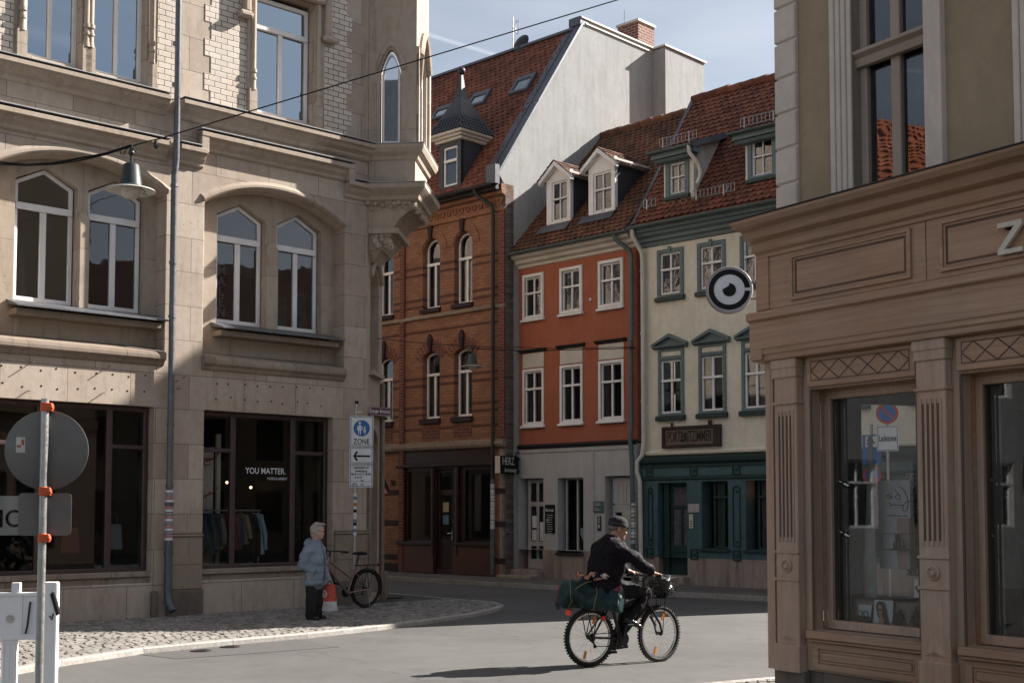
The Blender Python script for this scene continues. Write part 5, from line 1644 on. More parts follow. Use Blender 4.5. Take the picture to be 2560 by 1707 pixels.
def gable_dormer(ub, vb, ur, vap, veL, win, label):
    b0 = RO.hit(ub, vb)
    yd = b0.y
    x0, zb = b0.x, b0.z - .05
    x1 = FO.P(ur, vb - 10, yd)[0]
    xc = (x0 + x1) / 2
    zap = FO.P((ub + ur) / 2 - 4, vap, yd - .15)[1]
    ze = zap - .34
    wx0, wx1 = FO.P(win[0], vb - 60, yd)[0], FO.P(win[1], vb - 60, yd)[0]
    wz1, wz0 = FO.P(win[0], win[2], yd)[1], FO.P(win[0], win[3], yd)[1]
    d = MB().plate([(x0, zb), (x1, zb), (x1, ze + .08), (xc, zap - .08), (x0, ze + .08)], [cell(wx0, wx1, wz0, wz1)], yd, yd + .12)
    d = d.build("dormer", M['white_paint'], orange, bevel=.008)
    yb = lambda z: RO.y0 + (z - RO.z0) / RO.k
    ck = MB()
    for x in (x0 + .004, x1 - .004):
        ck.add([(x, yd + .06, zb), (x, yd + .06, ze + .06), (x, yb(ze + .06), ze + .06)], [(0, 1, 2)])
    ck.build("cheek", M['slate'], d)
    ev = MB()
    for x in (x0 - .0, x1 + .0):
        sg = -1 if x == x0 else 1
        ev.box(min(x, x + sg * .09), max(x, x + sg * .09), yd - .12, yb(ze) + .05, ze - .10, ze + .02)
    ev.build("eaves_board", M['offwhite'], d)
    rk = MB()                                           # raking boards and the two tiled slopes
    e = .14
    sl = (zap - ze) / ((x1 - x0) / 2)
    for sg in (-1, 1):
        xe = xc + sg * ((x1 - x0) / 2 + e)
        zl = zap - ((x1 - x0) / 2 + e) * sl
        rk.add([(xc, yd - .16, zap), (xe, yd - .16, zl), (xe, yd - .16, zl - .11), (xc, yd - .16, zap - .12), (xc, yd - .02, zap), (xe, yd - .02, zl), (xe, yd - .02, zl - .11), (xc, yd - .02, zap - .12)],
               [(0, 1, 2, 3), (0, 4, 5, 1), (1, 5, 6, 2), (2, 6, 7, 3)])
    rk.build("raking_board", M['white_paint'], d)
    tl = MB()
    for sg in (-1, 1):
        nr = 5
        for r in range(nr):
            f0, f1 = r / nr, (r + 1) / nr + .04
            W = (x1 - x0) / 2 + e + .03
            for c in range(11):
                y0 = yd - .18 + c * .15 + (.07 if r % 2 and c else 0)
                zq = lambda f: zap + .03 - W * f * sl
                ym = yb(zq(f0))
                y1 = min(y0 + (.145 if c or not r % 2 else .215), ym + .1)
                if y1 <= y0: continue
                l = .03 + random.uniform(0, .012)
                tl.add([(xc + sg * W * f0, y0, zq(f0) + .005), (xc + sg * W * f1, y0, zq(f1) + l), (xc + sg * W * f1, y1, zq(f1) + l), (xc + sg * W * f0, y1, zq(f0) + .005)], [(0, 1, 2, 3)])
    tl.build("dormer_tiles", M['tile_brown'], d, weld=False, fix=False)
    fp = MB().add([(x0 - .1, yd - .1, zb + .03), (x1 + .1, yd - .1, zb + .03), (x1 + .12, yd - .32, zb - .2), (x0 - .12, yd - .32, zb - .2)], [(0, 1, 2, 3)])
    fp.build("apron_flashing", M['lead'], d)
    w = window(d, wx0, wx1, wz0, wz1, yd + .03, [(wz0 + (wz1 - wz0) * .56, [.5]), (None, [.5])], fw=.05, mw=.04, curtain='full' if ub < 1400 else 'half', pale=False)
gable_dormer(1366, 567, 1426, 401, 452, (1379, 1418, 458, 556), "")
gable_dormer(1471, 541, 1537, 368, 423, (1483, 1529, 436, 533), "")
MB().tube([(.1, .4, RO.z(.4)), (.1, .4, RO.z(.4) + .02)], .01, 4)

# ================================================================ CREAM HOUSE
cream = thing("cream_house", "cream rendered house with blue-grey window trims over a dark green shop front", "building", FG.m)
P = FG.P
GX0, GX1, GXM = -2.16, 5.95, 2.95
GW = [(-1.70, -.90), (-.55, .26), (.61, 1.42), (1.77, 2.58), (2.93, 3.74), (4.6, 5.4)]
h2 = [cell(a + .10, b2 - .10, 6.86, 7.86) for a, b2 in GW]
h1 = [cell(a + .10, b2 - .10, 4.05, 5.32) for a, b2 in GW]
MB().plate([(GX0, 3.08), (GX1, 3.08), (GX1, 8.4), (GX0, 8.4)], h2 + h1, 0, .3).build("wall", M['cream'], cream, bevel=.006)
gho = [(-1.69, -.86, .30, 2.44), (-.45, .26, .93, 2.46), (.72, 1.46, .93, 2.46), (2.1, 2.9, .93, 2.46), (3.4, 4.2, .93, 2.46)]
MB().plate([(GX0, .72), (GX1, .72), (GX1, 2.92), (GX0, 2.92)], [cell(g_[0], g_[1], max(.721, g_[2]), g_[3]) for g_ in gho], -.04, .35).build("shop_front", M['green'], cream, bevel=.01)
MB().plate([(GX0, 0), (GX1, 0), (GX1, .718), (GX0, .718)], [cell(gho[0][0], gho[0][1], .30, .717)], -.03, .35).build("plinth", M['base_render'], cream, bevel=.01)
k = MB(); k.sweep([(0, 2.78), (-.07, 2.80), (-.07, 2.86), (-.13, 2.92), (-.14, 3.0), (-.14, 3.04), (0, 3.07)], GX0, GX1); k.sweep([(-.041, 2.50), (-.08, 2.52), (-.08, 2.56), (-.041, 2.60)], GX0, GX1); k.build("shop_cornice", M['green_deep'], cream)
MB().sweep([(-.001, 3.09), (-.06, 3.10), (-.07, 3.15), (-.001, 3.20)], GX0, GX1).build("belt_course", M['cream'], cream)
for xa, xb2 in ((-2.0, -1.80), (.36, .62)):
    pn = MB(); pn.plate(shape(xa + .03, xb2 - .03, .98, 2.36, 'peak', .06), [shape(xa + .055, xb2 - .055, 1.01, 2.33, 'peak', .05)], -.06, -.041)
    for z in (1.1, 2.22): pn.lathe([(.035, 0), (.03, -.02), (0, -.022)], ((xa + xb2) / 2, -.041, z), 10, 'y')
    pn.build("panel_moulding", M['green_deep'], cream)
for xc in (-1.92, -.66, .49, 1.85, 3.1):
    for z in (2.72, .80):
        ro = MB(); ro.plate(cell(xc - .10, xc + .10, z - .12, z + .12), [cell(xc - .075, xc + .075, z - .095, z + .095)], -.065, -.041)
        ro.lathe([(.05, 0), (.045, -.02), (.02, -.03), (0, -.02)], (xc, -.041, z), 12, 'y')
        ro.build("rosette", M['green_deep'], cream)
for i, g_ in enumerate(gho):
    if i == 0:
        d = MB().plate(cell(g_[0] + .22, g_[1], .30, g_[3]), [cell(g_[0] + .29, g_[1] - .08, 1.92, 2.34), cell(g_[0] + .29, g_[0] + .50, .98, 1.84), cell(g_[0] + .57, g_[1] - .08, .98, 1.84)], .16, .22)
        d.plate(cell(g_[0] + .30, g_[1] - .06, .42, .86), [cell(g_[0] + .34, g_[1] - .10, .46, .82)], .145, .159)
        d = d.build("door", M['green_deep'], cream, bevel=.008)
        pn = MB()
        for h in (cell(g_[0] + .29, g_[1] - .08, 1.92, 2.34), cell(g_[0] + .29, g_[0] + .50, .98, 1.84), cell(g_[0] + .57, g_[1] - .08, .98, 1.84)): pn.plate(h, (), .19, .196, back=False, rim=False)
        pn.build("pane", m_plain("frosted_door_glass", (.10, .10, .115, 1), .25), d, weld=False)
        MB().ball((g_[0] + .25, .13, 1.35), .025).build("knob", M['gutter_dark'], d, smooth=True)
        MB().box(g_[0] + .08, g_[0] + .219, .1, .2, .3, g_[3]).build("door_jamb", M['green_deep'], cream)
    else:
        window(cream, g_[0] + .20, g_[1], g_[2], g_[3], .14, [(2.10, [.55]), (None, [.55])], fw=.05, mw=.06, fmat='green_deep', gmat='glass_shop', curtain='left')
        sill(cream, g_[0] - .05, g_[1] + .05, -.10, .14, g_[2] - .01, .05, 'green_deep')
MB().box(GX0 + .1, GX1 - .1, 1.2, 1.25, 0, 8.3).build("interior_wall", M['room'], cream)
MB().box(1.0, 1.4, .6, .62, 2.12, 2.42).build("lit_picture", m_emit("amber_picture", (.8, .42, .16, 1), .5), cream)
random.seed(9)
rk = MB()
for k in range(3):
    for j in range(4): rk.lathe([(.03, 0), (.03, .05), (.0, .055)], (1.1 + k * .13, .55, 1.02 + j * .16), 8)
rk.build("display_jar", m_plain("cream_jar", (.5, .45, .36, 1), .5), cream)
st = MB(); st.box(-1.78, -.80, -.30, -.031, 0, .29); st.box(-1.86, -.72, -.6, -.301, 0, .15); st.build("steps", M['base_render'], cream, bevel=.015)
x0, x1 = P(1723.5, 1270)[0], P(1751, 1270)[0]
pq = tag(MB().box(x0, x1, -.055, -.041, P(1737, 1280)[1], P(1737, 1259)[1]).xform(FG.m).build("wall_plaque", m_plain("pale_plaque", (.4, .38, .36, 1), .4), None), "pale name plate beside the dark green front door", "plaque")
MB().box(x0 + .07, x0 + .11, -.058, -.0555, P(1737, 1274)[1], P(1737, 1265)[1]).xform(FG.m).build("emblem", M['grey_paint'], pq)
pq = tag(MB().box(P(1726, 1300)[0], P(1736, 1300)[0], -.06, -.041, P(1731, 1320)[1], P(1731, 1285)[1]).xform(FG.m).build("doorbell_panel", M['offwhite'], None, bevel=.005), "narrow white doorbell panel below the pale name plate", "doorbell")
t = MB()
for k in range(3): t.box(P(1728, 1300)[0], P(1734, 1300)[0], -.064, -.0605, P(1731, 1316 - k * 6)[1], P(1731, 1313 - k * 6)[1])
t.xform(FG.m).build("button", M['bluegrey'], pq)
for i, (a, b2) in enumerate(GW):
    s = MB().plate(cell(a + .02, b2 - .02, 6.78, 7.95), [cell(a + .11, b2 - .11, 6.87, 7.85)], -.04, -.001)
    s.box((a + b2) / 2 - .045, (a + b2) / 2 + .045, -.07, -.041, 7.84, 8.0)
    s.build("surround", M['bluegrey'], cream, bevel=.008)
    sill(cream, a - .02, b2 + .02, -.10, -.001, 6.80, .09, 'green_deep')
    if i == 0:
        window(cream, a + .10, b2 - .10, 6.87, 7.86, .01, [(7.46, [.5]), (None, [.5])], fw=.05, mw=.05, gmat='glass_old', curtain='sides')
    else:
        window(cream, a + .10, b2 - .10, 6.87, 7.86, .01, [(7.46, [.5]), (None, [.5])], fw=.05, mw=.05, gmat='glass_old', curtain='full', pale=True)
    s = MB().plate(cell(a + .03, b2 - .03, 3.97, 5.58), [cell(a + .11, b2 - .11, 4.06, 5.31), cell(a + .11, b2 - .11, 5.41, 5.53)], -.04, -.001)
    s.box(a + .09, b2 - .09, -.055, -.041, 5.33, 5.39)
    s.build("surround", M['bluegrey'], cream, bevel=.008)
    xm = (a + b2) / 2
    pd = MB().sweep([(-.001, 5.585), (-.06, 5.59), (-.13, 5.63), (-.13, 5.655), (-.001, 5.66)], a - .09, b2 + .09)
    pd.plate([(a - .05, 5.661), (b2 + .05, 5.661), (xm, 5.86)], (), -.04, -.001, back=False)
    for sg in (-1, 1):
        xe = xm + sg * ((b2 - a) / 2 + .10)
        pd.add([(xm, -.13, 5.93), (xe, -.13, 5.70), (xe, -.13, 5.645), (xm, -.13, 5.85), (xm, 0, 5.93), (xe, 0, 5.70), (xe, 0, 5.645), (xm, 0, 5.85)], [(0, 1, 2, 3), (0, 4, 5, 1), (1, 5, 6, 2), (2, 6, 7, 3)])
    pd.build("pediment", M['bluegrey'], cream)
    sill(cream, a - .01, b2 + .01, -.11, -.001, 3.99, .10, 'green_deep')
    window(cream, a + .10, b2 - .10, 4.06, 5.32, .01, [(4.83, [.5]), (None, [.5])], fw=.05, mw=.055, gmat='glass', curtain='half' if i < 2 else 'full', pale=i > 1)
k = MB(); k.sweep([(0, 8.06), (-.05, 8.08), (-.07, 8.16), (-.14, 8.18), (-.15, 8.25), (-.24, 8.30), (-.26, 8.36), (-.34, 8.38), (-.36, 8.46), (-.36, 8.5), (0, 8.55)], GX0 - .02, GX1); k.build("eaves_cornice", M['bluegrey'], cream)
gutter(cream, GX0 - .08, GX1, -.44, 8.52, 'gutter_green', .08)
pipe(cream, [(GX0 + .06, -.44, 8.45), (GX0 + .06, -.42, 8.3), (GX0 + .10, -.12, 7.95), (GX0 + .12, -.11, 7.7), (GX0 + .12, -.11, 3.4), (GX0 + .10, -.14, 3.1), (GX0 - .04, -.16, 2.95), (GX0 - .05, -.16, 2.7), (GX0 + .03, -.15, 2.5), (GX0 + .05, -.14, .15)], .055, 'offwhite', rings=[(GX0 + .12, -.11, z) for z in (7.5, 6.0, 4.4)])
RG = RoofPlane(FG, -.40, 8.58, 1.42)
yrg = 2.16
random.seed(51)
rf = tiles(cream, RG, GX0 + .05, GXM, yrg, 'tile_red', .18, .16, lift=.026)
ridge_caps(rf, GX0 + .02, GXM, yrg, RG.z(yrg) + .02, 'tile_red', .10)
MB().add([(GX0, yrg, RG.z(yrg) - .03), (GXM, yrg, RG.z(yrg) - .03), (GXM, yrg + 4, RG.z(yrg) - 5), (GX0, yrg + 4, RG.z(yrg) - 5)], [(0, 1, 2, 3)]).build("rear_slope", M['tile_red'], rf)
vg = MB().add([(GX0 - .02, -.4, 8.56), (GX0 + .10, -.4, 8.62), (GX0 + .10, yrg, RG.z(yrg) + .06), (GX0 - .02, yrg, RG.z(yrg) + .05), (GX0 - .02, -.4, 8.40), (GX0 - .02, yrg, RG.z(yrg) - .15)], [(0, 1, 2, 3), (0, 3, 5, 4)])
vg.build("verge_flashing", M['lead'], rf)
gs = MB().add([(GX0, 0, 8.0), (GX0, 0, 8.5), (GX0, yrg, RG.z(yrg) - .05), (GX0, 7, RG.z(yrg) - 5), (GX0, 7, 8)], [(0, 1, 2, 3, 4)]); gs.build("gable_wall", M['cream'], cream)
# taller corner bay at the far end (behind the oak shop from here; its gable shades the street)
yh, zh_ = 6.3, 18.2
gs = MB()
vs = [(x, y, z) for x in (GXM, GX1) for y, z in ((0, 8.41), (0, 10.2), (yh, zh_), (yh * 2, 10.2), (yh * 2, 0), (.36, 0), (.36, 8.41))]
gs.add(vs, [(0, 6, 5, 4, 3, 2, 1), (7, 8, 9, 10, 11, 12, 13), (0, 1, 8, 7), (3, 4, 11, 10)])
gs.build("corner_bay_wall", M['cream'], cream)
RH = RoofPlane(FG, -.25, 9.95, (zh_ - 9.95) / (yh + .25))
tiles(cream, RH, GXM - .1, GX1 + .02, yh, 'tile_red', .2, .2, name="corner_bay_roof")
MB().add([(GXM - .1, yh, zh_ + .02), (GX1 + .02, yh, zh_ + .02), (GX1 + .02, yh * 2 + .2, 10.0), (GXM - .1, yh * 2 + .2, 10.0)], [(0, 1, 2, 3)]).build("corner_bay_rear_roof", M['tile_red'], cream)
def shed_dormer(ub, vb, ur, ue, ve, win):
    b0 = RG.hit(ub, vb)
    yd, x0, zb = b0.y, b0.x, b0.z - .04
    x1 = FG.P(ur, vb - 15, yd)[0]
    ze = FG.P(ue, ve, yd - .3)[1]
    wx0, wx1 = FG.P(win[0], win[3], yd)[0], FG.P(win[1], win[3], yd)[0]
    wz1, wz0 = FG.P(win[0], win[2], yd)[1], FG.P(win[0], win[3], yd)[1]
    d = MB().plate([(x0, zb), (x1, zb), (x1, ze - .05), (x0, ze - .05)], [cell(wx0 + .1, wx1 - .1, wz0 + .09, wz1 - .09)], yd, yd + .12).build("dormer", M['cream'], cream, bevel=.006)
    s = MB().plate(cell(wx0, wx1, wz0, wz1), [cell(wx0 + .11, wx1 - .11, wz0 + .10, wz1 - .10)], yd - .04, yd - .001); s.build("surround", M['bluegrey'], d, bevel=.006)
    sill(d, wx0 - .03, wx1 + .03, yd - .1, yd - .001, wz0 + .03, .08, 'green_deep')
    window(d, wx0 + .10, wx1 - .10, wz0 + .09, wz1 - .09, yd + .02, [(wz0 + (wz1 - wz0) * .53, [.5]), (None, [.5])], fw=.05, mw=.03, gmat='glass_old', curtain='sides', pale=True)
    kk = .36
    yb = lambda z: RG.y0 + (z - RG.z0) / RG.k
    ym = (ze - RG.z0 + RG.k * RG.y0 - kk * (yd - .3)) / (RG.k - kk)
    zm = ze + (ym - yd + .3) * kk
    ck = MB()
    for x in (x0 + .004, x1 - .004): ck.add([(x, yd + .05, zb), (x, yd + .05, ze + .05), (x, ym, zm - .05), (x, yb(zb + .1), zb + .1)], [(0, 1, 2, 3)])
    ck.build("cheek", m_plain("white_cheek_render_%d" % ub, (.5, .47, .43, 1), .85), d)
    bd = MB().box(x0 - .18, x1 + .16, yd - .26, yd + .05, ze - .16, ze - .03); bd.sweep([(yd - .26, ze - .19), (yd - .2, ze - .25), (yd - .001, ze - .25), (yd - .001, ze - .19)], x0 - .12, x1 + .1); bd.build("eaves_board", M['bluegrey'], d)
    gutter(d, x0 - .25, x1 + .2, yd - .34, ze + .0, 'gutter_green', .06)
    rp = RoofPlane(FG, yd - .3, ze + .02, kk)
    tiles(d, rp, x0 - .18, x1 + .16, ym, 'tile_red', .18, .16, lift=.026, name="dormer_tiles")
    MB().add([(x1 + .16, yd - .3, ze + .06), (x1 + .19, yd - .3, ze - .08), (x1 + .19, ym, zm - .08), (x1 + .16, ym, zm + .06)], [(0, 1, 2, 3)]).add([(x0 - .18, yd - .3, ze + .06), (x0 - .21, yd - .3, ze - .08), (x0 - .21, ym, zm - .08), (x0 - .18, ym, zm + .06)], [(3, 2, 1, 0)]).build("verge", M['lead'], d)
    pipe(d, [(x1 + .10, yd - .34, ze - .02), (x1 + .10, yd - .32, ze - .2), (x1 + .18, yd - .1, ze - .42), (x1 + .2, yd - .02, ze - .6), (x1 + .2, yd - .05, zb + .5), (x1 + .17, yd - .12, zb + .32)], .045, 'offwhite', "dormer_downpipe")
    return d, rp, x0, x1
d1, rp1, ax0, ax1 = shed_dormer(1660, 511, 1735, 1624, 384, (1666, 1724, 403, 500))
d2, rp2, bx0, bx1 = shed_dormer(1864, 459, 1960, 1826, 335, (1871, 1943, 345, 456))
snow_guard(d1, rp1, ax0 - .1, ax1 + .1, .35)
snow_guard(d2, rp2, bx0 - .1, bx1 + .1, .35)
q = RG.hit(1735, 505)
snow_guard(rf, RG, q.x, RG.hit(1846, 470).x, (q.y - RG.y0) * RG.L)
q = RG.hit(1612, 528)
snow_guard(rf, RG, q.x, RG.hit(1643, 520).x, (q.y - RG.y0) * RG.L)
# old wooden name board
x0, x1 = P(1659, 1095)[0], P(1806, 1080)[0]
zc = P(1730, 1091)[1]
nb = thing("wooden_name_board", "weathered dark wooden name board hanging on the cream wall", "sign", FG.m @ Matrix.Translation(((x0 + x1) / 2, -.05, zc)))
wd = x1 - x0
b = MB().plate(cell(-wd / 2, wd / 2, -.25, .25), [cell(-wd / 2 + .08, wd / 2 - .20, -.18, .18)], -.04, .03); b.box(-wd / 2 + .25, -wd / 2 + .30, -.02, .02, .25, .34); b.box(wd / 2 - .35, wd / 2 - .25, -.02, .02, .25, .35)
b.build("frame", m_plain("dark_weathered_wood", (.035, .022, .018, 1), .8, 0, .35, 25), nb, bevel=.008)
MB().box(-wd / 2 + .08, wd / 2 - .20, .0, .028, -.18, .18).build("board", m_plain("grey_brown_board", (.16, .12, .10, 1), .85, 0, .35, 25), nb)
t = MB(); put_text(t, "PORTRAITZIMMER", -.06, -.001, -.005, size=.36, depth=.006, xs=.42, bold=.004); t.build("lettering", m_plain("burnt_lettering", (.03, .018, .014, 1), .8), nb)
random.seed(4)
t = MB()
for k in range(14): t.ball((-.22 + random.uniform(-.09, .09), -.02, random.uniform(-.1, .12)), random.uniform(.01, .025), n=6, m=4)
t.build("greenery", m_plain("dry_greenery", (.035, .05, .02, 1), .9), nb)
# ================================================================ RIGHT: oak-fronted corner shop
shop = thing("oak_corner_shop", "corner building with ochre upper wall over a carved oak shop front", "building", FR.m)
P = FR.P
XA = -.16
RET = radians(72)                                      # heading of the return front, away from the viewer
FT = Facade(FR.W(XA + .06, 0.02, 0), RET)              # its y>0 is the street side
TR = FR.mi @ FT.m
def rbuild(mb, name, mat, parent=None, **kw):
    mb.xform(TR)
    return mb.build(name, mat, parent or shop, **kw)
PIL = [(.01, .28), (1.57, 1.85), (3.13, 3.41), (4.69, 4.97)]
OPN = [(.36, 1.52), (1.92, 3.08), (3.48, 4.64)]
XE2 = 5.2
w = MB().plate([(XA + .04, .40), (XE2, .40), (XE2, 3.3), (XA + .04, 3.3)], [cell(a, b2, .76, 2.86) for a, b2 in OPN], .02, .16)
w.build("shop_front", M['wood_up'], shop, bevel=.01)
boxes(shop, 'bead', M['wood_groove'], [(x - .01, x + .01, .012, .019, .76, 2.86) for a, b2 in OPN for x in (a + .012, b2 - .012)])
k = MB().box(XA + .02, XE2, .04, .2, 0, .40); k.box(-.02, .31, -.05, .039, 0, .395); k.box(1.54, 1.88, -.05, .039, 0, .395); k.build("plinth", M['plinth'], shop, bevel=.01)
MB().box(XA + .005, XA + .10, -.015, .019, .38, 3.15).box(XA + .06, XA + .075, -.017, -.0145, .5, 3.1).build("corner_post", M['wood_up'], shop, bevel=.006)
for (a, b2) in PIL:
    q = MB()
    yf, yb_ = -.07, .019
    q.box(a, b2, yf, yb_, .52, 3.14)
    q.box(a - .015, b2 + .015, yf - .02, yb_ - .001, .38, .62)
    q.box(a - .012, b2 + .012, yf - .018, yb_ - .001, 2.98, 3.149); q.box(a - .02, b2 + .02, yf - .028, yb_ - .002, 3.06, 3.148)
    q.box(a - .014, b2 + .014, yf - .022, yb_ - .001, 2.74, 2.765)
    for z in (1.19, 1.43): q.tube([(a - .012, yf - .004, z), (b2 + .012, yf - .004, z)], .016, 6)
    pil = q.build("pilaster", M['wood_up'], shop, bevel=.008)
    fl_ = MB()
    n = 4
    for j in range(n):                                  # flutes between slim fillets
        x = a + .045 + (b2 - a - .09) * (j + .5) / n
        fl_.box(x - .017, x + .017, yf - .0025, yf - .001, 1.56, 2.64)
    fl_.build("flute", M['wood_groove'], pil)
    fi = MB()
    for j in range(n + 1):
        x = a + .045 + (b2 - a - .09) * j / n
        fi.tube([(x, yf - .001, 1.52), (x, yf - .001, 2.68)], .012, 6)
    fi.build("fillet", M['wood_up'], pil, smooth=True)
    xc = (a + b2) / 2
    ro = MB().lathe([(.062, 0), (.062, -.012), (.05, -.02), (.045, -.012), (.036, -.02), (.03, -.01), (.02, -.026), (0, -.03)], (xc, yf, 1.31), 18, 'y')
    ro.build("rosette", M['wood_up'], pil, smooth=30)
    tr_ = MB().add([(a + .03, yf - .001, .66), (b2 - .03, yf - .001, .66), (xc, yf - .001, .82), (xc, yf - .018, .70)], [(0, 1, 3), (1, 2, 3), (2, 0, 3)])
    tr_.build("pyramid_boss", M['wood_up'], pil)
for (a, b2) in OPN:
    fr = MB().plate(cell(a, b2, .76, 2.86), [cell(a + .06, b2 - .06, .84, 2.78)], .20, .28)
    fr = fr.build("shop_window", M['wood_up'], shop, bevel=.008)
    MB().plate(cell(a + .06, b2 - .06, .84, 2.78), (), .24, .246, back=False, rim=False).build("pane", M['glass_clear'], fr, weld=False, fix=False)
    rv = MB()
    for x in (a, b2): rv.box(x - .006, x + .006, .1605, .20, .76, 2.86)
    rv.box(a, b2, .1605, .2, 2.85, 2.87)
    rv.build("reveal", M['wood'], fr)
    s = MB().box(a - .02, b2 + .05, -.06, .199, .69, .758).box(a - .01, b2 + .04, -.035, .019, .66, .689); s.build("shop_sill", M['wood'], shop, bevel=.008)
    pn = MB().plate(cell(a + .0, b2 + .0, .42, .655), [cell(a + .07, b2 - .07, .475, .60)], .0, .019)
    pn.plate(cell(a + .075, b2 - .075, .48, .595), [cell(a + .095, b2 - .095, .50, .575)], .008, .019); pn.box(a + .1, b2 - .1, .004, .019, .505, .57)
    pn.build("stall_panel", M['wood'], shop, bevel=.006)
    # lattice board over the window
    lb = MB().box(a - .005, b2 + .005, -.02, .019, 2.88, 3.14); lb = lb.build("lattice_board", M['wood'], shop, bevel=.005)
    g_ = MB()
    x0, x1, z0, z1 = a + .05, b2 - .05, 2.935, 3.10
    gv = lambda p, q, t_=.008: g_.add([(p[0], -.0215, p[1] - t_), (q[0], -.0215, q[1] - t_), (q[0], -.0215, q[1] + t_), (p[0], -.0215, p[1] + t_)], [(0, 1, 2, 3)])
    for z in (z0, z1): gv((x0, z), (x1, z), .005)
    for x in (x0, x1): g_.add([(x - .005, -.0215, z0), (x + .005, -.0215, z0), (x + .005, -.0215, z1), (x - .005, -.0215, z1)], [(0, 1, 2, 3)])
    for j in range(5):
        xa, xb = x0 + (x1 - x0) * j / 5, x0 + (x1 - x0) * (j + 1) / 5
        xm, zm = (xa + xb) / 2, (z0 + z1) / 2
        for p, q in (((xa, zm), (xm, z1)), ((xm, z1), (xb, zm)), ((xa, zm), (xm, z0)), ((xm, z0), (xb, zm))): gv(p, q)
    g_.build("lattice_groove", M['wood_groove'], lb, weld=False)
# entablature
e = MB().sweep([(.02, 3.14), (-.12, 3.15), (-.12, 3.20), (-.14, 3.205), (-.14, 3.25), (-.155, 3.255), (-.155, 3.50), (-.20, 3.52), (-.20, 3.585), (-.10, 3.61), (.02, 3.61)], XA - .05, XE2)
e.box(XA - .05, XA + .1, -.15, .3, 3.16, 3.6)
e.build("architrave", M['wood'], shop, bevel=.006)
fz = MB().box(XA + .03, XE2, -.10, .25, 3.611, 4.12); fz.box(XA, XA + .16, -.115, .3, 3.612, 4.12); fz.build("frieze", M['wood'], shop, bevel=.005)
FPN = [(.27, 1.58), (1.86, 3.3), (3.5, 4.9)]
for (a, b2) in FPN:
    z0, z1 = 3.655, 4.06
    f_ = MB().plate(cell(a, b2, z0, z1), [cell(a + .03, b2 - .03, z0 + .03, z1 - .03)], -.125, -.1005)
    f_.plate(cell(a + .032, b2 - .032, z0 + .032, z1 - .032), [cell(a + .05, b2 - .05, z0 + .05, z1 - .05)], -.112, -.1005)
    f_.box(a + .07, b2 - .07, -.108, -.1005, z0 + .07, z1 - .07)
    f_.build("frieze_panel", M['wood'], shop, bevel=.006)
    MB().plate(cell(a + .05, b2 - .05, z0 + .05, z1 - .05), [cell(a + .069, b2 - .069, z0 + .069, z1 - .069)], -.1025, -.1006).build("panel_groove", M['wood_groove'], shop)
MB().box(1.715, 1.723, -.102, -.1003, 3.62, 4.12).build("joint", M['wood_groove'], shop)
CP = [(.2, 4.08), (-.12, 4.09), (-.12, 4.12), (-.16, 4.14), (-.18, 4.19), (-.18, 4.22), (-.27, 4.24), (-.30, 4.29), (-.30, 4.31), (-.40, 4.325), (-.44, 4.36), (-.45, 4.385), (.2, 4.40)]
c = MB()
vs = []
for (y, z) in CP: vs.append((XA + .01, y, z))
n = len(CP)
vs += [(XE2, y, z) for y, z in CP]
far = FR.mi @ FT.W(7, 0, 0)
fs = [(i, (i + 1) % n, n + (i + 1) % n, n + i) for i in range(n)] + [tuple(range(n, 2 * n))]
c.add(vs, fs)
# the cornice turns the corner along the return front
m = [TR @ Vector((7.0, .03 + .05 * (z - 4.08) - (.25 if y > 0 else 0), z)) for y, z in CP]
c.add([vs[i] for i in range(n)] + m, [(i, n + i, n + (i + 1) % n, (i + 1) % n) for i in range(n)])
c.build("cornice", M['wood'], shop, bevel=0.004)
cf = MB().add([(XA, -.46, 4.388), (XE2, -.46, 4.388), (XE2, .2, 4.408), (XA, .2, 4.408), (XA, -.46, 4.398), (XE2, -.46, 4.398)], [(0, 1, 2, 3), (0, 1, 5, 4)])
cf.build("flashing", M['gutter_dark'], shop)
# upper floor
YU = .17
zs = 4.40
UWN = [(.76, 1.53), (2.59, 3.36), (4.1, 4.9)]
HR = 11.5
MB().plate([(.13, zs), (XE2, zs), (XE2, HR), (.13, HR)], [cell(a, b2, zs + .01, 6.9) for a, b2 in UWN] + [cell(a, b2, 7.9, 10.2) for a, b2 in UWN], YU, YU + .4).build("upper_wall", M['ochre'], shop)
qn = MB()
for k_ in range(22):
    z = zs + .07 + (k_ - 1) * .333
    if z > HR - .3: break
    qn.box(XA + .03, .129, YU - .05, YU + .4, max(zs, z), z + .315)
qn.box(XA + .05, .127, YU - .03, YU + .4, zs, HR)
qn.build("quoin", M['quoin'], shop, bevel=.012)
zt0 = P(2132, 160, YU + .1)[1]
for (a, b2) in UWN:
    s = MB()
    for x, sg in ((a, -1), (b2, 1)):
        for e0, e1, yo in ((.0, .05, .02), (.05, .10, .035), (.10, .15, .05), (.15, .205, .065)):
            s.box(x + sg * e0, x + sg * (e1 - .002), YU - yo, YU + .2, zs, 6.9)
    s.box(a - .2, b2 + .2, YU - .06, YU + .1, 6.91, 7.1)
    s.build("surround", M['quoin'], shop, bevel=.005)
    window(shop, a, b2, zs + .02, 6.85, YU + .10, [(zt0, [.5]), (None, [.5])], fw=.075, mw=.10, fmat='taupe', gmat='glass', depth=.09, curtain='half')
    t_ = MB().sweep([(YU + .10, zt0 - .08), (YU + .05, zt0 - .075), (YU + .03, zt0 - .02), (YU + .05, zt0 + .0), (YU + .0, zt0 + .03), (YU - .0, zt0 + .06), (YU + .10, zt0 + .08)], a - .0, b2 + .0)
    t_.build("transom_moulding", M['taupe'], shop, bevel=.003)
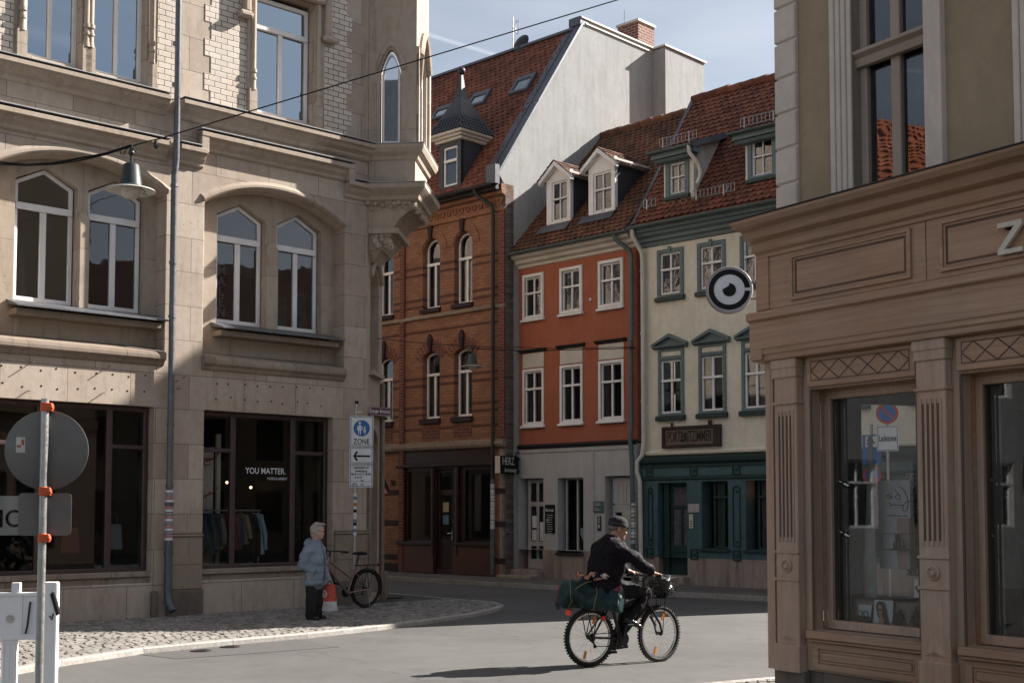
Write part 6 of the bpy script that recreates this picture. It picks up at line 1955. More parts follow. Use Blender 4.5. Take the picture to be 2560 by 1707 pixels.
MB().box(.2, XE2, 2.2, 2.3, 4.4, 11).box(.2, XE2, .6, 2.2, 4.33, 4.36).build("interior_wall", M['room'], shop)
# return front along the other street: glazed below, plain above
ROP = [(.30, 1.95), (2.25, 3.6), (3.9, 5.4)]
r_ = MB().plate([(.22, .3), (7, .3), (7, 4.1), (.22, 4.1)], [cell(a, b2, .74, 2.84) for a, b2 in ROP], -.02, -.16); rbuild(r_, "return_shop_front", M['wood_up'])
r_ = MB().plate([(.22, 0), (7, 0), (7, .3), (.22, .3)], (), -.0, -.16); rbuild(r_, "return_plinth", M['plinth'])
r_ = MB().plate([(.45, 4.1), (7, 4.1), (7, HR), (.45, HR)], (), -.10, -.30); rbuild(r_, "return_upper_wall", M['ochre'])
for a, b2 in ROP:
    r_ = MB().plate(cell(a, b2, .74, 2.84), [cell(a + .05, b2 - .05, .80, 2.78)], -.06, -.12); fr = rbuild(r_, "return_window", M['wood_up'])
    r_ = MB().plate(cell(a + .05, b2 - .05, .80, 2.78), (), -.09, -.096, back=False, rim=False); r_.xform(TR); r_.build("pane", M['glass_clear'], fr, weld=False)
far_in = FR.mi @ FT.W(7, -.3, 0)
rr = MB().add([(XE2 - .02, .25, 0), (XE2 + 2.5, 3.8, 0), (far_in.x, far_in.y, 0), (XE2 - .02, .25, HR), (XE2 + 2.5, 3.8, HR), (far_in.x, far_in.y, HR)], [(0, 1, 4, 3), (1, 2, 5, 4)]); rr.build("rear_wall", M['room'], shop)
rr = MB().add([(XA + .1, .3, HR), (XE2, .2, HR), (XE2 + 2.5, 3.8, HR), (far_in.x, far_in.y, HR)], [(0, 1, 2, 3)]); rr.build("roof", M['lead'], shop)
fl_ = MB()
fl_.add([(XA + .15, .2, .62), (XE2, .2, .62), (XE2 + 2.4, 3.7, .62), (far_in.x, far_in.y, .62)], [(0, 1, 2, 3)])
fl_.build("shop_floor", m_plain("stone_fleece", (.22, .19, .165, 1), .9, 0, .35, 22, .6), shop)
fl_ = MB().add([(XA + .15, .2, 3.15), (XE2, .2, 3.15), (XE2 + 2.4, 3.7, 3.15), (far_in.x, far_in.y, 3.15)], [(3, 2, 1, 0)])
fl_.build("shop_ceiling", m_plain("shop_ceiling", (.22, .2, .19, 1), .9), shop)
# grey side post and partitions inside the display window
MB().box(.43, .50, .33, .36, .66, 2.8).box(.405, .43, .29, .60, .66, 3.1).build("display_post", m_plain("grey_post", (.17, .15, .135, 1), .7), shop)
MB().box(1.97, 2.06, .33, .55, .66, 3.1).build("display_post", bpy.data.materials["grey_post"], shop)
def at_in(u, v, w): x, z = P(u, v, w); return Vector((x, w, z))
MB().box(2.22, 4.9, 1.25, 1.3, .62, 3.15).build("shop_partition", M['room_pale'], shop)
MB().box(2.16, 2.62, .98, 1.2, .63, 1.62).box(2.66, 3.0, 1.05, 1.2, .63, 2.05).build("display_cabinet", m_plain("brown_cabinet", (.085, .045, .022, 1), .5, 0, .2), shop, bevel=.01)
# display pieces in the first window
pnl = tag(MB().box(at_in(2198, 1300, .8).x, at_in(2276, 1300, .8).x, .8, .82, at_in(2240, 1422, .8).z, at_in(2240, 1200, .8).z).xform(FR.m).build("script_board", m_plain("white_panel", (.48, .49, .52, 1), .6), None), "white panel with looping black script inside the oak shop window", "display panel")
sc_ = MB()
def script(pts): sc_.tube([at_in(2080 + px * 260 / 927, 1140 + py * 440 / 1568, .795) for px, py in pts], .004, 5)
script([(600, 268), (640, 300), (668, 360), (680, 420), (672, 470), (650, 495), (632, 480), (632, 440), (660, 405), (720, 392), (780, 405), (800, 435), (790, 470)])
script([(560, 300), (600, 345), (608, 372), (585, 385), (562, 365), (580, 340), (610, 352)])
script([(470, 365), (500, 340), (528, 338), (534, 360), (515, 382), (494, 374), (500, 350), (540, 375)])
script([(505, 415), (528, 425), (515, 440), (560, 430), (630, 440)])
script([(490, 530), (540, 525), (600, 532), (670, 530)])
sc_.xform(FR.m).build("script", M['black'], pnl, smooth=True)
def m_speckle():
    t = NT("speckled_screen")
    c = t.mix(t.rng(t.noise(75, 2), .48, .54), (.07, .055, .045, 1), (.46, .42, .38, 1))
    return t.pbr(c, .85)
tag(MB().box(at_in(2266, 1300, 1.0).x, at_in(2326, 1300, 1.0).x, 1.0, 1.03, at_in(2290, 1440, 1.0).z, at_in(2290, 1182, 1.0).z).xform(FR.m).build("patterned_screen", m_speckle(), None), "brown and white speckled screen inside the oak shop window", "screen")
dr_ = MB()  # pleated white sheet added in place of a tall pale reflection
za, zb2 = at_in(2170, 1492, .62).z, at_in(2170, 1090, .62).z
wv = 14
L0, L1 = [], []
for k_ in range(wv + 1):
    f = k_ / wv
    L0.append((at_in(2158 + 34 * f, 1490, .62).x, .62 + .02 * sin(f * 22), za)); L1.append((at_in(2171 + 9 * f, 1100, .62).x, .62 + .012 * sin(f * 22), zb2))
dr_.add(L0 + L1, [(k_, k_ + 1, wv + 2 + k_, wv + 1 + k_) for k_ in range(wv)])
tag(dr_.xform(FR.m).build("reflection_strip", M['curtain'], None, smooth=True), "narrow white strip standing in for a reflection in the oak shop window", "reflection strip")
tag(MB().box(at_in(2242, 1350, .7).x, at_in(2274, 1350, .7).x, .7, .78, at_in(2250, 1422, .7).z, at_in(2250, 1295, .7).z).xform(FR.m).build("copper_box", m_plain("copper_pink", (.34, .21, .17, 1), .6), None, bevel=.006), "tall copper pink box in front of the speckled screen", "box")
sh_ = thing("display_shelf", "thin black wire shelf in front of the white script panel", "shelf", FR.m)
a_, b_ = at_in(2216, 1372, .66), at_in(2304, 1372, .66)
MB().box(a_.x, b_.x, .6, .72, a_.z - .006, a_.z + .006).build("shelf_board", M['black'], sh_)
MB().tube([(a_.x, .6, a_.z), (a_.x, .6, a_.z + .14), (b_.x, .6, a_.z + .14), (b_.x, .6, a_.z)], .004, 4).build("wire_frame", M['black'], sh_)
vs_ = tag(MB().lathe([(.03, 0), (.035, .04), (.018, .07), (.018, .12), (.02, .125), (0, .125)], tuple(at_in(2242, 1371, .66)), 12).xform(FR.m).build("black_vase", M['black'], None, smooth=True), "small black vase on the thin wire shelf", "vase")
tag(MB().lathe([(.022, 0), (.012, .06), (.004, .1), (0, .1)], tuple(at_in(2257, 1371, .66)), 10).xform(FR.m).build("cone_ornament", m_plain("brown_ornament", (.12, .06, .03, 1), .6), None, smooth=True), "tiny brown cone ornament on the thin wire shelf", "ornament")
# stone block, cards, portrait poster, dark cones
bl = MB().box(at_in(2118, 1540, .45).x, at_in(2330, 1540, .45).x, .42, .95, .63, at_in(2200, 1500, .45).z)
tag(bl.xform(FR.m).build("display_plinth", bpy.data.materials["stone_fleece"], None, bevel=.02, segs=2), "rough grey stone-like display plinth on the oak shop window floor", "display stand")
def card(u0, u1, v0, v1, w, mat, nm, label, cat, lean=.03):
    a_, b_ = at_in(u0, v1, w), at_in(u1, v0, w)
    z1_, z0_ = at_in(u0, v0, w).z, at_in(u0, v1, w).z
    o = MB().add([(a_.x, w, z0_), (b_.x, w, z0_), (b_.x, w + lean, z1_), (a_.x, w + lean, z1_), (a_.x, w + .008, z0_), (b_.x, w + .008, z0_), (b_.x, w + lean + .008, z1_), (a_.x, w + lean + .008, z1_)], [(0, 1, 2, 3), (4, 7, 6, 5), (0, 4, 5, 1), (1, 5, 6, 2), (2, 6, 7, 3), (3, 7, 4, 0)])
    return tag(o.xform(FR.m).build(nm, mat, None), label, cat), a_.x, b_.x, z0_, z1_
o, x0, x1, z0, z1 = card(2142, 2174, 1510, 1552, .37, M['sign_white'], "glasses_card", "small white card with black spectacles in the oak shop window", "card")
t = MB(); zc = z0 + (z1 - z0) * .5
for sx_ in (-1, 1): t.torus(((x0 + x1) / 2 + sx_ * (x1 - x0) * .22, .365, zc), (x1 - x0) * .17, .004, 'y', 16, 5)
t.box((x0 + x1) / 2 - .012, (x0 + x1) / 2 + .012, .362, .368, zc - .003, zc + .004)
t.box(x0, x1, .355, .366, z0, z0 + (z1 - z0) * .36)
t.xform(FR.m).build("spectacles", M['black'], o)
o, x0, x1, z0, z1 = card(2183, 2229, 1498, 1562, .36, M['sign_white'], "portrait_poster", "white poster of a long haired woman wearing sunglasses", "poster", .02)
W_, H_ = x1 - x0, z1 - z0
pp = lambda fx, fz: (x0 + W_ * fx, z0 + H_ * fz)
hairm = m_plain("poster_hair", (.035, .022, .018, 1), .7); skinm = m_plain("poster_skin", (.42, .27, .2, 1), .7)
t = MB(); t.plate([pp(.28, .4), pp(.22, .6), (pp(.2, .75)), pp(.25, .9), pp(.4, .97), pp(.55, .92), pp(.66, .75), pp(.75, .5), pp(.85, .2), pp(.95, .02), pp(.3, .02), pp(.42, .2)], (), .3535, .354, rim=False, back=False); t.xform(FR.m).build("poster_hair", hairm, o)
t = MB(); t.plate([pp(.30, .55), pp(.27, .68), pp(.33, .82), pp(.46, .83), pp(.53, .70), pp(.52, .55), pp(.48, .44), pp(.60, .25), pp(.65, .03), pp(.30, .03), pp(.38, .3), pp(.36, .44)], (), .3515, .352, rim=False, back=False); t.xform(FR.m).build("poster_face", skinm, o)
t = MB()
for fx in (.33, .47): t.plate([pp(fx - .055, .67), pp(fx + .055, .67), pp(fx + .045, .60), pp(fx - .03, .60)], (), .3495, .35, rim=False, back=False)
t.xform(FR.m).build("poster_sunglasses", M['black'], o)
card(2317, 2342, 1534, 1570, .36, M['sign_white'], "white_card", "plain white card at the right end of the oak shop window", "card")
o, x0, x1, z0, z1 = card(2285, 2309, 1447, 1492, .5, M['sign_white'], "heart_card", "upright white card with a dark heart wreath", "card", .01)
t = MB(); hc = []
for k_ in range(25):
    a = 2 * pi * k_ / 24
    hc.append(((x0 + x1) / 2 + .028 * sin(a) ** 3 * 1.0, .494, (z0 + z1) / 2 + .0018 * (13 * cos(a) - 5 * cos(2 * a) - 2 * cos(3 * a) - cos(4 * a))))
t.tube(hc, .006, 5); t.xform(FR.m).build("heart_wreath", M['black'], o)
random.seed(12)
for k_, (u, v0, h_) in enumerate(((2243, 1562, .13), (2286, 1564, .16))):
    b0 = at_in(u, v0, .37)
    t = MB()
    for r in range(9):
        f = r / 8
        rr_ = .068 * (1 - f * .85)
        for j in range(max(5, int(13 * (1 - f * .6)))):
            an = 2 * pi * j / max(5, int(13 * (1 - f * .6))) + r
            t.add([(b0.x + rr_ * .3 * cos(an), .40 + rr_ * .3 * sin(an), b0.z + f * h_ + .02), (b0.x + rr_ * cos(an - .25), .40 + rr_ * sin(an - .25), b0.z + f * h_ + .012), (b0.x + rr_ * 1.12 * cos(an), .40 + rr_ * 1.12 * sin(an), b0.z + f * h_ + .022), (b0.x + rr_ * cos(an + .25), .40 + rr_ * sin(an + .25), b0.z + f * h_ + .012)], [(0, 1, 2, 3)])
    t.lathe([(.03, 0), (.045, h_ * .3), (.02, h_ * .8), (0, h_)], (b0.x, .40, b0.z), 10)
    tag(t.xform(FR.m).build("dark_cone", m_plain("cone_bristle_%d" % k_, (.02, .018, .016, 1), .9), None, weld=False, fix=False), ("smaller dark bristly cone beside the sunglasses poster", "larger dark bristly cone beside the white card")[k_], "ornament", "dark cones in the shop window")
# spotlights on the side posts
for k_, (u, v, w_, lab) in enumerate(((2110, 1208, .33, "upper spotlight on the grey post in the first oak window"), (2112, 1334, .33, "lower spotlight on the grey post in the first oak window"), (2492, 1204, .42, "upper spotlight on the grey post in the second oak window"), (2494, 1345, .42, "lower spotlight on the grey post in the second oak window"))):
    c0 = at_in(u, v, w_)
    sp_ = thing("spotlight", lab, "spotlight", FR.m @ Matrix.Translation(c0) @ Matrix.Rotation(radians(35), 4, 'Z') @ Matrix.Rotation(radians(28), 4, 'Y'), "spotlights in the oak shop windows")
    MB().lathe([(.010, -.07), (.014, -.02), (.030, .0), (.033, .045), (.029, .046), (.027, .03)], (0, 0, 0), 14, 'x').build("lamp_body", M['chrome'], sp_, smooth=30)
    MB().lathe([(.0, .034), (.026, .036), (.024, .040), (0, .041)], (0, 0, 0), 12, 'x').build("lamp_glass", M['spot_bulb'], sp_)
    MB().tube([(-.07, 0, 0), (-.10, -.01, .02)], .006, 5).build("arm", M['black_metal'], sp_)
# letter on the frieze
t = MB(); xz, zz = P(2496, 639, -.16)[0], P(2496, 639, -.16)[1]
x2, z2 = P(2556, 553, -.16)[0], P(2496, 560, -.16)[1]
hL = z2 - zz; wL = x2 - xz; th = hL * .15
t.plate([(xz, zz), (xz + wL, zz), (xz + wL, zz + th), (xz + wL * .27, zz + th), (xz + wL, zz + hL - th), (xz + wL, zz + hL), (xz, zz + hL), (xz, zz + hL - th), (xz + wL * .70, zz + hL - th), (xz, zz + th)], (), -.17, -.14)
lt_ = tag(t.xform(FR.m).build("sign_letter", m_plain("cream_letter", (.60, .55, .46, 1), .5), None, bevel=.004), "large cream raised letter Z on the oak frieze", "letter")
MB().box(xz + .05, xz + .08, -.14, -.108, zz + .02, zz + .05).box(xz + .05, xz + .08, -.14, -.108, zz + hL - .05, zz + hL - .02).xform(FR.m).build("spacer", M['black'], lt_)
# round eye sign on its bracket at the corner
ec = at_depth(1823, 726, 11.75)
pl_ = at_depth(1911, 721, 11.62)
es = thing("eye_sign", "round black and white eye-shaped shop sign on a bracket", "sign", Matrix.Translation(ec) @ Matrix.Rotation(radians(-9), 4, 'Z'))
R_ = 59 / 3156 * 11.75
MB().lathe([(R_ * .90, -.05), (R_ * .97, -.055), (R_, -.035), (R_, .035), (R_ * .97, .055), (R_ * .9, .05), (0, .05)], (0, 0, 0), 48, 'y', cap=False).build("rim", m_plain("silver_rim", (.42, .37, .36, 1), .35, .5), es, smooth=40)
MB().lathe([(0, -.046), (R_ * .91, -.046), (R_ * .91, -.02)], (0, 0, 0), 48, 'y').build("face", m_plain("sign_face", (.86, .84, .88, 1), .3, 0, .02), es)
t = MB()
n = 56
vs, fs = [], []
g0 = radians(5)
for k_ in range(n + 1):
    a = g0 + (2 * pi - 2 * g0) * k_ / n
    for rr_, yy in ((R_ * .65, -.047), (R_ * .65, -.053), (R_ * .87, -.053), (R_ * .87, -.047)): vs.append((rr_ * cos(a), yy, rr_ * sin(a)))
for i in range(n):
    for j in range(4): fs.append((i * 4 + j, i * 4 + (j + 1) % 4, (i + 1) * 4 + (j + 1) % 4, (i + 1) * 4 + j))
t.add(vs, fs)
pu = []
for k_ in range(40):                                    # pupil with a bite out of its upper left
    a = 2 * pi * k_ / 40
    x, z = R_ * .28 * cos(a), R_ * .28 * sin(a) - .003
    dx, dz = x + R_ * .19, z - R_ * .22
    dd_ = sqrt(dx * dx + dz * dz)
    if dd_ < R_ * .19: x, z = -R_ * .19 + dx / dd_ * R_ * .19, R_ * .22 + dz / dd_ * R_ * .19
    pu.append((x, z))
t.plate(pu, (), -.053, -.047)
t.build("eye_mark", M['black'], es)
lp = es.matrix_world.inverted() @ pl_
k_ = MB(); k_.tube([(R_ * .8, 0, .075), (lp.x, lp.y, .075)], .012, 6); k_.tube([(R_ * .8, 0, -.085), (lp.x, lp.y, -.085)], .012, 6)
k_.box(lp.x - .02, lp.x + .02, lp.y - .015, lp.y + .03, -.11, .11)
k_.build("bracket", m_plain("bracket_metal", (.33, .29, .29, 1), .4, .5), es, bevel=.003)
# street signs on the far pavement, seen through the corner shop
def street_pole(u, dep, label, parts):
    b0 = at_depth(u, 1275, dep); b0.z = .1
    s = thing("street_sign", label, "street sign", Matrix.Translation(b0) @ Matrix.Rotation(radians(-16), 4, 'Z'))
    MB().tube([(0, .04, 0), (0, .04, 3.4)], .03, 10).build("pole", M['steel'], s, smooth=True)
    return s, dep / 3156
s, kx = street_pole(2222, 24.5, "no-parking street sign with Ladezone plate seen through the shop glass", None)
zv = lambda v, dep: CAMH + (1275 - v) * dep / 3156
z1, z0 = zv(1077, 24.5), zv(1140, 24.5)
pl_ = MB().box(-.2, .2, -.004, .004, z0, z1).build("supplementary_plate", M['sign_white'], s, bevel=.01)
t = MB(); put_text(t, "Ladezone", 0, -.006, (z0 + z1) / 2, size=.17, depth=.003, xs=.50, bold=.003); t.build("lettering", M['black'], pl_)
MB().plate(cell(-.185, .185, z0 + .012, z1 - .012), [cell(-.175, .175, z0 + .022, z1 - .022)], -.006, -.0045).build("border", M['black'], pl_)
def round_sign(par, zc, r):
    o = MB().lathe([(r, -.004), (r, .004), (0, .004)], (0, 0, zc), 32, 'y').lathe([(0, -.0045), (r, -.004)], (0, 0, zc), 32, 'y').build("prohibition_disc", M['sign_red'], par)
    t = MB().lathe([(0, -.006), (r * .78, -.006), (r * .78, -.004)], (0, 0, zc), 28, 'y'); t.build("disc_field", M['sign_blue'], o)
    t = MB().add([(-r * .62, -.008, zc + r * .48), (-r * .48, -.008, zc + r * .62), (r * .62, -.008, zc - r * .48), (r * .48, -.008, zc - r * .62)], [(0, 1, 2, 3)]); t.build("slash", M['sign_red'], o)
round_sign(s, zv(1045, 24.5), .21)
s, kx = street_pole(2182, 25.0, "blue parking street sign seen through the shop glass", None)
z1, z0 = zv(1099, 25.0), zv(1172, 25.0)
b_ = MB().box(-.18, .18, -.004, .004, z0, z1).build("blue_plate", M['sign_blue'], s, bevel=.01)
t = MB().box(-.12, .12, -.006, -.0045, z0 + (z1 - z0) * .58, z1 - .03); wp = t.build("white_field", M['sign_white'], b_)
t = MB().box(-.09, .0, -.008, -.0065, z0 + (z1 - z0) * .66, z0 + (z1 - z0) * .72).tube([(-.09, -.008, z0 + (z1 - z0) * .8), (-.03, -.008, z0 + (z1 - z0) * .9), (.06, -.008, z0 + (z1 - z0) * .7)], .012, 5); t.build("pictogram", M['black'], b_)
round_sign(s, zv(1200, 25.0), .18)

# ================================================================ neighbour of the stone building, mirrored in the ochre house's windows
FN = Facade(FL.W(-19, 0, 0), vpang(4698))
nb_ = thing("tiled_neighbour_house", "pale rendered house with orange tiled roof next to the stone building", "building", FN.m)
MB().plate([(0, 0), (12.7, 0), (12.7, 7.4), (0, 7.4)], [cell(1 + k_ * 2.0, 2 + k_ * 2.0, z, z + 1.5) for k_ in range(6) for z in (1.4, 4.4)], 0, .3).build("wall", M['white_render'], nb_)
MB().box(.2, 12.6, .5, 6, 0, 7.3).build("body", M['room'], nb_)
for k_ in range(6):
    for z in (1.4, 4.4): window(nb_, 1 + k_ * 2.0, 2 + k_ * 2.0, z, z + 1.5, .1, [(z + 1.0, [.5]), (None, [.5])])
random.seed(3)
M['tile_orange'] = m_tiles("orange_clay_tiles", (.42, .14, .07, 1), (.33, .10, .05, 1), .2)
tiles(nb_, RoofPlane(FN, -.4, 7.35, .95), 0, 12.75, 5.0, 'tile_orange', .3, .3, round_=False, lift=.04)
gutter(nb_, 0, 12.75, -.46, 7.32, 'zinc')
# unseen house added far right to mask the bright horizon in the shop panes
FE = Facade((34.0, 36.0), radians(200))
eh = thing("horizon_block_house", "plain unseen house added to block the horizon mirrored in shop panes", "building", FE.m)
MB().plate([(0, 0), (34, 0), (34, 9.5), (0, 9.5)], [cell(1.2 + k_ * 2.4, 2.3 + k_ * 2.4, z, z + 1.7) for k_ in range(13) for z in (.9, 3.9, 6.8)], 0, .3).build("wall", M['ochre'], eh)
MB().box(.1, 33.9, .4, 6, 0, 9.4).build("body", M['room'], eh)
MB().sweep([(-.4, 9.4), (4, 13.0), (8, 9.4)], 0, 34).build("roof", M['tile_brown'], eh)
# ================================================================ STREET LAMPS ON OVERHEAD WIRES
def street_lamp(pos, label, yaw=0.0, sc=1.0):
    t = thing("street_lamp", label, "street lamp", Matrix.Translation(pos) @ Matrix.Rotation(yaw, 4, 'Z') @ Matrix.Scale(sc, 4), "bell lamps hung on wires over the street")
    h = MB().box(-.035, .035, -.03, .03, -.10, .02).tube([(0, 0, .0), (.0, 0, .09)], .012, 6).tube([(0, 0, -.08), (0, 0, -.26)], .022, 8).ball((0, 0, -.06), .055, n=10, m=6)
    h.tube([(-.06, 0, .02), (-.10, .0, -.02), (-.12, 0, -.10), (-.17, 0, -.09), (-.19, 0, .03)], .010, 5)
    h.tube([(.04, 0, -.02), (.09, 0, -.05), (.10, 0, .02)], .010, 5)
    h.build("hanger", M['lamp_dark'], t, smooth=40)
    MB().lathe([(.0, -.255), (.115, -.255), (.135, -.275), (.185, -.62), (.19, -.63), (.0, -.63)], (0, 0, 0), 32).build("lamp_housing", M['lamp_dark'], t, smooth=40)
    MB().lathe([(.18, -.625), (.40, -.70), (.41, -.715), (.40, -.718), (.18, -.65)], (0, 0, 0), 40).build("lamp_shade", [M['lamp_white']], t, smooth=40)
    MB().lathe([(.17, -.63), (.395, -.698), (.392, -.694), (.17, -.622)], (0, 0, 0), 40).build("shade_top", M['lamp_dark'], t, smooth=40)
    MB().lathe([(.17, -.64), (.172, -.70), (.14, -.80), (.08, -.845), (0, -.86)], (0, 0, 0), 28).build("lamp_globe", M['lamp_glass'], t, smooth=True)
    MB().tube([(.17, 0, -.66), (.24, -.03, -.72), (.2, -.05, -.76), (.27, -.05, -.78)], .007, 5).build("catch", M['black_metal'], t)
    return t
def wire(name, pts, r, label, group=None):
    return tag(MB().tube(pts, r, 6).build(name, M['black'], None, smooth=True), label, "cable", group)
L1 = at_depth(329, 366, 15.6)
lamp1 = street_lamp(L1 - Vector((0, 0, .04)), "large dark bell street lamp with white reflector hanging before the stone building", radians(15), .74)
A0 = at_depth(-420, 416, 15.0)
A1, B1 = at_depth(0, 411, 15.3), at_depth(372, 352, 15.75)
E1 = at_depth(1545, 0, 18.4)
far1 = L1 + (E1 - B1) * 1.75 + Vector((0, 0, .4))
pts = [A0, A1] + [A1.lerp(L1, f) + Vector((0, 0, -.16 * 4 * f * (1 - f) * .6)) for f in (.2, .4, .6, .8)] + [L1, at_depth(372, 353, 15.72), at_depth(393, 349, 15.8)]
seg = [at_depth(393, 349, 15.8).lerp(E1, f) for f in (.25, .5, .75, 1.0)]
wire("lamp_cable", [*pts, *seg, E1 + (E1 - seg[0]) * .8], .009, "thin black cable rising across the picture from the large bell lamp", "overhead lamp cables")
wire("power_cable", [q + Vector((0, -.02, .012 + .01 * sin(i * 2))) for i, q in enumerate(pts[:7])], .014, "thicker black supply cable tied along the wire left of the large bell lamp", "overhead lamp cables")
MB_ = MB().lathe([(.02, -.05), (.03, -.03), (.03, .03), (.02, .05)], tuple(at_depth(390, 362, 15.8)), 10)
tag(MB_.build("cable_insulator", M['gutter_dark'], None, smooth=30), "small dark insulator hanging from the cable right of the large bell lamp", "insulator")
L2 = at_depth(1181, 866, 28.6)
lamp2 = street_lamp(L2 - Vector((0, 0, .02)), "small far bell street lamp hanging in front of the red brick house", radians(-20), .62)
c0 = FC.W(.9, .0, 0); c0.z = at_depth(955, 846, c0.y).z
c1x = P  # noqa
q1 = FO.W(*( (FO.P(1588, 867, -.1)[0], -.1, FO.P(1588, 867, -.1)[1]) ))
wire("lamp_cable", [c0, c0.lerp(L2, .5) - Vector((0, 0, .02)), L2, L2.lerp(q1, .5) - Vector((0, 0, .04)), q1], .008, "thin black cable of the far lamp between stone corner and orange house", "overhead lamp cables")
q2 = L2.lerp(q1, .1)
wire("power_cable", [L2 + Vector((0, 0, -.04)), L2.lerp(q1, .3) - Vector((0, 0, .10)), L2.lerp(q1, .7) - Vector((0, 0, .06)), q1 - Vector((0, 0, .03))], .012, "thicker black supply cable running from the far lamp to the orange house", "overhead lamp cables")

# ================================================================ ZONE SIGN POST AT THE STONE CORNER
pb_ = at_depth(884, 1500, 22.6); pb_.z = .07
post = thing("zone_sign_post", "grey sign post with pedestrian zone, arrow and delivery plates", "sign post", Matrix.Translation(pb_) @ Matrix.Rotation(radians(4), 4, 'Z') @ Matrix.Rotation(radians(.4), 4, 'Y'))
dep = 22.6
zq = lambda v: CAMH + (1275 - v) * dep / 3156 - .1
MB().tube([(0, .05, 0), (.0, .05, zq(1001))], .030, 12).build("pole", M['steel'], post, smooth=True)
MB().lathe([(.034, 0), (.034, .05), (.0, .055)], (0, .05, zq(1004)), 12).build("cap", M['black'], post)
sk = MB()
random.seed(14)
for k in range(13):
    sk.cur = [0, 1, 0, 2, 0, 3, 0, 0, 1, 3, 0, 1, 0][k]
    z = zq(1232) - k * .058
    sk.lathe([(.0315, -.024), (.0315, .024)], (0, .05, z), 12)
sk.build("sticker", [M['sign_white'], m_plain("blue_sticker", (.12, .17, .3, 1), .6), m_plain("orange_sticker", (.5, .16, .06, 1), .6), M['black']], post, smooth=True)
def rrect(x0, x1, z0, z1, r, n=5):
    pts = []
    for cx, cz, a0 in ((x1 - r, z0 + r, -pi / 2), (x1 - r, z1 - r, 0), (x0 + r, z1 - r, pi / 2), (x0 + r, z0 + r, pi)):
        for k in range(n + 1): pts.append((cx + r * cos(a0 + pi / 2 * k / n), cz + r * sin(a0 + pi / 2 * k / n)))
    return pts
def sign_plate(v0, v1, w, name):
    z1, z0 = zq(v0) - .004, zq(v1) + .004
    x0, x1 = .10 - w / 2, .10 + w / 2
    o = MB().plate(rrect(x0, x1, z0, z1, .03), (), 0, .012).build(name, M['sign_white'], post)
    MB().plate(rrect(x0 + .014, x1 - .014, z0 + .014, z1 - .014, .022), [rrect(x0 + .023, x1 - .023, z0 + .023, z1 - .023, .018)], -.002, -.0005).build("border", M['black'], o)
    return o, x0, x1, z0, z1
o, x0, x1, z0, z1 = sign_plate(1034.6, 1112, .42, "zone_plate")
xc, zc, r = .10, z0 + (z1 - z0) * .60, .145
bl = MB().lathe([(0, -.003), (r, -.003), (r, -.0006)], (xc, 0, zc), 40, 'y').build("blue_disc", M['sign_blue'], o)
fg = MB()
def fig(cx, zb, h, skirt):
    fg.lathe([(0, -.0055), (h * .095, -.0055), (h * .095, -.0035)], (cx, 0, zb + h * .90), 14, 'y')
    fg.plate([(cx - h * .05, zb + h * .78), (cx + h * .05, zb + h * .78), (cx + h * .09, zb + h * .55), (cx + h * .17, zb + h * .32), (cx - h * .17, zb + h * .32), (cx - h * .09, zb + h * .55)], (), -.0055, -.0035)
    for sg in (-1, 1): fg.plate([(cx + sg * h * .03, zb + h * .32), (cx + sg * h * .11, zb + h * .32), (cx + sg * h * .09, zb), (cx + sg * h * .04, zb)], (), -.0055, -.0035)
fig(xc - .035, zc - .115, .235, True); fig(xc + .055, zc - .105, .14, True)
fg.add([(xc - .005, -.0055, zc + .05), (xc + .035, -.0055, zc - .02), (xc + .03, -.0055, zc - .035), (xc - .015, -.0055, zc + .035)], [(0, 1, 2, 3)])
fg.add([(xc - .07, -.0055, zc + .05), (xc - .085, -.0055, zc - .03), (xc - .07, -.0055, zc - .03), (xc - .055, -.0055, zc + .04)], [(0, 1, 2, 3)])
fg.build("pedestrian_symbol", M['sign_white'], bl)
t = MB(); put_text(t, "ZONE", xc, -.001, z0 + .085, size=.135, depth=.003, xs=.78, bold=.001); t.build("lettering", M['black'], o)
o, x0, x1, z0, z1 = sign_plate(1113, 1155, .42, "arrow_plate")
zc = (z0 + z1) / 2 - .01
ar = MB().add([(x0 + .08, -.003, zc - .016), (x1 - .05, -.003, zc - .016), (x1 - .05, -.003, zc + .016), (x0 + .08, -.003, zc + .016)], [(0, 1, 2, 3)])
for sg in (-1, 1): ar.add([(x0 + .065, -.003, zc), (x0 + .10, -.003, zc), (x0 + .155, -.003, zc + sg * .075), (x0 + .115, -.003, zc + sg * .085)], [(0, 1, 2, 3)])
ar.build("arrow", M['black'], o)
o, x0, x1, z0, z1 = sign_plate(1156, 1214, .42, "delivery_plate")
t = MB()
for k, (s, dx) in enumerate((("Lieferverkehr mit", 0), ("Genehmigung", 0), ("Mo-Fr 6-11h + 18-20h", 0), ("Sa 6-11h", -.05), ("frei", .02))):
    put_text(t, s, xc + dx, -.001, z1 - .055 - k * .058, size=.058, depth=.003, xs=.66, bold=.0008)
put_text(t, "frei", xc + .02, -.001, z0 + .055, size=.058, depth=.003, xs=.66, bold=.0008)
t.add([(x0 + .024, -.002, z0 + .10), (x1 - .024, -.002, z0 + .10), (x1 - .024, -.002, z0 + .106), (x0 + .024, -.002, z0 + .106)], [(0, 1, 2, 3)])
for sx_ in (-1, 1): t.torus((x0 + .10 + sx_ * .03, -.002, z0 + .05), .018, .003, 'y', 14, 4)
t.tube([(x0 + .07, -.002, z0 + .05), (x0 + .09, -.002, z0 + .075), (x0 + .12, -.002, z0 + .075), (x0 + .10, -.002, z0 + .05), (x0 + .09, -.002, z0 + .075)], .003, 4)
t.build("lettering", M['black'], o)
zz0, zz1 = zq(1031), zq(1009)
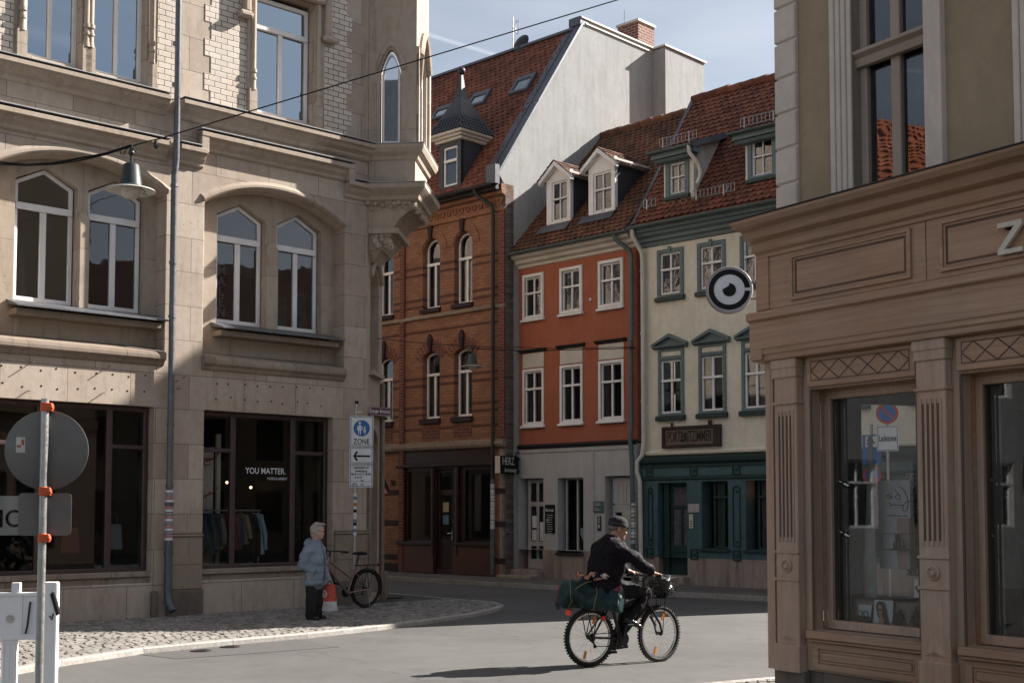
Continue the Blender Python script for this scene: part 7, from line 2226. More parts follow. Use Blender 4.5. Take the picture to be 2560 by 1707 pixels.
ns = MB().plate(rrect(.055, .43, zz0, zz1, .012), (), .02, .03).xform(Matrix.Rotation(radians(3), 4, 'Y')).build("street_name_plate", M['sign_maroon'], post)
t = MB(); put_text(t, "Lange Brücke", .243, .018, (zz0 + zz1) / 2, size=.085, depth=.003, xs=.74, bold=.0008)
t.plate(rrect(.065, .42, zz0 + .010, zz1 - .010, .010), [rrect(.069, .416, zz0 + .014, zz1 - .014, .008)], .018, .0195)
t.xform(Matrix.Rotation(radians(3), 4, 'Y')).build("lettering", M['sign_white'], ns)
MB().box(-.04, .10, .025, .08, zz0 + .03, zz0 + .06).box(-.035, .06, .02, .085, zq(1075), zq(1070)).box(-.035, .06, .02, .085, zq(1185), zq(1180)).build("clamp", M['steel'], post)
# warning triangle half hidden behind the corner
tp = at_depth(962, 1224, 27.6)
tw = thing("warning_triangle_sign", "red bordered warning triangle sign peeping out behind the stone corner", "road sign", Matrix.Translation((tp.x - .10, tp.y, .1)))
MB().tube([(-.02, .05, 0), (-.02, .05, 3.0)], .03, 10).build("pole", M['steel'], tw, smooth=True)
kz = lambda v: CAMH + (1275 - v) * 27.6 / 3156 - .1
tb, tt_ = kz(1236), kz(1196)
hw = .21
tri_ = lambda g: [(-hw + g * 1.73, tb + g), (hw - g * 1.73, tb + g), (0, tb + .36 - g * 2)]
o = MB().plate(tri_(0), (), 0, .01).build("triangle_plate", M['sign_red'], tw)
MB().plate(tri_(.032), (), -.003, -.0005).build("white_field", M['sign_white'], o)
MB().add([(-.012, -.005, tb + .06), (.012, -.005, tb + .06), (.012, -.005, tb + .22), (-.012, -.005, tb + .22)], [(0, 1, 2, 3)]).add([(-.06, -.005, tb + .11), (.06, -.005, tb + .11), (.06, -.005, tb + .135), (-.06, -.005, tb + .135)], [(0, 1, 2, 3)]).build("crossing_symbol", M['black'], o)
MB().plate([(-.20, tb + .1), (.20, tb + .1), (.02, tb + .52), (-.02, tb + .52)], (), .07, .08).build("sign_back", M['gutter_dark'], tw)

# ================================================================ FOREGROUND SIGN (SEEN FROM BEHIND) AND BARRIER
D1 = 9.6
b0 = at_depth(107, 1275, D1); b0.z = 0
fs_ = thing("road_sign_back", "back of a grey round road sign with square plate on a galvanised pole", "road sign", Matrix.Translation(b0) @ Matrix.Rotation(radians(12), 4, 'Z'))
zk = lambda v: CAMH + (1275 - v) * D1 / 3156
MB().tube([(0, 0, 0), (0, 0, zk(996))], .030, 16).build("pole", M['steel'], fs_, smooth=True)
r = .305
dsc = MB().lathe([(0, .065), (r - .006, .065), (r, .062), (r, .052), (r - .004, .050), (0, .050)], (.012, 0, zk(1124)), 56, 'y').build("round_plate", M['sign_back'], fs_, smooth=30)
st = MB().box(-.21, -.145, .0485, .0495, zk(1131), zk(1092)).build("sticker", m_plain("pale_sticker", (.5, .47, .40, 1), .6), dsc)
t = MB(); t.box(-.172, -.152, .0475, .0483, zk(1112), zk(1098)); t.box(-.205, -.175, .0475, .0483, zk(1118), zk(1112)); t.build("sticker_print", m_plain("red_print", (.35, .08, .05, 1), .6), st)
MB().plate(rrect(-.185, .20, zk(1338), zk(1232), .03), (), .05, .058).build("square_plate", M['sign_back'], fs_)
for v in (1017, 1228, 1344):
    z = zk(v)
    c = MB().lathe([(.034, -.034), (.034, .034)], (0, 0, z), 16).box(.0, .055, -.038, .05, z - .03, z + .03).box(.045, .062, -.045, .03, z - .018, z + .018).lathe([(.010, 0), (.010, -.012)], (.052, -.045, z), 8, 'y')
    c.build("clamp", M['clamp'], fs_, smooth=30, bevel=.003)
# plastic pedestrian barrier
D2 = 10.9
bb0 = at_depth(142, 1275, D2); bb0.z = 0
br = thing("safety_barrier", "white plastic pedestrian barrier with ribbed legs behind the road sign pole", "barrier", Matrix.Translation(bb0) @ Matrix.Rotation(radians(6), 4, 'Z'))
zk2 = lambda v: CAMH + (1275 - v) * D2 / 3156
zt_, zb_ = zk2(1478), zk2(1592)
mb = MB()
mb.box(-2.2, -.03, -.03, .03, zb_, zt_)
for k in range(7):
    x = -.30 - k * .31
    mb.box(x - .13, x + .0, -.025, .025, .12, zb_)
    for j in range(3): mb.tube([(x - .11 + j * .045, -.027, .14), (x - .11 + j * .045, -.027, zb_ - .03)], .012, 6)
mb.box(-2.2, -.03, -.03, .03, .0, .14)
for x in (-.32, -.55, -.86, -1.2): mb.box(x - .035, x + .035, -.03, .03, zt_ + .001, zt_ + .085)
for x in (-.27, -.52): mb.box(x, x + .012, -.04, -.03, zb_, zt_)
mb.box(-2.2, -.03, -.042, -.03, zb_ - .005, zb_ + .04); mb.box(-2.2, -.03, -.042, -.03, zt_ - .03, zt_)
mb.build("barrier_panel", M['plastic_white'], br, bevel=.012, segs=2)
mb = MB().box(-.09, .03, -.045, .045, 0, zk2(1452)); mb.box(-.15, -.091, -.035, .035, 0, zt_ - .02)
mb.build("end_post", M['plastic_white'], br, bevel=.014, segs=2)
dm = MB()
bossm = m_plain("ivory_boss", (.5, .47, .42, 1), .5)
for x, v in ((-.50, 1511), (-.36, 1542)): MB().lathe([(.035, -.0305), (.03, -.041), (.018, -.036), (0, -.034)], (x, 0, zk2(v)), 14, 'y').build('fixing_boss', bossm, br, smooth=30)
MB().tube([(-.02, -.05, zk2(1483)), (.0, -.055, zk2(1475)), (.03, -.055, zk2(1500)), (.05, -.055, zk2(1530)), (.035, -.055, zk2(1534)), (-.0, -.055, zk2(1500)), (-.02, -.05, zk2(1483))], .010, 6).tube([(-.0, -.055, zk2(1478)), (.052, -.06, zk2(1531))], .014, 6).build("coupling_hook", M['gutter_dark'], br)
MB().tube([(-.19, -.05, zk2(1500)), (-.21, -.055, zk2(1560)), (-.225, -.05, zk2(1578))], .009, 6).tube([(.0, -.048, zk2(1530)), (-.01, -.05, zk2(1545)), (-.03, -.048, zk2(1535))], .007, 6).build("strap", M['gutter_dark'], br)
# ================================================================ BICYCLES
def bicycle(name, label, Mx, c):
    """local x = heading, y = left, z = up, origin under the rear wheel's contact point"""
    b = thing(name, label, "bicycle", Mx)
    R, wb = c['R'], c['wb']
    def wheel(x, nm, steer=0.0, reflect=False, knobby=False):
        S = Matrix.Translation((x, 0, R)) @ Matrix.Rotation(steer, 4, 'Z')
        tr = c['tyre']
        w = MB().torus((0, 0, 0), R - tr, tr, 'y', 56, 8)
        if knobby:
            for k in range(58):
                a = 2 * pi * k / 58
                for yy in (-.015, .015):
                    m3 = Matrix.Rotation(-a, 4, 'Y') @ Matrix.Translation((R - .004, yy * (1 if k % 2 else 1.25), 0))
                    s0 = len(w.v); w.box(-.006, .008, -.010, .010, -.008, .008); w.xform(m3, s0)
        w.xform(S)
        w = w.build(nm, M['rubber'], b, smooth=True)
        rm = MB().torus((0, 0, 0), R - tr * 2 - .006, .013, 'y', 56, 6).xform(S)
        rm.build("rim", M['chrome'] if c.get('bright') else M['black_metal'], w, smooth=True)
        sp = MB()
        for k in range(28):
            a, a2 = 2 * pi * k / 28, 2 * pi * k / 28 + (.5 if k % 2 else -.5)
            yh = .028 if (k // 2) % 2 else -.028
            sp.tube([(.022 * cos(a2), yh, .022 * sin(a2)), ((R - tr * 2) * cos(a), 0, (R - tr * 2) * sin(a))], .0014, 3, cap=False)
        sp.xform(S); sp.build("spokes", M['chrome'], w)
        hb = MB().lathe([(.014, -.05), (.026, -.03), (.018, -.02), (.018, .02), (.026, .03), (.014, .05)], (0, 0, 0), 12, 'y').xform(S); hb.build("hub", M['black_metal'], w, smooth=30)
        if reflect:
            rf = MB()
            for a in (.35, .35 + pi):
                m3 = Matrix.Rotation(-a - .9, 4, 'Y') @ Matrix.Translation((R * .62, -.004, 0)); s0 = len(rf.v); rf.box(-.045, .045, -.008, .008, -.014, .014); rf.xform(m3, s0)
            rf.xform(S); rf.build("spoke_reflector", m_plain("amber_reflector_" + nm + name, (.75, .26, .03, 1), .3), w)
        return w
    bbx, bbz = c['bb']
    st_top, hd_top, hd_bot = c['seat_top'], c['head_top'], c['head_bot']
    fr = MB(); r = c['r']
    fr.tube([hd_bot, (bbx, 0, bbz)], r * 1.15, 10); fr.tube([(bbx, 0, bbz), st_top], r, 10); fr.tube([c['tt_front'], c['tt_rear']], r, 10); fr.tube([hd_bot, hd_top], r * 1.2, 10)
    for sg in (-1, 1):
        fr.tube([(bbx, sg * .03, bbz), (.0, sg * .065, R)], r * .55, 6); fr.tube([(0, sg * .065, R), Vector(st_top).lerp(Vector((bbx, 0, bbz)), c.get('ss', .12)) + Vector((0, sg * .02, 0))], r * .5, 6)
    fr.lathe([(.025, -.04), (.025, .04)], (bbx, 0, bbz), 12, 'y')
    fr.build("frame", c['mat'], b, smooth=50)
    fk = MB()
    S = Matrix.Translation((wb, 0, 0)) @ Matrix.Rotation(c.get('steer', 0), 4, 'Z') @ Matrix.Translation((-wb, 0, 0))
    cr_ = (Vector(hd_bot) + (Vector(hd_bot) - Vector(hd_top)).normalized() * .03)
    for sg in (-1, 1): fk.tube([cr_ + Vector((0, sg * .05, 0)), (wb - .03, sg * .06, R + .12), (wb, sg * .06, R)], [r * .8, r * .7, r * .5], 8)
    fk.tube([cr_ + Vector((0, -.06, 0)), cr_ + Vector((0, .06, 0))], r * .9, 8)
    fk.build("fork", c['fork_mat'], b, smooth=50)
    wheel(0, "rear_wheel", 0, c.get('reflect'), c.get('knobby'))
    wheel(wb, "front_wheel", c.get('steer', 0), c.get('reflect'), c.get('knobby'))
    hb = MB(); bx_, bz = c['bar']
    Ss = Matrix.Translation((bx_, 0, 0)) @ Matrix.Rotation(c.get('steer', 0), 4, 'Z') @ Matrix.Translation((-bx_, 0, 0))
    w = c['bar_w']
    hb.tube([hd_top, (hd_top[0] - .01, 0, bz - .03), (bx_, 0, bz)], .016, 8)
    hb.tube([(bx_ - c['sweep'], -w, bz), (bx_ - .02, -w * .45, bz + .01), (bx_, 0, bz), (bx_ - .02, w * .45, bz + .01), (bx_ - c['sweep'], w, bz)], .012, 8)
    hb.xform(Ss); h_ = hb.build("handlebar", M['black_metal'], b, smooth=50)
    for sg in (-1, 1):
        g = MB()
        g.tube([(bx_ - c['sweep'], sg * w, bz), (bx_ - c['sweep'] * .45, sg * w * .68, bz + .005)], .018, 8)
        g.tube([(bx_ - c['sweep'] * .4, sg * w * .62, bz - .01), (bx_ - c['sweep'] * .6 + .05, sg * w * .85, bz - .045)], .006, 5)
        g.xform(Ss); g.build("grip", M['black'], h_, smooth=50)
    sd = MB(); sx_, sz = c['saddle']
    sd.tube([st_top, (sx_, 0, sz - .03)], .014, 8)
    sd.build("seat_post", M['black_metal'], b, smooth=50)
    sd = MB()
    n = 12; prof = [(-.13, .085, .02), (-.10, .095, .03), (0, .06, .025), (.08, .028, .018), (.14, .016, .012)]
    vs = []
    for (x, hw, hh) in prof:
        for k in range(n):
            a = 2 * pi * k / n
            vs.append((sx_ + x, hw * cos(a), sz + hh * sin(a) - (0.01 if sin(a) < 0 else 0)))
    fs = [(i * n + k, i * n + (k + 1) % n, (i + 1) * n + (k + 1) % n, (i + 1) * n + k) for i in range(len(prof) - 1) for k in range(n)] + [tuple(range(n)), tuple((len(prof) - 1) * n + k for k in range(n))[::-1]]
    sd.add(vs, fs); sd.build("saddle", M['black'], b, smooth=60)
    ck = MB(); cl = .17; ca = c['crank']
    ck.lathe([(.085, -.004), (.085, .004)], (bbx, -.05, bbz), 28, 'y'); ck.lathe([(.055, -.006), (.055, .006)], (bbx, -.062, bbz), 20, 'y')
    ped = []
    for sg, a in ((-1, ca), (1, ca + pi)):
        p1 = (bbx + cl * cos(a), sg * .085, bbz + cl * sin(a)); ck.tube([(bbx, sg * .07, bbz), p1], [.015, .010], 6); ped.append(p1)
    cko = ck.build("crankset", M['black_metal'], b, smooth=40)
    for sg, p1 in zip((-1, 1), ped): MB().box(p1[0] - .045, p1[0] + .045, p1[1] + sg * .01, p1[1] + sg * .10, p1[2] - .013, p1[2] + .013).build("pedal", M['black'], cko, bevel=.004)
    ch = MB()
    ch.tube([(bbx, -.055, bbz + .082), (0, -.055, R + .04)], .005, 4); ch.tube([(bbx, -.055, bbz - .082), (.04, -.055, R - .10), (.0, -.055, R - .05)], .005, 4)
    ch.lathe([(.045, -.004), (.05, .0), (.045, .004)], (0, -.055, R), 18, 'y'); ch.lathe([(.022, -.005), (.022, .005)], (.04, -.055, R - .10), 10, 'y'); ch.tube([(0, -.055, R), (.035, -.06, R - .10)], .012, 5)
    ch.build("drive_chain", M['black_metal'], b)
    rz = c['rack']
    rk = MB()
    for yy in (-.07, 0, .07): rk.tube([(-.22, yy, rz), (.25, yy, rz)], .006, 6)
    for xx in (-.22, -.05, .12, .25): rk.tube([(xx, -.07, rz), (xx, .07, rz)], .006, 6)
    for sg in (-1, 1): rk.tube([(0, sg * .075, R + .01), (-.08, sg * .075, rz)], .006, 6); rk.tube([(0, sg * .075, R + .01), (.10, sg * .075, rz)], .006, 6)
    rk.build("luggage_rack", M['black_metal'], b, smooth=50)
    if c.get('fender'):
        fd = MB(); n = 26
        for x, a0, a1 in ((0, radians(-5), radians(200)), (wb, radians(35), radians(205))):
            vs = []
            for k in range(n + 1):
                a = a0 + (a1 - a0) * k / n
                for yy, rr in ((-.028, R + .012), (0, R + .022), (.028, R + .012)): vs.append((x + rr * cos(a), yy, R + rr * sin(a)))
            fd.add(vs, [(i * 3 + j, i * 3 + j + 1, i * 3 + 4 + j, i * 3 + 3 + j) for i in range(n) for j in range(2)])
        fd.build("mudguard", M['black'], b, smooth=True, weld=False, fix=False)
        MB().tube([(.02, .06, R), (-.02, .10, .02)], .008, 6).build("kickstand", M['steel'], b)
        MB().box(-.30, -.26, -.03, .03, rz - .03, rz + .02).build("rear_light", m_plain("dim_red_light", (.2, .02, .015, 1), .3), b)
    return b

M['frame_pink'] = m_plain("dusty_pink_frame", (.24, .155, .15, 1), .35, .3, .08)
M['frame_dark'] = m_plain("dark_grey_frame", (.03, .03, .032, 1), .35, .3, .1)
rc = at_depth(913, 1506, 22.6); rc.z = .07
fxv = -FL.d
ang = radians(-131)
pk = bicycle("parked_bicycle", "dusty pink parked bicycle with mudguards leaning by the sign post", Matrix.Translation(rc) @ Matrix.Rotation(ang, 4, 'Z') @ Matrix.Rotation(radians(-4), 4, 'X'),
             dict(R=.345, wb=1.08, tyre=.022, bb=(.44, .29), seat_top=(.27, 0, .74), head_top=(.90, 0, .93), head_bot=(.945, 0, .76), tt_front=(.915, 0, .87), tt_rear=(.345, 0, .52), r=.019, mat=M['frame_pink'], fork_mat=M['frame_pink'], steer=radians(14), bar=(.89, 1.03), bar_w=.32, sweep=.10, saddle=(.22, .98), crank=radians(60), rack=.76, fender=True, ss=.2))

c_r, c_f = ground(1474, 1665.5, 0), ground(1648, 1653, 0)
hd = (c_f - c_r); hang = atan2(hd.y, hd.x)
BM = Matrix.Translation(c_r) @ Matrix.Rotation(hang, 4, 'Z')
WB = hd.length
bk_ = bicycle("ridden_bicycle", "dark mountain bicycle with knobby tyres and amber reflectors ridden on the road", BM,
              dict(R=.335, wb=WB, tyre=.027, bb=(.43, .30), seat_top=(.28, 0, .78), head_top=(WB - .22, 0, .86), head_bot=(WB - .165, 0, .68), tt_front=(WB - .20, 0, .80), tt_rear=(.33, 0, .62), r=.021, mat=M['frame_dark'], fork_mat=M['black_metal'], steer=radians(9), bar=(WB - .18, 1.02), bar_w=.28, sweep=.05, saddle=(.25, .88), crank=radians(82), rack=.71, reflect=True, knobby=True, bright=True, ss=.1))
rl = MB().box(-.30, -.27, -.05, .05, .60, .66).build("rear_light", m_plain("red_tail_light", (.75, .07, .03, 1), .3), bk_, bevel=.008)
MB().box(.12, .16, -.10, -.06, .53, .58).build("side_reflector", bpy.data.materials["red_tail_light"], bk_, bevel=.005)
# front basket and what lies in it
bxc = WB + .03
bs = MB()
def rect_ring(z, hx, hy, r): bs.tube([(bxc - hx, -hy, z), (bxc + hx, -hy, z), (bxc + hx, hy, z), (bxc - hx, hy, z), (bxc - hx, -hy, z)], r, 5)
for k in range(7): rect_ring(.76 + k * .04, .09 + .004 * k, .14 + .005 * k, .0035 if k < 6 else .006)
for k in range(9):
    y = -.15 + .3 * k / 8
    for sx_ in (-1, 1): bs.tube([(bxc + sx_ * .09, y, .76), (bxc + sx_ * .114, y * 1.2, 1.0)], .003, 4)
for k in range(7):
    x = -.11 + .22 * k / 6
    for sy in (-1, 1): bs.tube([(bxc + x, sy * .15, .76), (bxc + x * 1.2, sy * .18, 1.0)], .003, 4)
bs.box(bxc - .11, bxc + .11, -.15, .15, .755, .765)
bs.build("basket", M['black_metal'], bk_)
MB().tube([(WB, -.07, .335), (bxc, -.09, .76)], .005, 5).tube([(WB, .07, .335), (bxc, .09, .76)], .005, 5).build("basket_stay", M['black_metal'], bk_)
MB().lathe([(.035, 0), (.042, .03), (.03, .05), (0, .055)], (bxc + .12, 0, .84), 14, 'x').build("headlight", M['black'], bk_, smooth=30)
bg = MB()
for q in ((0, -.01, .87, .115, .165, .105), (.0, .06, .94, .10, .11, .08), (-.03, -.08, .94, .09, .09, .08), (.03, -.05, .99, .07, .09, .05)): bg.ball((bxc + q[0], q[1], q[2]), q[3], q[4], q[5], 14, 10)
sbag = blob(bg, .014, "basket_bag", m_plain("crinkled_black_plastic", (.02, .021, .022, 1), .22, 0, .2, 20, .2), None, 2, .022, 16, 3)
tag(sbag, "crumpled black plastic bag lying in the bicycle's front basket", "bag"); sbag.matrix_world = BM

# duffel bag strapped over the rack
def duffel():
    t = thing("duffel_bag", "dark green duffel bag with magenta panels strapped to the bicycle rack", "bag", BM @ Matrix.Translation((.02, .02, .80)) @ Matrix.Rotation(radians(-46), 4, 'Z') @ Matrix.Rotation(radians(3), 4, 'Y'))
    secs = [(-.40, .03), (-.395, .10), (-.37, .145), (-.30, .165), (-.15, .168), (0, .165), (.15, .168), (.28, .17), (.36, .15), (.39, .11), (.40, .03)]
    n = 28
    from mathutils import noise as N
    def pt(x, r, k):
        a = 2 * pi * k / n
        q = Vector((x, r * 1.02 * cos(a), r * sin(a)))
        d = .075 * N.noise(q * 6) + .045 * N.noise(q * 14) + .016 * N.noise(q * 34)
        q2 = Vector((0, cos(a), sin(a)))
        q += q2 * d * (r / .16)
        if q.z < -.13: q.z = -.13 + (q.z + .13) * .3
        q.z -= .05 * (abs(x) / .4) ** 2 * (1 if x < 0 else .4)
        return q
    fine = []
    for i in range(len(secs) - 1):
        for j in range(4):
            f = j / 4
            fine.append((secs[i][0] + (secs[i + 1][0] - secs[i][0]) * f, secs[i][1] + (secs[i + 1][1] - secs[i][1]) * f))
    fine.append(secs[-1])
    def body(x0, x1, off=0.0):
        mb = MB(); rows = [(x, r + off) for x, r in fine if x0 - 1e-6 <= x <= x1 + 1e-6]
        vs = [pt(x, r, k) for x, r in rows for k in range(n)]
        fs = [(i * n + k, i * n + (k + 1) % n, (i + 1) * n + (k + 1) % n, (i + 1) * n + k) for i in range(len(rows) - 1) for k in range(n)]
        if x0 < -.39: fs.append(tuple(range(n)))
        if x1 > .39: fs.append(tuple((len(rows) - 1) * n + k for k in range(n))[::-1])
        return mb.add(vs, fs)
    body(-.5, .5).build("bag_body", m_plain("dark_green_nylon", (.007, .028, .030, 1), .42, 0, .2, 30, .15, .25), t, smooth=True)
    mg = m_plain("magenta_nylon", (.22, .02, .06, 1), .5, 0, .2, 30, .15)
    vs, fs = [], []
    for (x0, x1, k0, k1) in ((-.385, -.355, 3, 15), (-.03, .04, 18, 27), (.30, .38, 4, 10)):
        mb = MB(); rows = [x0 + (x1 - x0) * j / 3 for j in range(4)]
        rr_ = lambda x: next((s0[1] + (s1[1] - s0[1]) * (x - s0[0]) / (s1[0] - s0[0]) for s0, s1 in zip(secs, secs[1:]) if s0[0] <= x <= s1[0]), .16)
        ks = list(range(k0, k1 + 1))
        v_ = [pt(x, rr_(x) + .004, k) for x in rows for k in ks]; m_ = len(ks)
        mb.add(v_, [(i * m_ + j, i * m_ + j + 1, (i + 1) * m_ + j + 1, (i + 1) * m_ + j) for i in range(3) for j in range(m_ - 1)])
        mb.build("magenta_panel", mg, t, smooth=True, weld=False, fix=False)
    sb = MB()
    for x in (-.20, .10):
        sb.tube([pt(x + .02 * sin(k * .6), .172, k) for k in range(n)] + [pt(x, .172, 0)], .007, 5)
    sb.tube([pt(-.20, .172, 17), (-.12, -.19, .10), (-.02, -.17, .17), (.03, -.05, .19)], .008, 5)
    sb.build("strap", m_plain("ochre_strap", (.17, .13, .06, 1), .7), t, smooth=True)
    return t
duffel()
sc2 = MB()
random.seed(17)
for k in range(26):
    sc2.ball((random.uniform(-.19, .17), random.uniform(-.08, .08), random.uniform(-.01, .06)), random.uniform(.025, .05), random.uniform(.015, .035), random.uniform(.015, .03), 8, 6)
def m_floral():
    t = NT("floral_cloth")
    vo = t.n("ShaderNodeTexVoronoi"); vo.inputs["Scale"].default_value = 28; t.l(t.co(), vo.inputs["Vector"])
    sp = t.n("ShaderNodeSeparateColor"); t.l(vo.outputs["Color"], sp.inputs[0])
    c = t.mix(t.rng(sp.outputs[0], .35, .4), (.5, .44, .38, 1), (.40, .17, .10, 1))
    c = t.mix(t.rng(sp.outputs[1], .68, .72), c, (.05, .045, .04, 1))
    return t.pbr(c, .9)
sf_ = blob(sc2, .012, "floral_scarf", m_floral(), None, 2, .01, 20, 2)
tag(sf_, "crumpled cream and red floral scarf on top of the green duffel bag", "scarf"); sf_.matrix_world = BM @ Matrix.Translation((.03, -.05, 1.012)) @ Matrix.Rotation(radians(-50), 4, 'Z')

# ================================================================ PEOPLE
M['skin'] = m_plain("skin", (.40, .22, .155, 1), .5, 0, .1, 20, .1)
M['skin_old'] = m_plain("pale_skin", (.42, .27, .22, 1), .5, 0, .1, 20, .1)
def limb(mb, pts, rs, n=12):
    """closed tapering limb through joints, ends rounded"""
    mb.tube(pts, rs, n)
    for p, r_ in ((pts[0], rs[0]), (pts[-1], rs[-1])): mb.ball(p, r_ * .99, n=12, m=8)
    for p, r_ in zip(pts[1:-1], rs[1:-1]): mb.ball(p, r_ * .98, n=12, m=8)
def head(mb, Mh, s=1.0, jaw=1.0):
    """head in its own frame: +x face, z up, centre between the ears"""
    s0 = len(mb.v)
    mb.ball((0, 0, .03), .096, .075, .105, 20, 14)          # skull
    mb.ball((.035, 0, -.045), .066, .056 * jaw, .075, 16, 12)   # face and jaw
    mb.ball((.075, 0, -.10), .026, .028, .022, 10, 8)        # chin
    mb.tube([(.085, 0, .012), (.108, 0, -.028)], [.010, .016], 8); mb.ball((.108, 0, -.03), .016, .018, .013, 10, 8)    # nose
    for sg in (-1, 1):
        mb.ball((.078, sg * .033, -.035), .026, .024, .024, 10, 8)      # cheeks
        mb.ball((.078, sg * .03, .025), .022, .030, .012, 10, 8)        # brows
        mb.ball((-.005, sg * .080, -.015), .022, .010, .034, 10, 8)     # ears
    mb.ball((.092, 0, -.066), .014, .024, .008, 10, 8); mb.ball((.090, 0, -.078), .013, .020, .008, 10, 8)   # lips
    mb.tube([(-.01, 0, -.04), (-.03, 0, -.17)], [.056, .060], 12)
    mb.xform(Mh @ Matrix.Scale(s, 4), s0)
def face_parts(parent, Mh, s=1.0):
    e = MB()
    for sg in (-1, 1): e.ball((.089, sg * .030, .006), .008, .011, .007, 10, 8)
    e.xform(Mh @ Matrix.Scale(s, 4)).build("eye", m_plain("eye_dark_" + parent.name, (.05, .04, .035, 1), .3), parent, smooth=True)
    m_ = MB().ball((.101, 0, -.072), .004, .020, .0025, 10, 6).xform(Mh @ Matrix.Scale(s, 4)); m_.build("lips", m_plain("lip_" + parent.name, (.22, .09, .075, 1), .5), parent, smooth=True)
def hand(mb, Mh, curl=1.2, side=1, s=1.0):
    """palm along +x, back of hand +z, thumb on side*y"""
    s0 = len(mb.v)
    mb.ball((.045, 0, 0), .052, .040, .016, 12, 8)
    for k in range(4):
        y = (.030 - k * .020) * side
        L = (.068, .076, .071, .056)[k]
        p = Vector((.082 - abs(k - 1.2) * .004, y, .002)); a = .15
        pts = [p.copy()]
        for seg in (.42, .33, .25):
            p = p + Vector((cos(a), 0, -sin(a))) * L * seg; pts.append(p.copy()); a += curl * .75
        mb.tube(pts, [.0095, .009, .0085, .0075], 7); mb.ball(pts[-1], .0078, n=7, m=5)
    p = Vector((.02, .032 * side, -.004)); pts = [p, p + Vector((.028, .018 * side, -.012)), p + Vector((.052, .014 * side, -.030))]
    mb.tube(pts, [.012, .0105, .009], 7); mb.ball(pts[-1], .0092, n=7, m=5)
    mb.tube([(-.05, 0, 0), (.02, 0, 0)], [.026, .030], 10)
    mb.xform(Mh @ Matrix.Scale(s, 4), s0)
def frame_to(p, xdir, zdir=(0, 0, 1)):
    x = Vector(xdir).normalized(); z = Vector(zdir); y = z.cross(x).normalized(); z = x.cross(y)
    return Matrix(((x.x, y.x, z.x, p[0]), (x.y, y.y, z.y, p[1]), (x.z, y.z, z.z, p[2]), (0, 0, 0, 1)))

# ---- cyclist, in the bicycle's frame
rider = thing("person", "man in dark jacket and flat cap riding the loaded bicycle", "person", BM)
hx_, hz_ = .25, .955
sh = Vector((.33, 0, 1.38))
HD = Matrix.Translation((.40, 0, 1.585)) @ Matrix.Rotation(radians(-14), 4, 'Z') @ Matrix.Rotation(radians(10), 4, 'Y')
rk_, rf_ = Vector((.69, -.15, .83)), Vector((.50, -.125, .53))
lk_, lf_ = Vector((.63, .13, .64)), Vector((.45, .125, .22))
rH, lH = Vector((WB - .215, -.245, 1.055)), Vector((WB - .215, .245, 1.055))
rEl, lEl = Vector((.58, -.30, 1.14)), Vector((.58, .30, 1.14))
bd = MB()
head(bd, HD, 1.04, 1.08)
limb(bd, [(.36, 0, 1.49), (.32, 0, 1.34)], [.070, .10])
limb(bd, [(hx_, 0, hz_), (.27, 0, 1.12), (.31, 0, 1.31)], [.14, .13, .14], 16)
for sg, el, hn in ((-1, rEl, rH), (1, lEl, lH)):
    limb(bd, [sh + Vector((0, sg * .19, -.03)), el, hn + Vector((-.07, 0, .02))], [.055, .045, .03])
    hand(bd, frame_to(hn + Vector((-.05, 0, .012)), (hn + Vector((.02, 0, .005))) - (hn + Vector((-.07, 0, .02))), (0, 0, 1)), 1.35, -sg, 1.1)
for sg, kn, ft in ((-1, rk_, rf_), (1, lk_, lf_)):
    limb(bd, [(hx_, sg * .10, hz_ - .02), kn, ft + Vector((-.02, 0, .03))], [.085, .058, .04])
body = blob(bd, .009, "body", M['skin'], rider, 3)
face_parts(rider, HD, 1.04)
jk = MB()                                               # jacket: torso, collar, sleeves as one garment
limb(jk, [(.19, 0, .84), (.20, 0, .96), (.225, 0, 1.10), (.26, 0, 1.25), (.29, 0, 1.36)], [.195, .21, .218, .212, .165], 20)
for sg in (-1, 1):
    jk.ball((.28, sg * .15, 1.345), .14, .13, .115, 14, 10)
    jk.ball((.21, sg * .10, .92), .17, .15, .15, 14, 10); jk.ball((.25, sg * .11, 1.14), .17, .14, .18, 14, 10)
jk.ball((.23, 0, .83), .19, .20, .10, 14, 10)
jk.lathe([(.085, -.03), (.082, .05), (.06, .05)], (.335, 0, 1.435), 16)
for sg, el, hn in ((-1, rEl, rH), (1, lEl, lH)):
    limb(jk, [Vector((.29, sg * .195, 1.335)), Vector((.42, sg * .275, 1.26)), el, el.lerp(hn, .5), hn + Vector((-.085, 0, .025))], [.092, .082, .070, .058, .043], 14)
jkt = blob(jk, .014, "jacket", m_plain("black_purple_jacket", (.007, .005, .008, 1), .7, 0, .2, 12, .1, .12), rider, 4, .016, 11, 2)
tu = MB()
for sg, kn, ft in ((-1, rk_, rf_), (1, lk_, lf_)):
    limb(tu, [(hx_ - .02, sg * .09, hz_ - .06), Vector((hx_, sg * .1, hz_ - .05)).lerp(kn, .5), kn, kn.lerp(ft, .5) + Vector((-.015, 0, 0)), ft + Vector((-.025, 0, .03))], [.135, .105, .082, .072, .058], 14)
tu.ball((.22, 0, .90), .16, .17, .09, 14, 10)
blob(tu, .013, "trousers", m_plain("dark_trousers", (.008, .0075, .009, 1), .7, 0, .2, 12, .1, .15), rider, 3, .014, 13, 4)
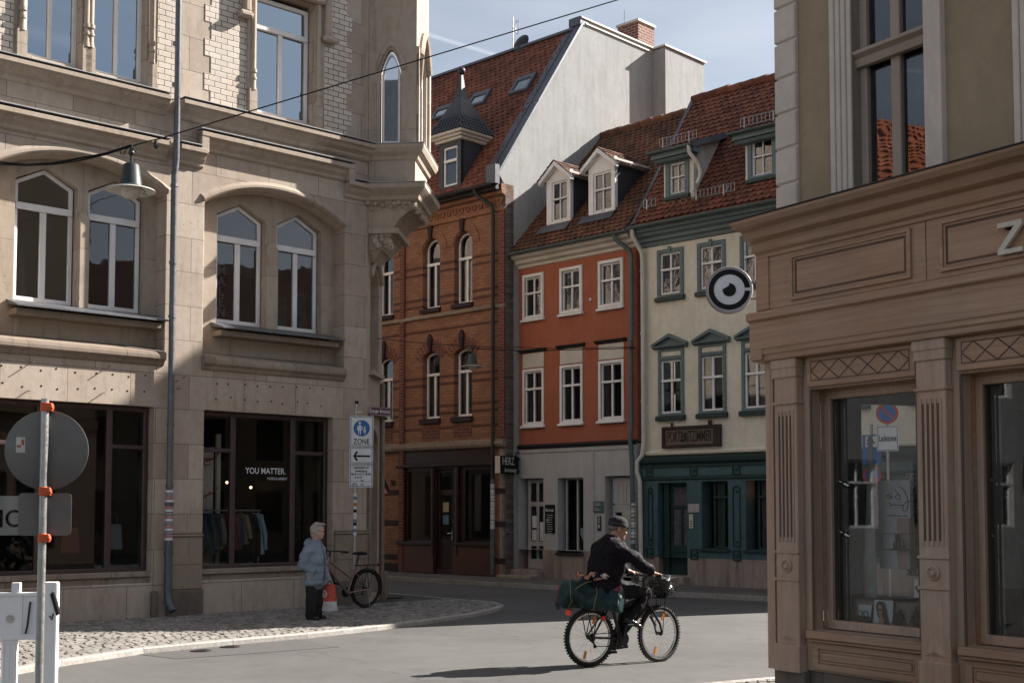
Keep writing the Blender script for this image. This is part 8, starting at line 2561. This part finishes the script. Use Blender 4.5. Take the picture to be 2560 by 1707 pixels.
for sg, ft in ((-1, rf_), (1, lf_)):
    sh_ = MB()
    tilt = radians(22 if sg < 0 else -4)
    s0 = 0
    sh_.ball((-.02, 0, 0), .055, .042, .05, 12, 8); sh_.ball((.06, 0, -.012), .085, .045, .036, 14, 8); sh_.ball((.13, 0, -.02), .06, .042, .026, 12, 8); sh_.box(-.07, .17, -.038, .038, -.048, -.035); sh_.tube([(-.03, 0, 0), (-.04, 0, .07)], [.045, .05], 10)
    sh_.xform(Matrix.Translation(ft + Vector((-.015, 0, -.01))) @ Matrix.Rotation(tilt, 4, 'Y'))
    blob(sh_, .008, "shoe", m_plain("black_leather_%d" % (sg + 1), (.02, .018, .018, 1), .22, 0, .1, 20), rider, 2)
cpm = MB()
cpm.ball((-.008, 0, .075), .112, .093, .070, 22, 14)
s0 = len(cpm.v)
cpm.lathe([(.098, .0), (.108, .005), (.108, .055), (.098, .065), (.0, .065), (.0, 0)], (0, 0, 0), 28)
for i in range(s0, len(cpm.v)): x, y, z = cpm.v[i]; cpm.v[i] = (x * 1.02 - .004, y * .86, z + .022)
cpm.xform(HD @ Matrix.Scale(1.04, 4))
cap = blob(cpm, .008, "cap", m_plain("black_wool_cap", (.009, .010, .011, 1), .9, 0, .2, 30, .2), rider, 3, .004, 30)
cb2 = MB(); cb2.lathe([(.112, .015), (.114, .02), (.114, .052), (.112, .056)], (0, 0, 0), 28)
for i in range(len(cb2.v)): x, y, z = cb2.v[i]; cb2.v[i] = (x * 1.0 - .004, y * .87, z + .012)
cb2.add([(.095, -.07, .03), (.125, -.05, .024), (.15, 0, .02), (.125, .05, .024), (.095, .07, .03), (.09, 0, .045)], [(0, 1, 2, 5), (5, 2, 3, 4)])
cb2.xform(HD @ Matrix.Scale(1.04, 4)).build("cap_band", m_plain("grey_cap_band", (.028, .028, .029, 1), .9), cap, smooth=True)
hr = MB().ball((-.035, 0, .0), .078, .079, .04, 16, 10).xform(HD @ Matrix.Scale(1.04, 4)); hr.build("hair", m_plain("grey_hair_short", (.16, .13, .12, 1), .9), rider, smooth=True)
gl = MB()
gl.tube([(.095, -.075, .008), (-.01, -.084, .004)], .003, 4); gl.tube([(.095, .075, .008), (-.01, .084, .004)], .003, 4)
for sg in (-1, 1): gl.torus((.104, sg * .032, .004), .022, .0022, 'y', 16, 5, Matrix.Rotation(pi / 2, 3, 'Z'))
gl.xform(HD @ Matrix.Scale(1.04, 4)).build("spectacles", M['black'], rider)

# ---- woman on the pavement, facing right towards the street
wp = at_depth(786, 1537, 20.2); wp.z = .07
woman = thing("person", "elderly woman in pale blue padded jacket and black trousers standing on setts", "person", Matrix.Translation(wp) @ Matrix.Rotation(radians(-28), 4, 'Z'))
HW = Matrix.Translation((.06, 0, 1.385)) @ Matrix.Rotation(radians(-6), 4, 'Z') @ Matrix.Rotation(radians(-3), 4, 'Y')
bd = MB()
head(bd, HW, .97, 1.12)
limb(bd, [(.0, 0, 1.24), (-.01, 0, 1.11)], [.062, .08])
limb(bd, [(0, 0, .70), (.0, 0, .92), (-.01, 0, 1.08)], [.12, .11, .10], 16)
for sg in (-1, 1): limb(bd, [(0, sg * .085, .74), (.0, sg * .09, .42), (-.02, sg * .09, .09)], [.10, .065, .045])
rE, lE = Vector((-.09, -.20, .86)), Vector((-.02, .21, .85))
rHn, lHn = Vector((.07, -.10, .76)), Vector((.12, .19, .60))
for sg, el, hn in ((-1, rE, rHn), (1, lE, lHn)): limb(bd, [(-.01, sg * .12, 1.07), el, hn], [.045, .04, .030])
hand(bd, frame_to(lHn, (.25, 0, -1), (0, 1, 0)), 1.5, 1, .95)
hand(bd, frame_to(rHn, (.6, .2, -1), (0, -1, 0)), .5, -1, .95)
blob(bd, .009, "body", M['skin_old'], woman, 3)
face_parts(woman, HW, .97)
jk = MB()
limb(jk, [(.0, 0, .62), (.01, 0, .78), (.015, 0, .96), (-.005, 0, 1.12)], [.178, .18, .17, .15], 20)
for sg in (-1, 1):
    jk.ball((.0, sg * .06, .58), .185, .14, .07, 14, 10); jk.ball((.04, sg * .04, .92), .155, .13, .16, 14, 10); jk.ball((-.01, sg * .12, 1.09), .11, .105, .11, 14, 10)
jk.lathe([(.12, -.05), (.118, .05), (.10, .07), (.07, .06)], (-.01, 0, 1.20), 18)
jk.ball((-.09, 0, 1.20), .10, .13, .09, 14, 10)
limb(jk, [Vector((-.01, -.145, 1.10)), Vector((-.06, -.185, 1.0)), rE, rE.lerp(rHn, .5), rHn + Vector((.01, .03, .02))], [.095, .09, .085, .075, .062], 14)
limb(jk, [Vector((-.01, .145, 1.10)), Vector((-.03, .20, 1.0)), lE, lE.lerp(lHn, .5), lHn + Vector((0, 0, .03))], [.095, .09, .082, .07, .055], 14)
jw = blob(jk, .013, "jacket", m_plain("pale_blue_padded_cloth", (.17, .215, .26, 1), .7, 0, .12, 10, .15), woman, 3, .012, 10, 5)
for v_ in jw.data.vertices:
    k_ = abs((v_.co.z * 9.5) % 1 - .5) * 2
    n_ = v_.normal
    v_.co += n_ * (-.010 * max(0, 1 - (1 - k_) * 6 if k_ > .84 else 0))
zp = MB().tube([(.188, .0, .58), (.198, 0, .78), (.202, 0, .95), (.155, 0, 1.12), (.11, 0, 1.22)], .007, 6).tube([(.12, -.20, .70), (.16, -.175, .80)], .008, 6)
zp.build("zip", m_plain("dark_zip", (.05, .07, .09, 1), .5), jw)
tu = MB()
for sg in (-1, 1): limb(tu, [(0, sg * .07, .66), (.0, sg * .08, .42), (-.015, sg * .088, .06)], [.105, .095, .078], 14)
blob(tu, .013, "trousers", m_plain("black_trousers", (.010, .010, .012, 1), .8, 0, .2, 12), woman, 3, .010, 9, 6)
for sg in (-1, 1):
    sh_ = MB().ball((.0, sg * .09, .045), .07, .048, .045, 12, 8).ball((.09, sg * .095, .035), .075, .046, .034, 12, 8).box(-.06, .15, sg * .09 - .04, sg * .09 + .04, .0, .02)
    blob(sh_, .008, "shoe", m_plain("black_shoe_%d" % (sg + 1), (.012, .012, .013, 1), .4, 0, .1, 20), woman, 2)
hr = MB().ball((-.015, 0, .045), .108, .092, .105, 20, 14).ball((-.06, 0, -.03), .075, .088, .085, 16, 12)
random.seed(6)
for k in range(60):
    a, e = random.uniform(0.75, 2 * pi - .75), random.uniform(-.5, 1.4)
    hr.ball((-.02 + .10 * cos(a) * cos(e), .086 * sin(a) * cos(e), .04 + .10 * sin(e)), random.uniform(.018, .030), n=8, m=6)
for k in range(14): a = random.uniform(-.8, .8); hr.ball((.055 + .02 * cos(a), .075 * sin(a) / .75, .095 + .03 * cos(a)), .024, n=8, m=6)
hr.xform(HW @ Matrix.Scale(.97, 4))
blob(hr, .008, "hair", m_plain("silver_hair", (.33, .285, .265, 1), .85, 0, .3, 60, .4), woman, 1, .006, 40, 3)
# carrier bag from her far hand
lw = woman.matrix_world @ lHn
sbm = Matrix.Translation((lw.x - .01, lw.y, .20)) @ Matrix.Rotation(radians(-12), 4, 'Z')
bag = thing("shopping_bag", "red and white carrier bag hanging beside the woman", "bag", sbm)
W2 = .155
def bagpart(z0, z1, mat, nm, par):
    mb = MB(); n = 24; vs = []
    lv = 6
    for i in range(lv + 1):
        z = z0 + (z1 - z0) * i / lv
        wf = 1.08 - .22 * (z / .42)
        for k in range(n):
            a = 2 * pi * k / n
            cx = abs(cos(a)) ** .35 * (1 if cos(a) > 0 else -1); cy = abs(sin(a)) ** .6 * (1 if sin(a) > 0 else -1)
            vs.append((W2 * wf * cx, .065 * cy * (1 - .6 * z / .42) + .008 * sin(z * 40 + k), z + .004 * sin(k * 2.3)))
    mb.add(vs, [(i * n + k, i * n + (k + 1) % n, (i + 1) * n + (k + 1) % n, (i + 1) * n + k) for i in range(lv) for k in range(n)])
    if z0 == 0: mb.add([vs[k] for k in range(n)], [tuple(range(n))[::-1]])
    return mb.build(nm, mat, par, smooth=60, weld=False)
bagpart(0, .15, m_plain("bag_white", (.55, .53, .52, 1), .4, 0, .05), "bag_base", bag)
rb = bagpart(.15, .42, m_plain("bag_red", (.52, .055, .03, 1), .4, 0, .08), "bag_body", bag)
em = MB().lathe([(0, -.004), (.062, -.004), (.062, 0)], (-.04, -.062, .27), 24, 'y'); emo = em.build("emblem", bpy.data.materials["bag_white"], rb)
em = MB().torus((-.04, -.068, .27), .032, .008, 'y', 20, 5); em.build("emblem_ring", M['sign_red'], emo)
MB().tube([(-.06, 0, .42), (-.03, 0, .46), (0, 0, .475), (.03, 0, .46), (.06, 0, .42)], .006, 6).build("handle", bpy.data.materials["bag_white"], bag, smooth=True)
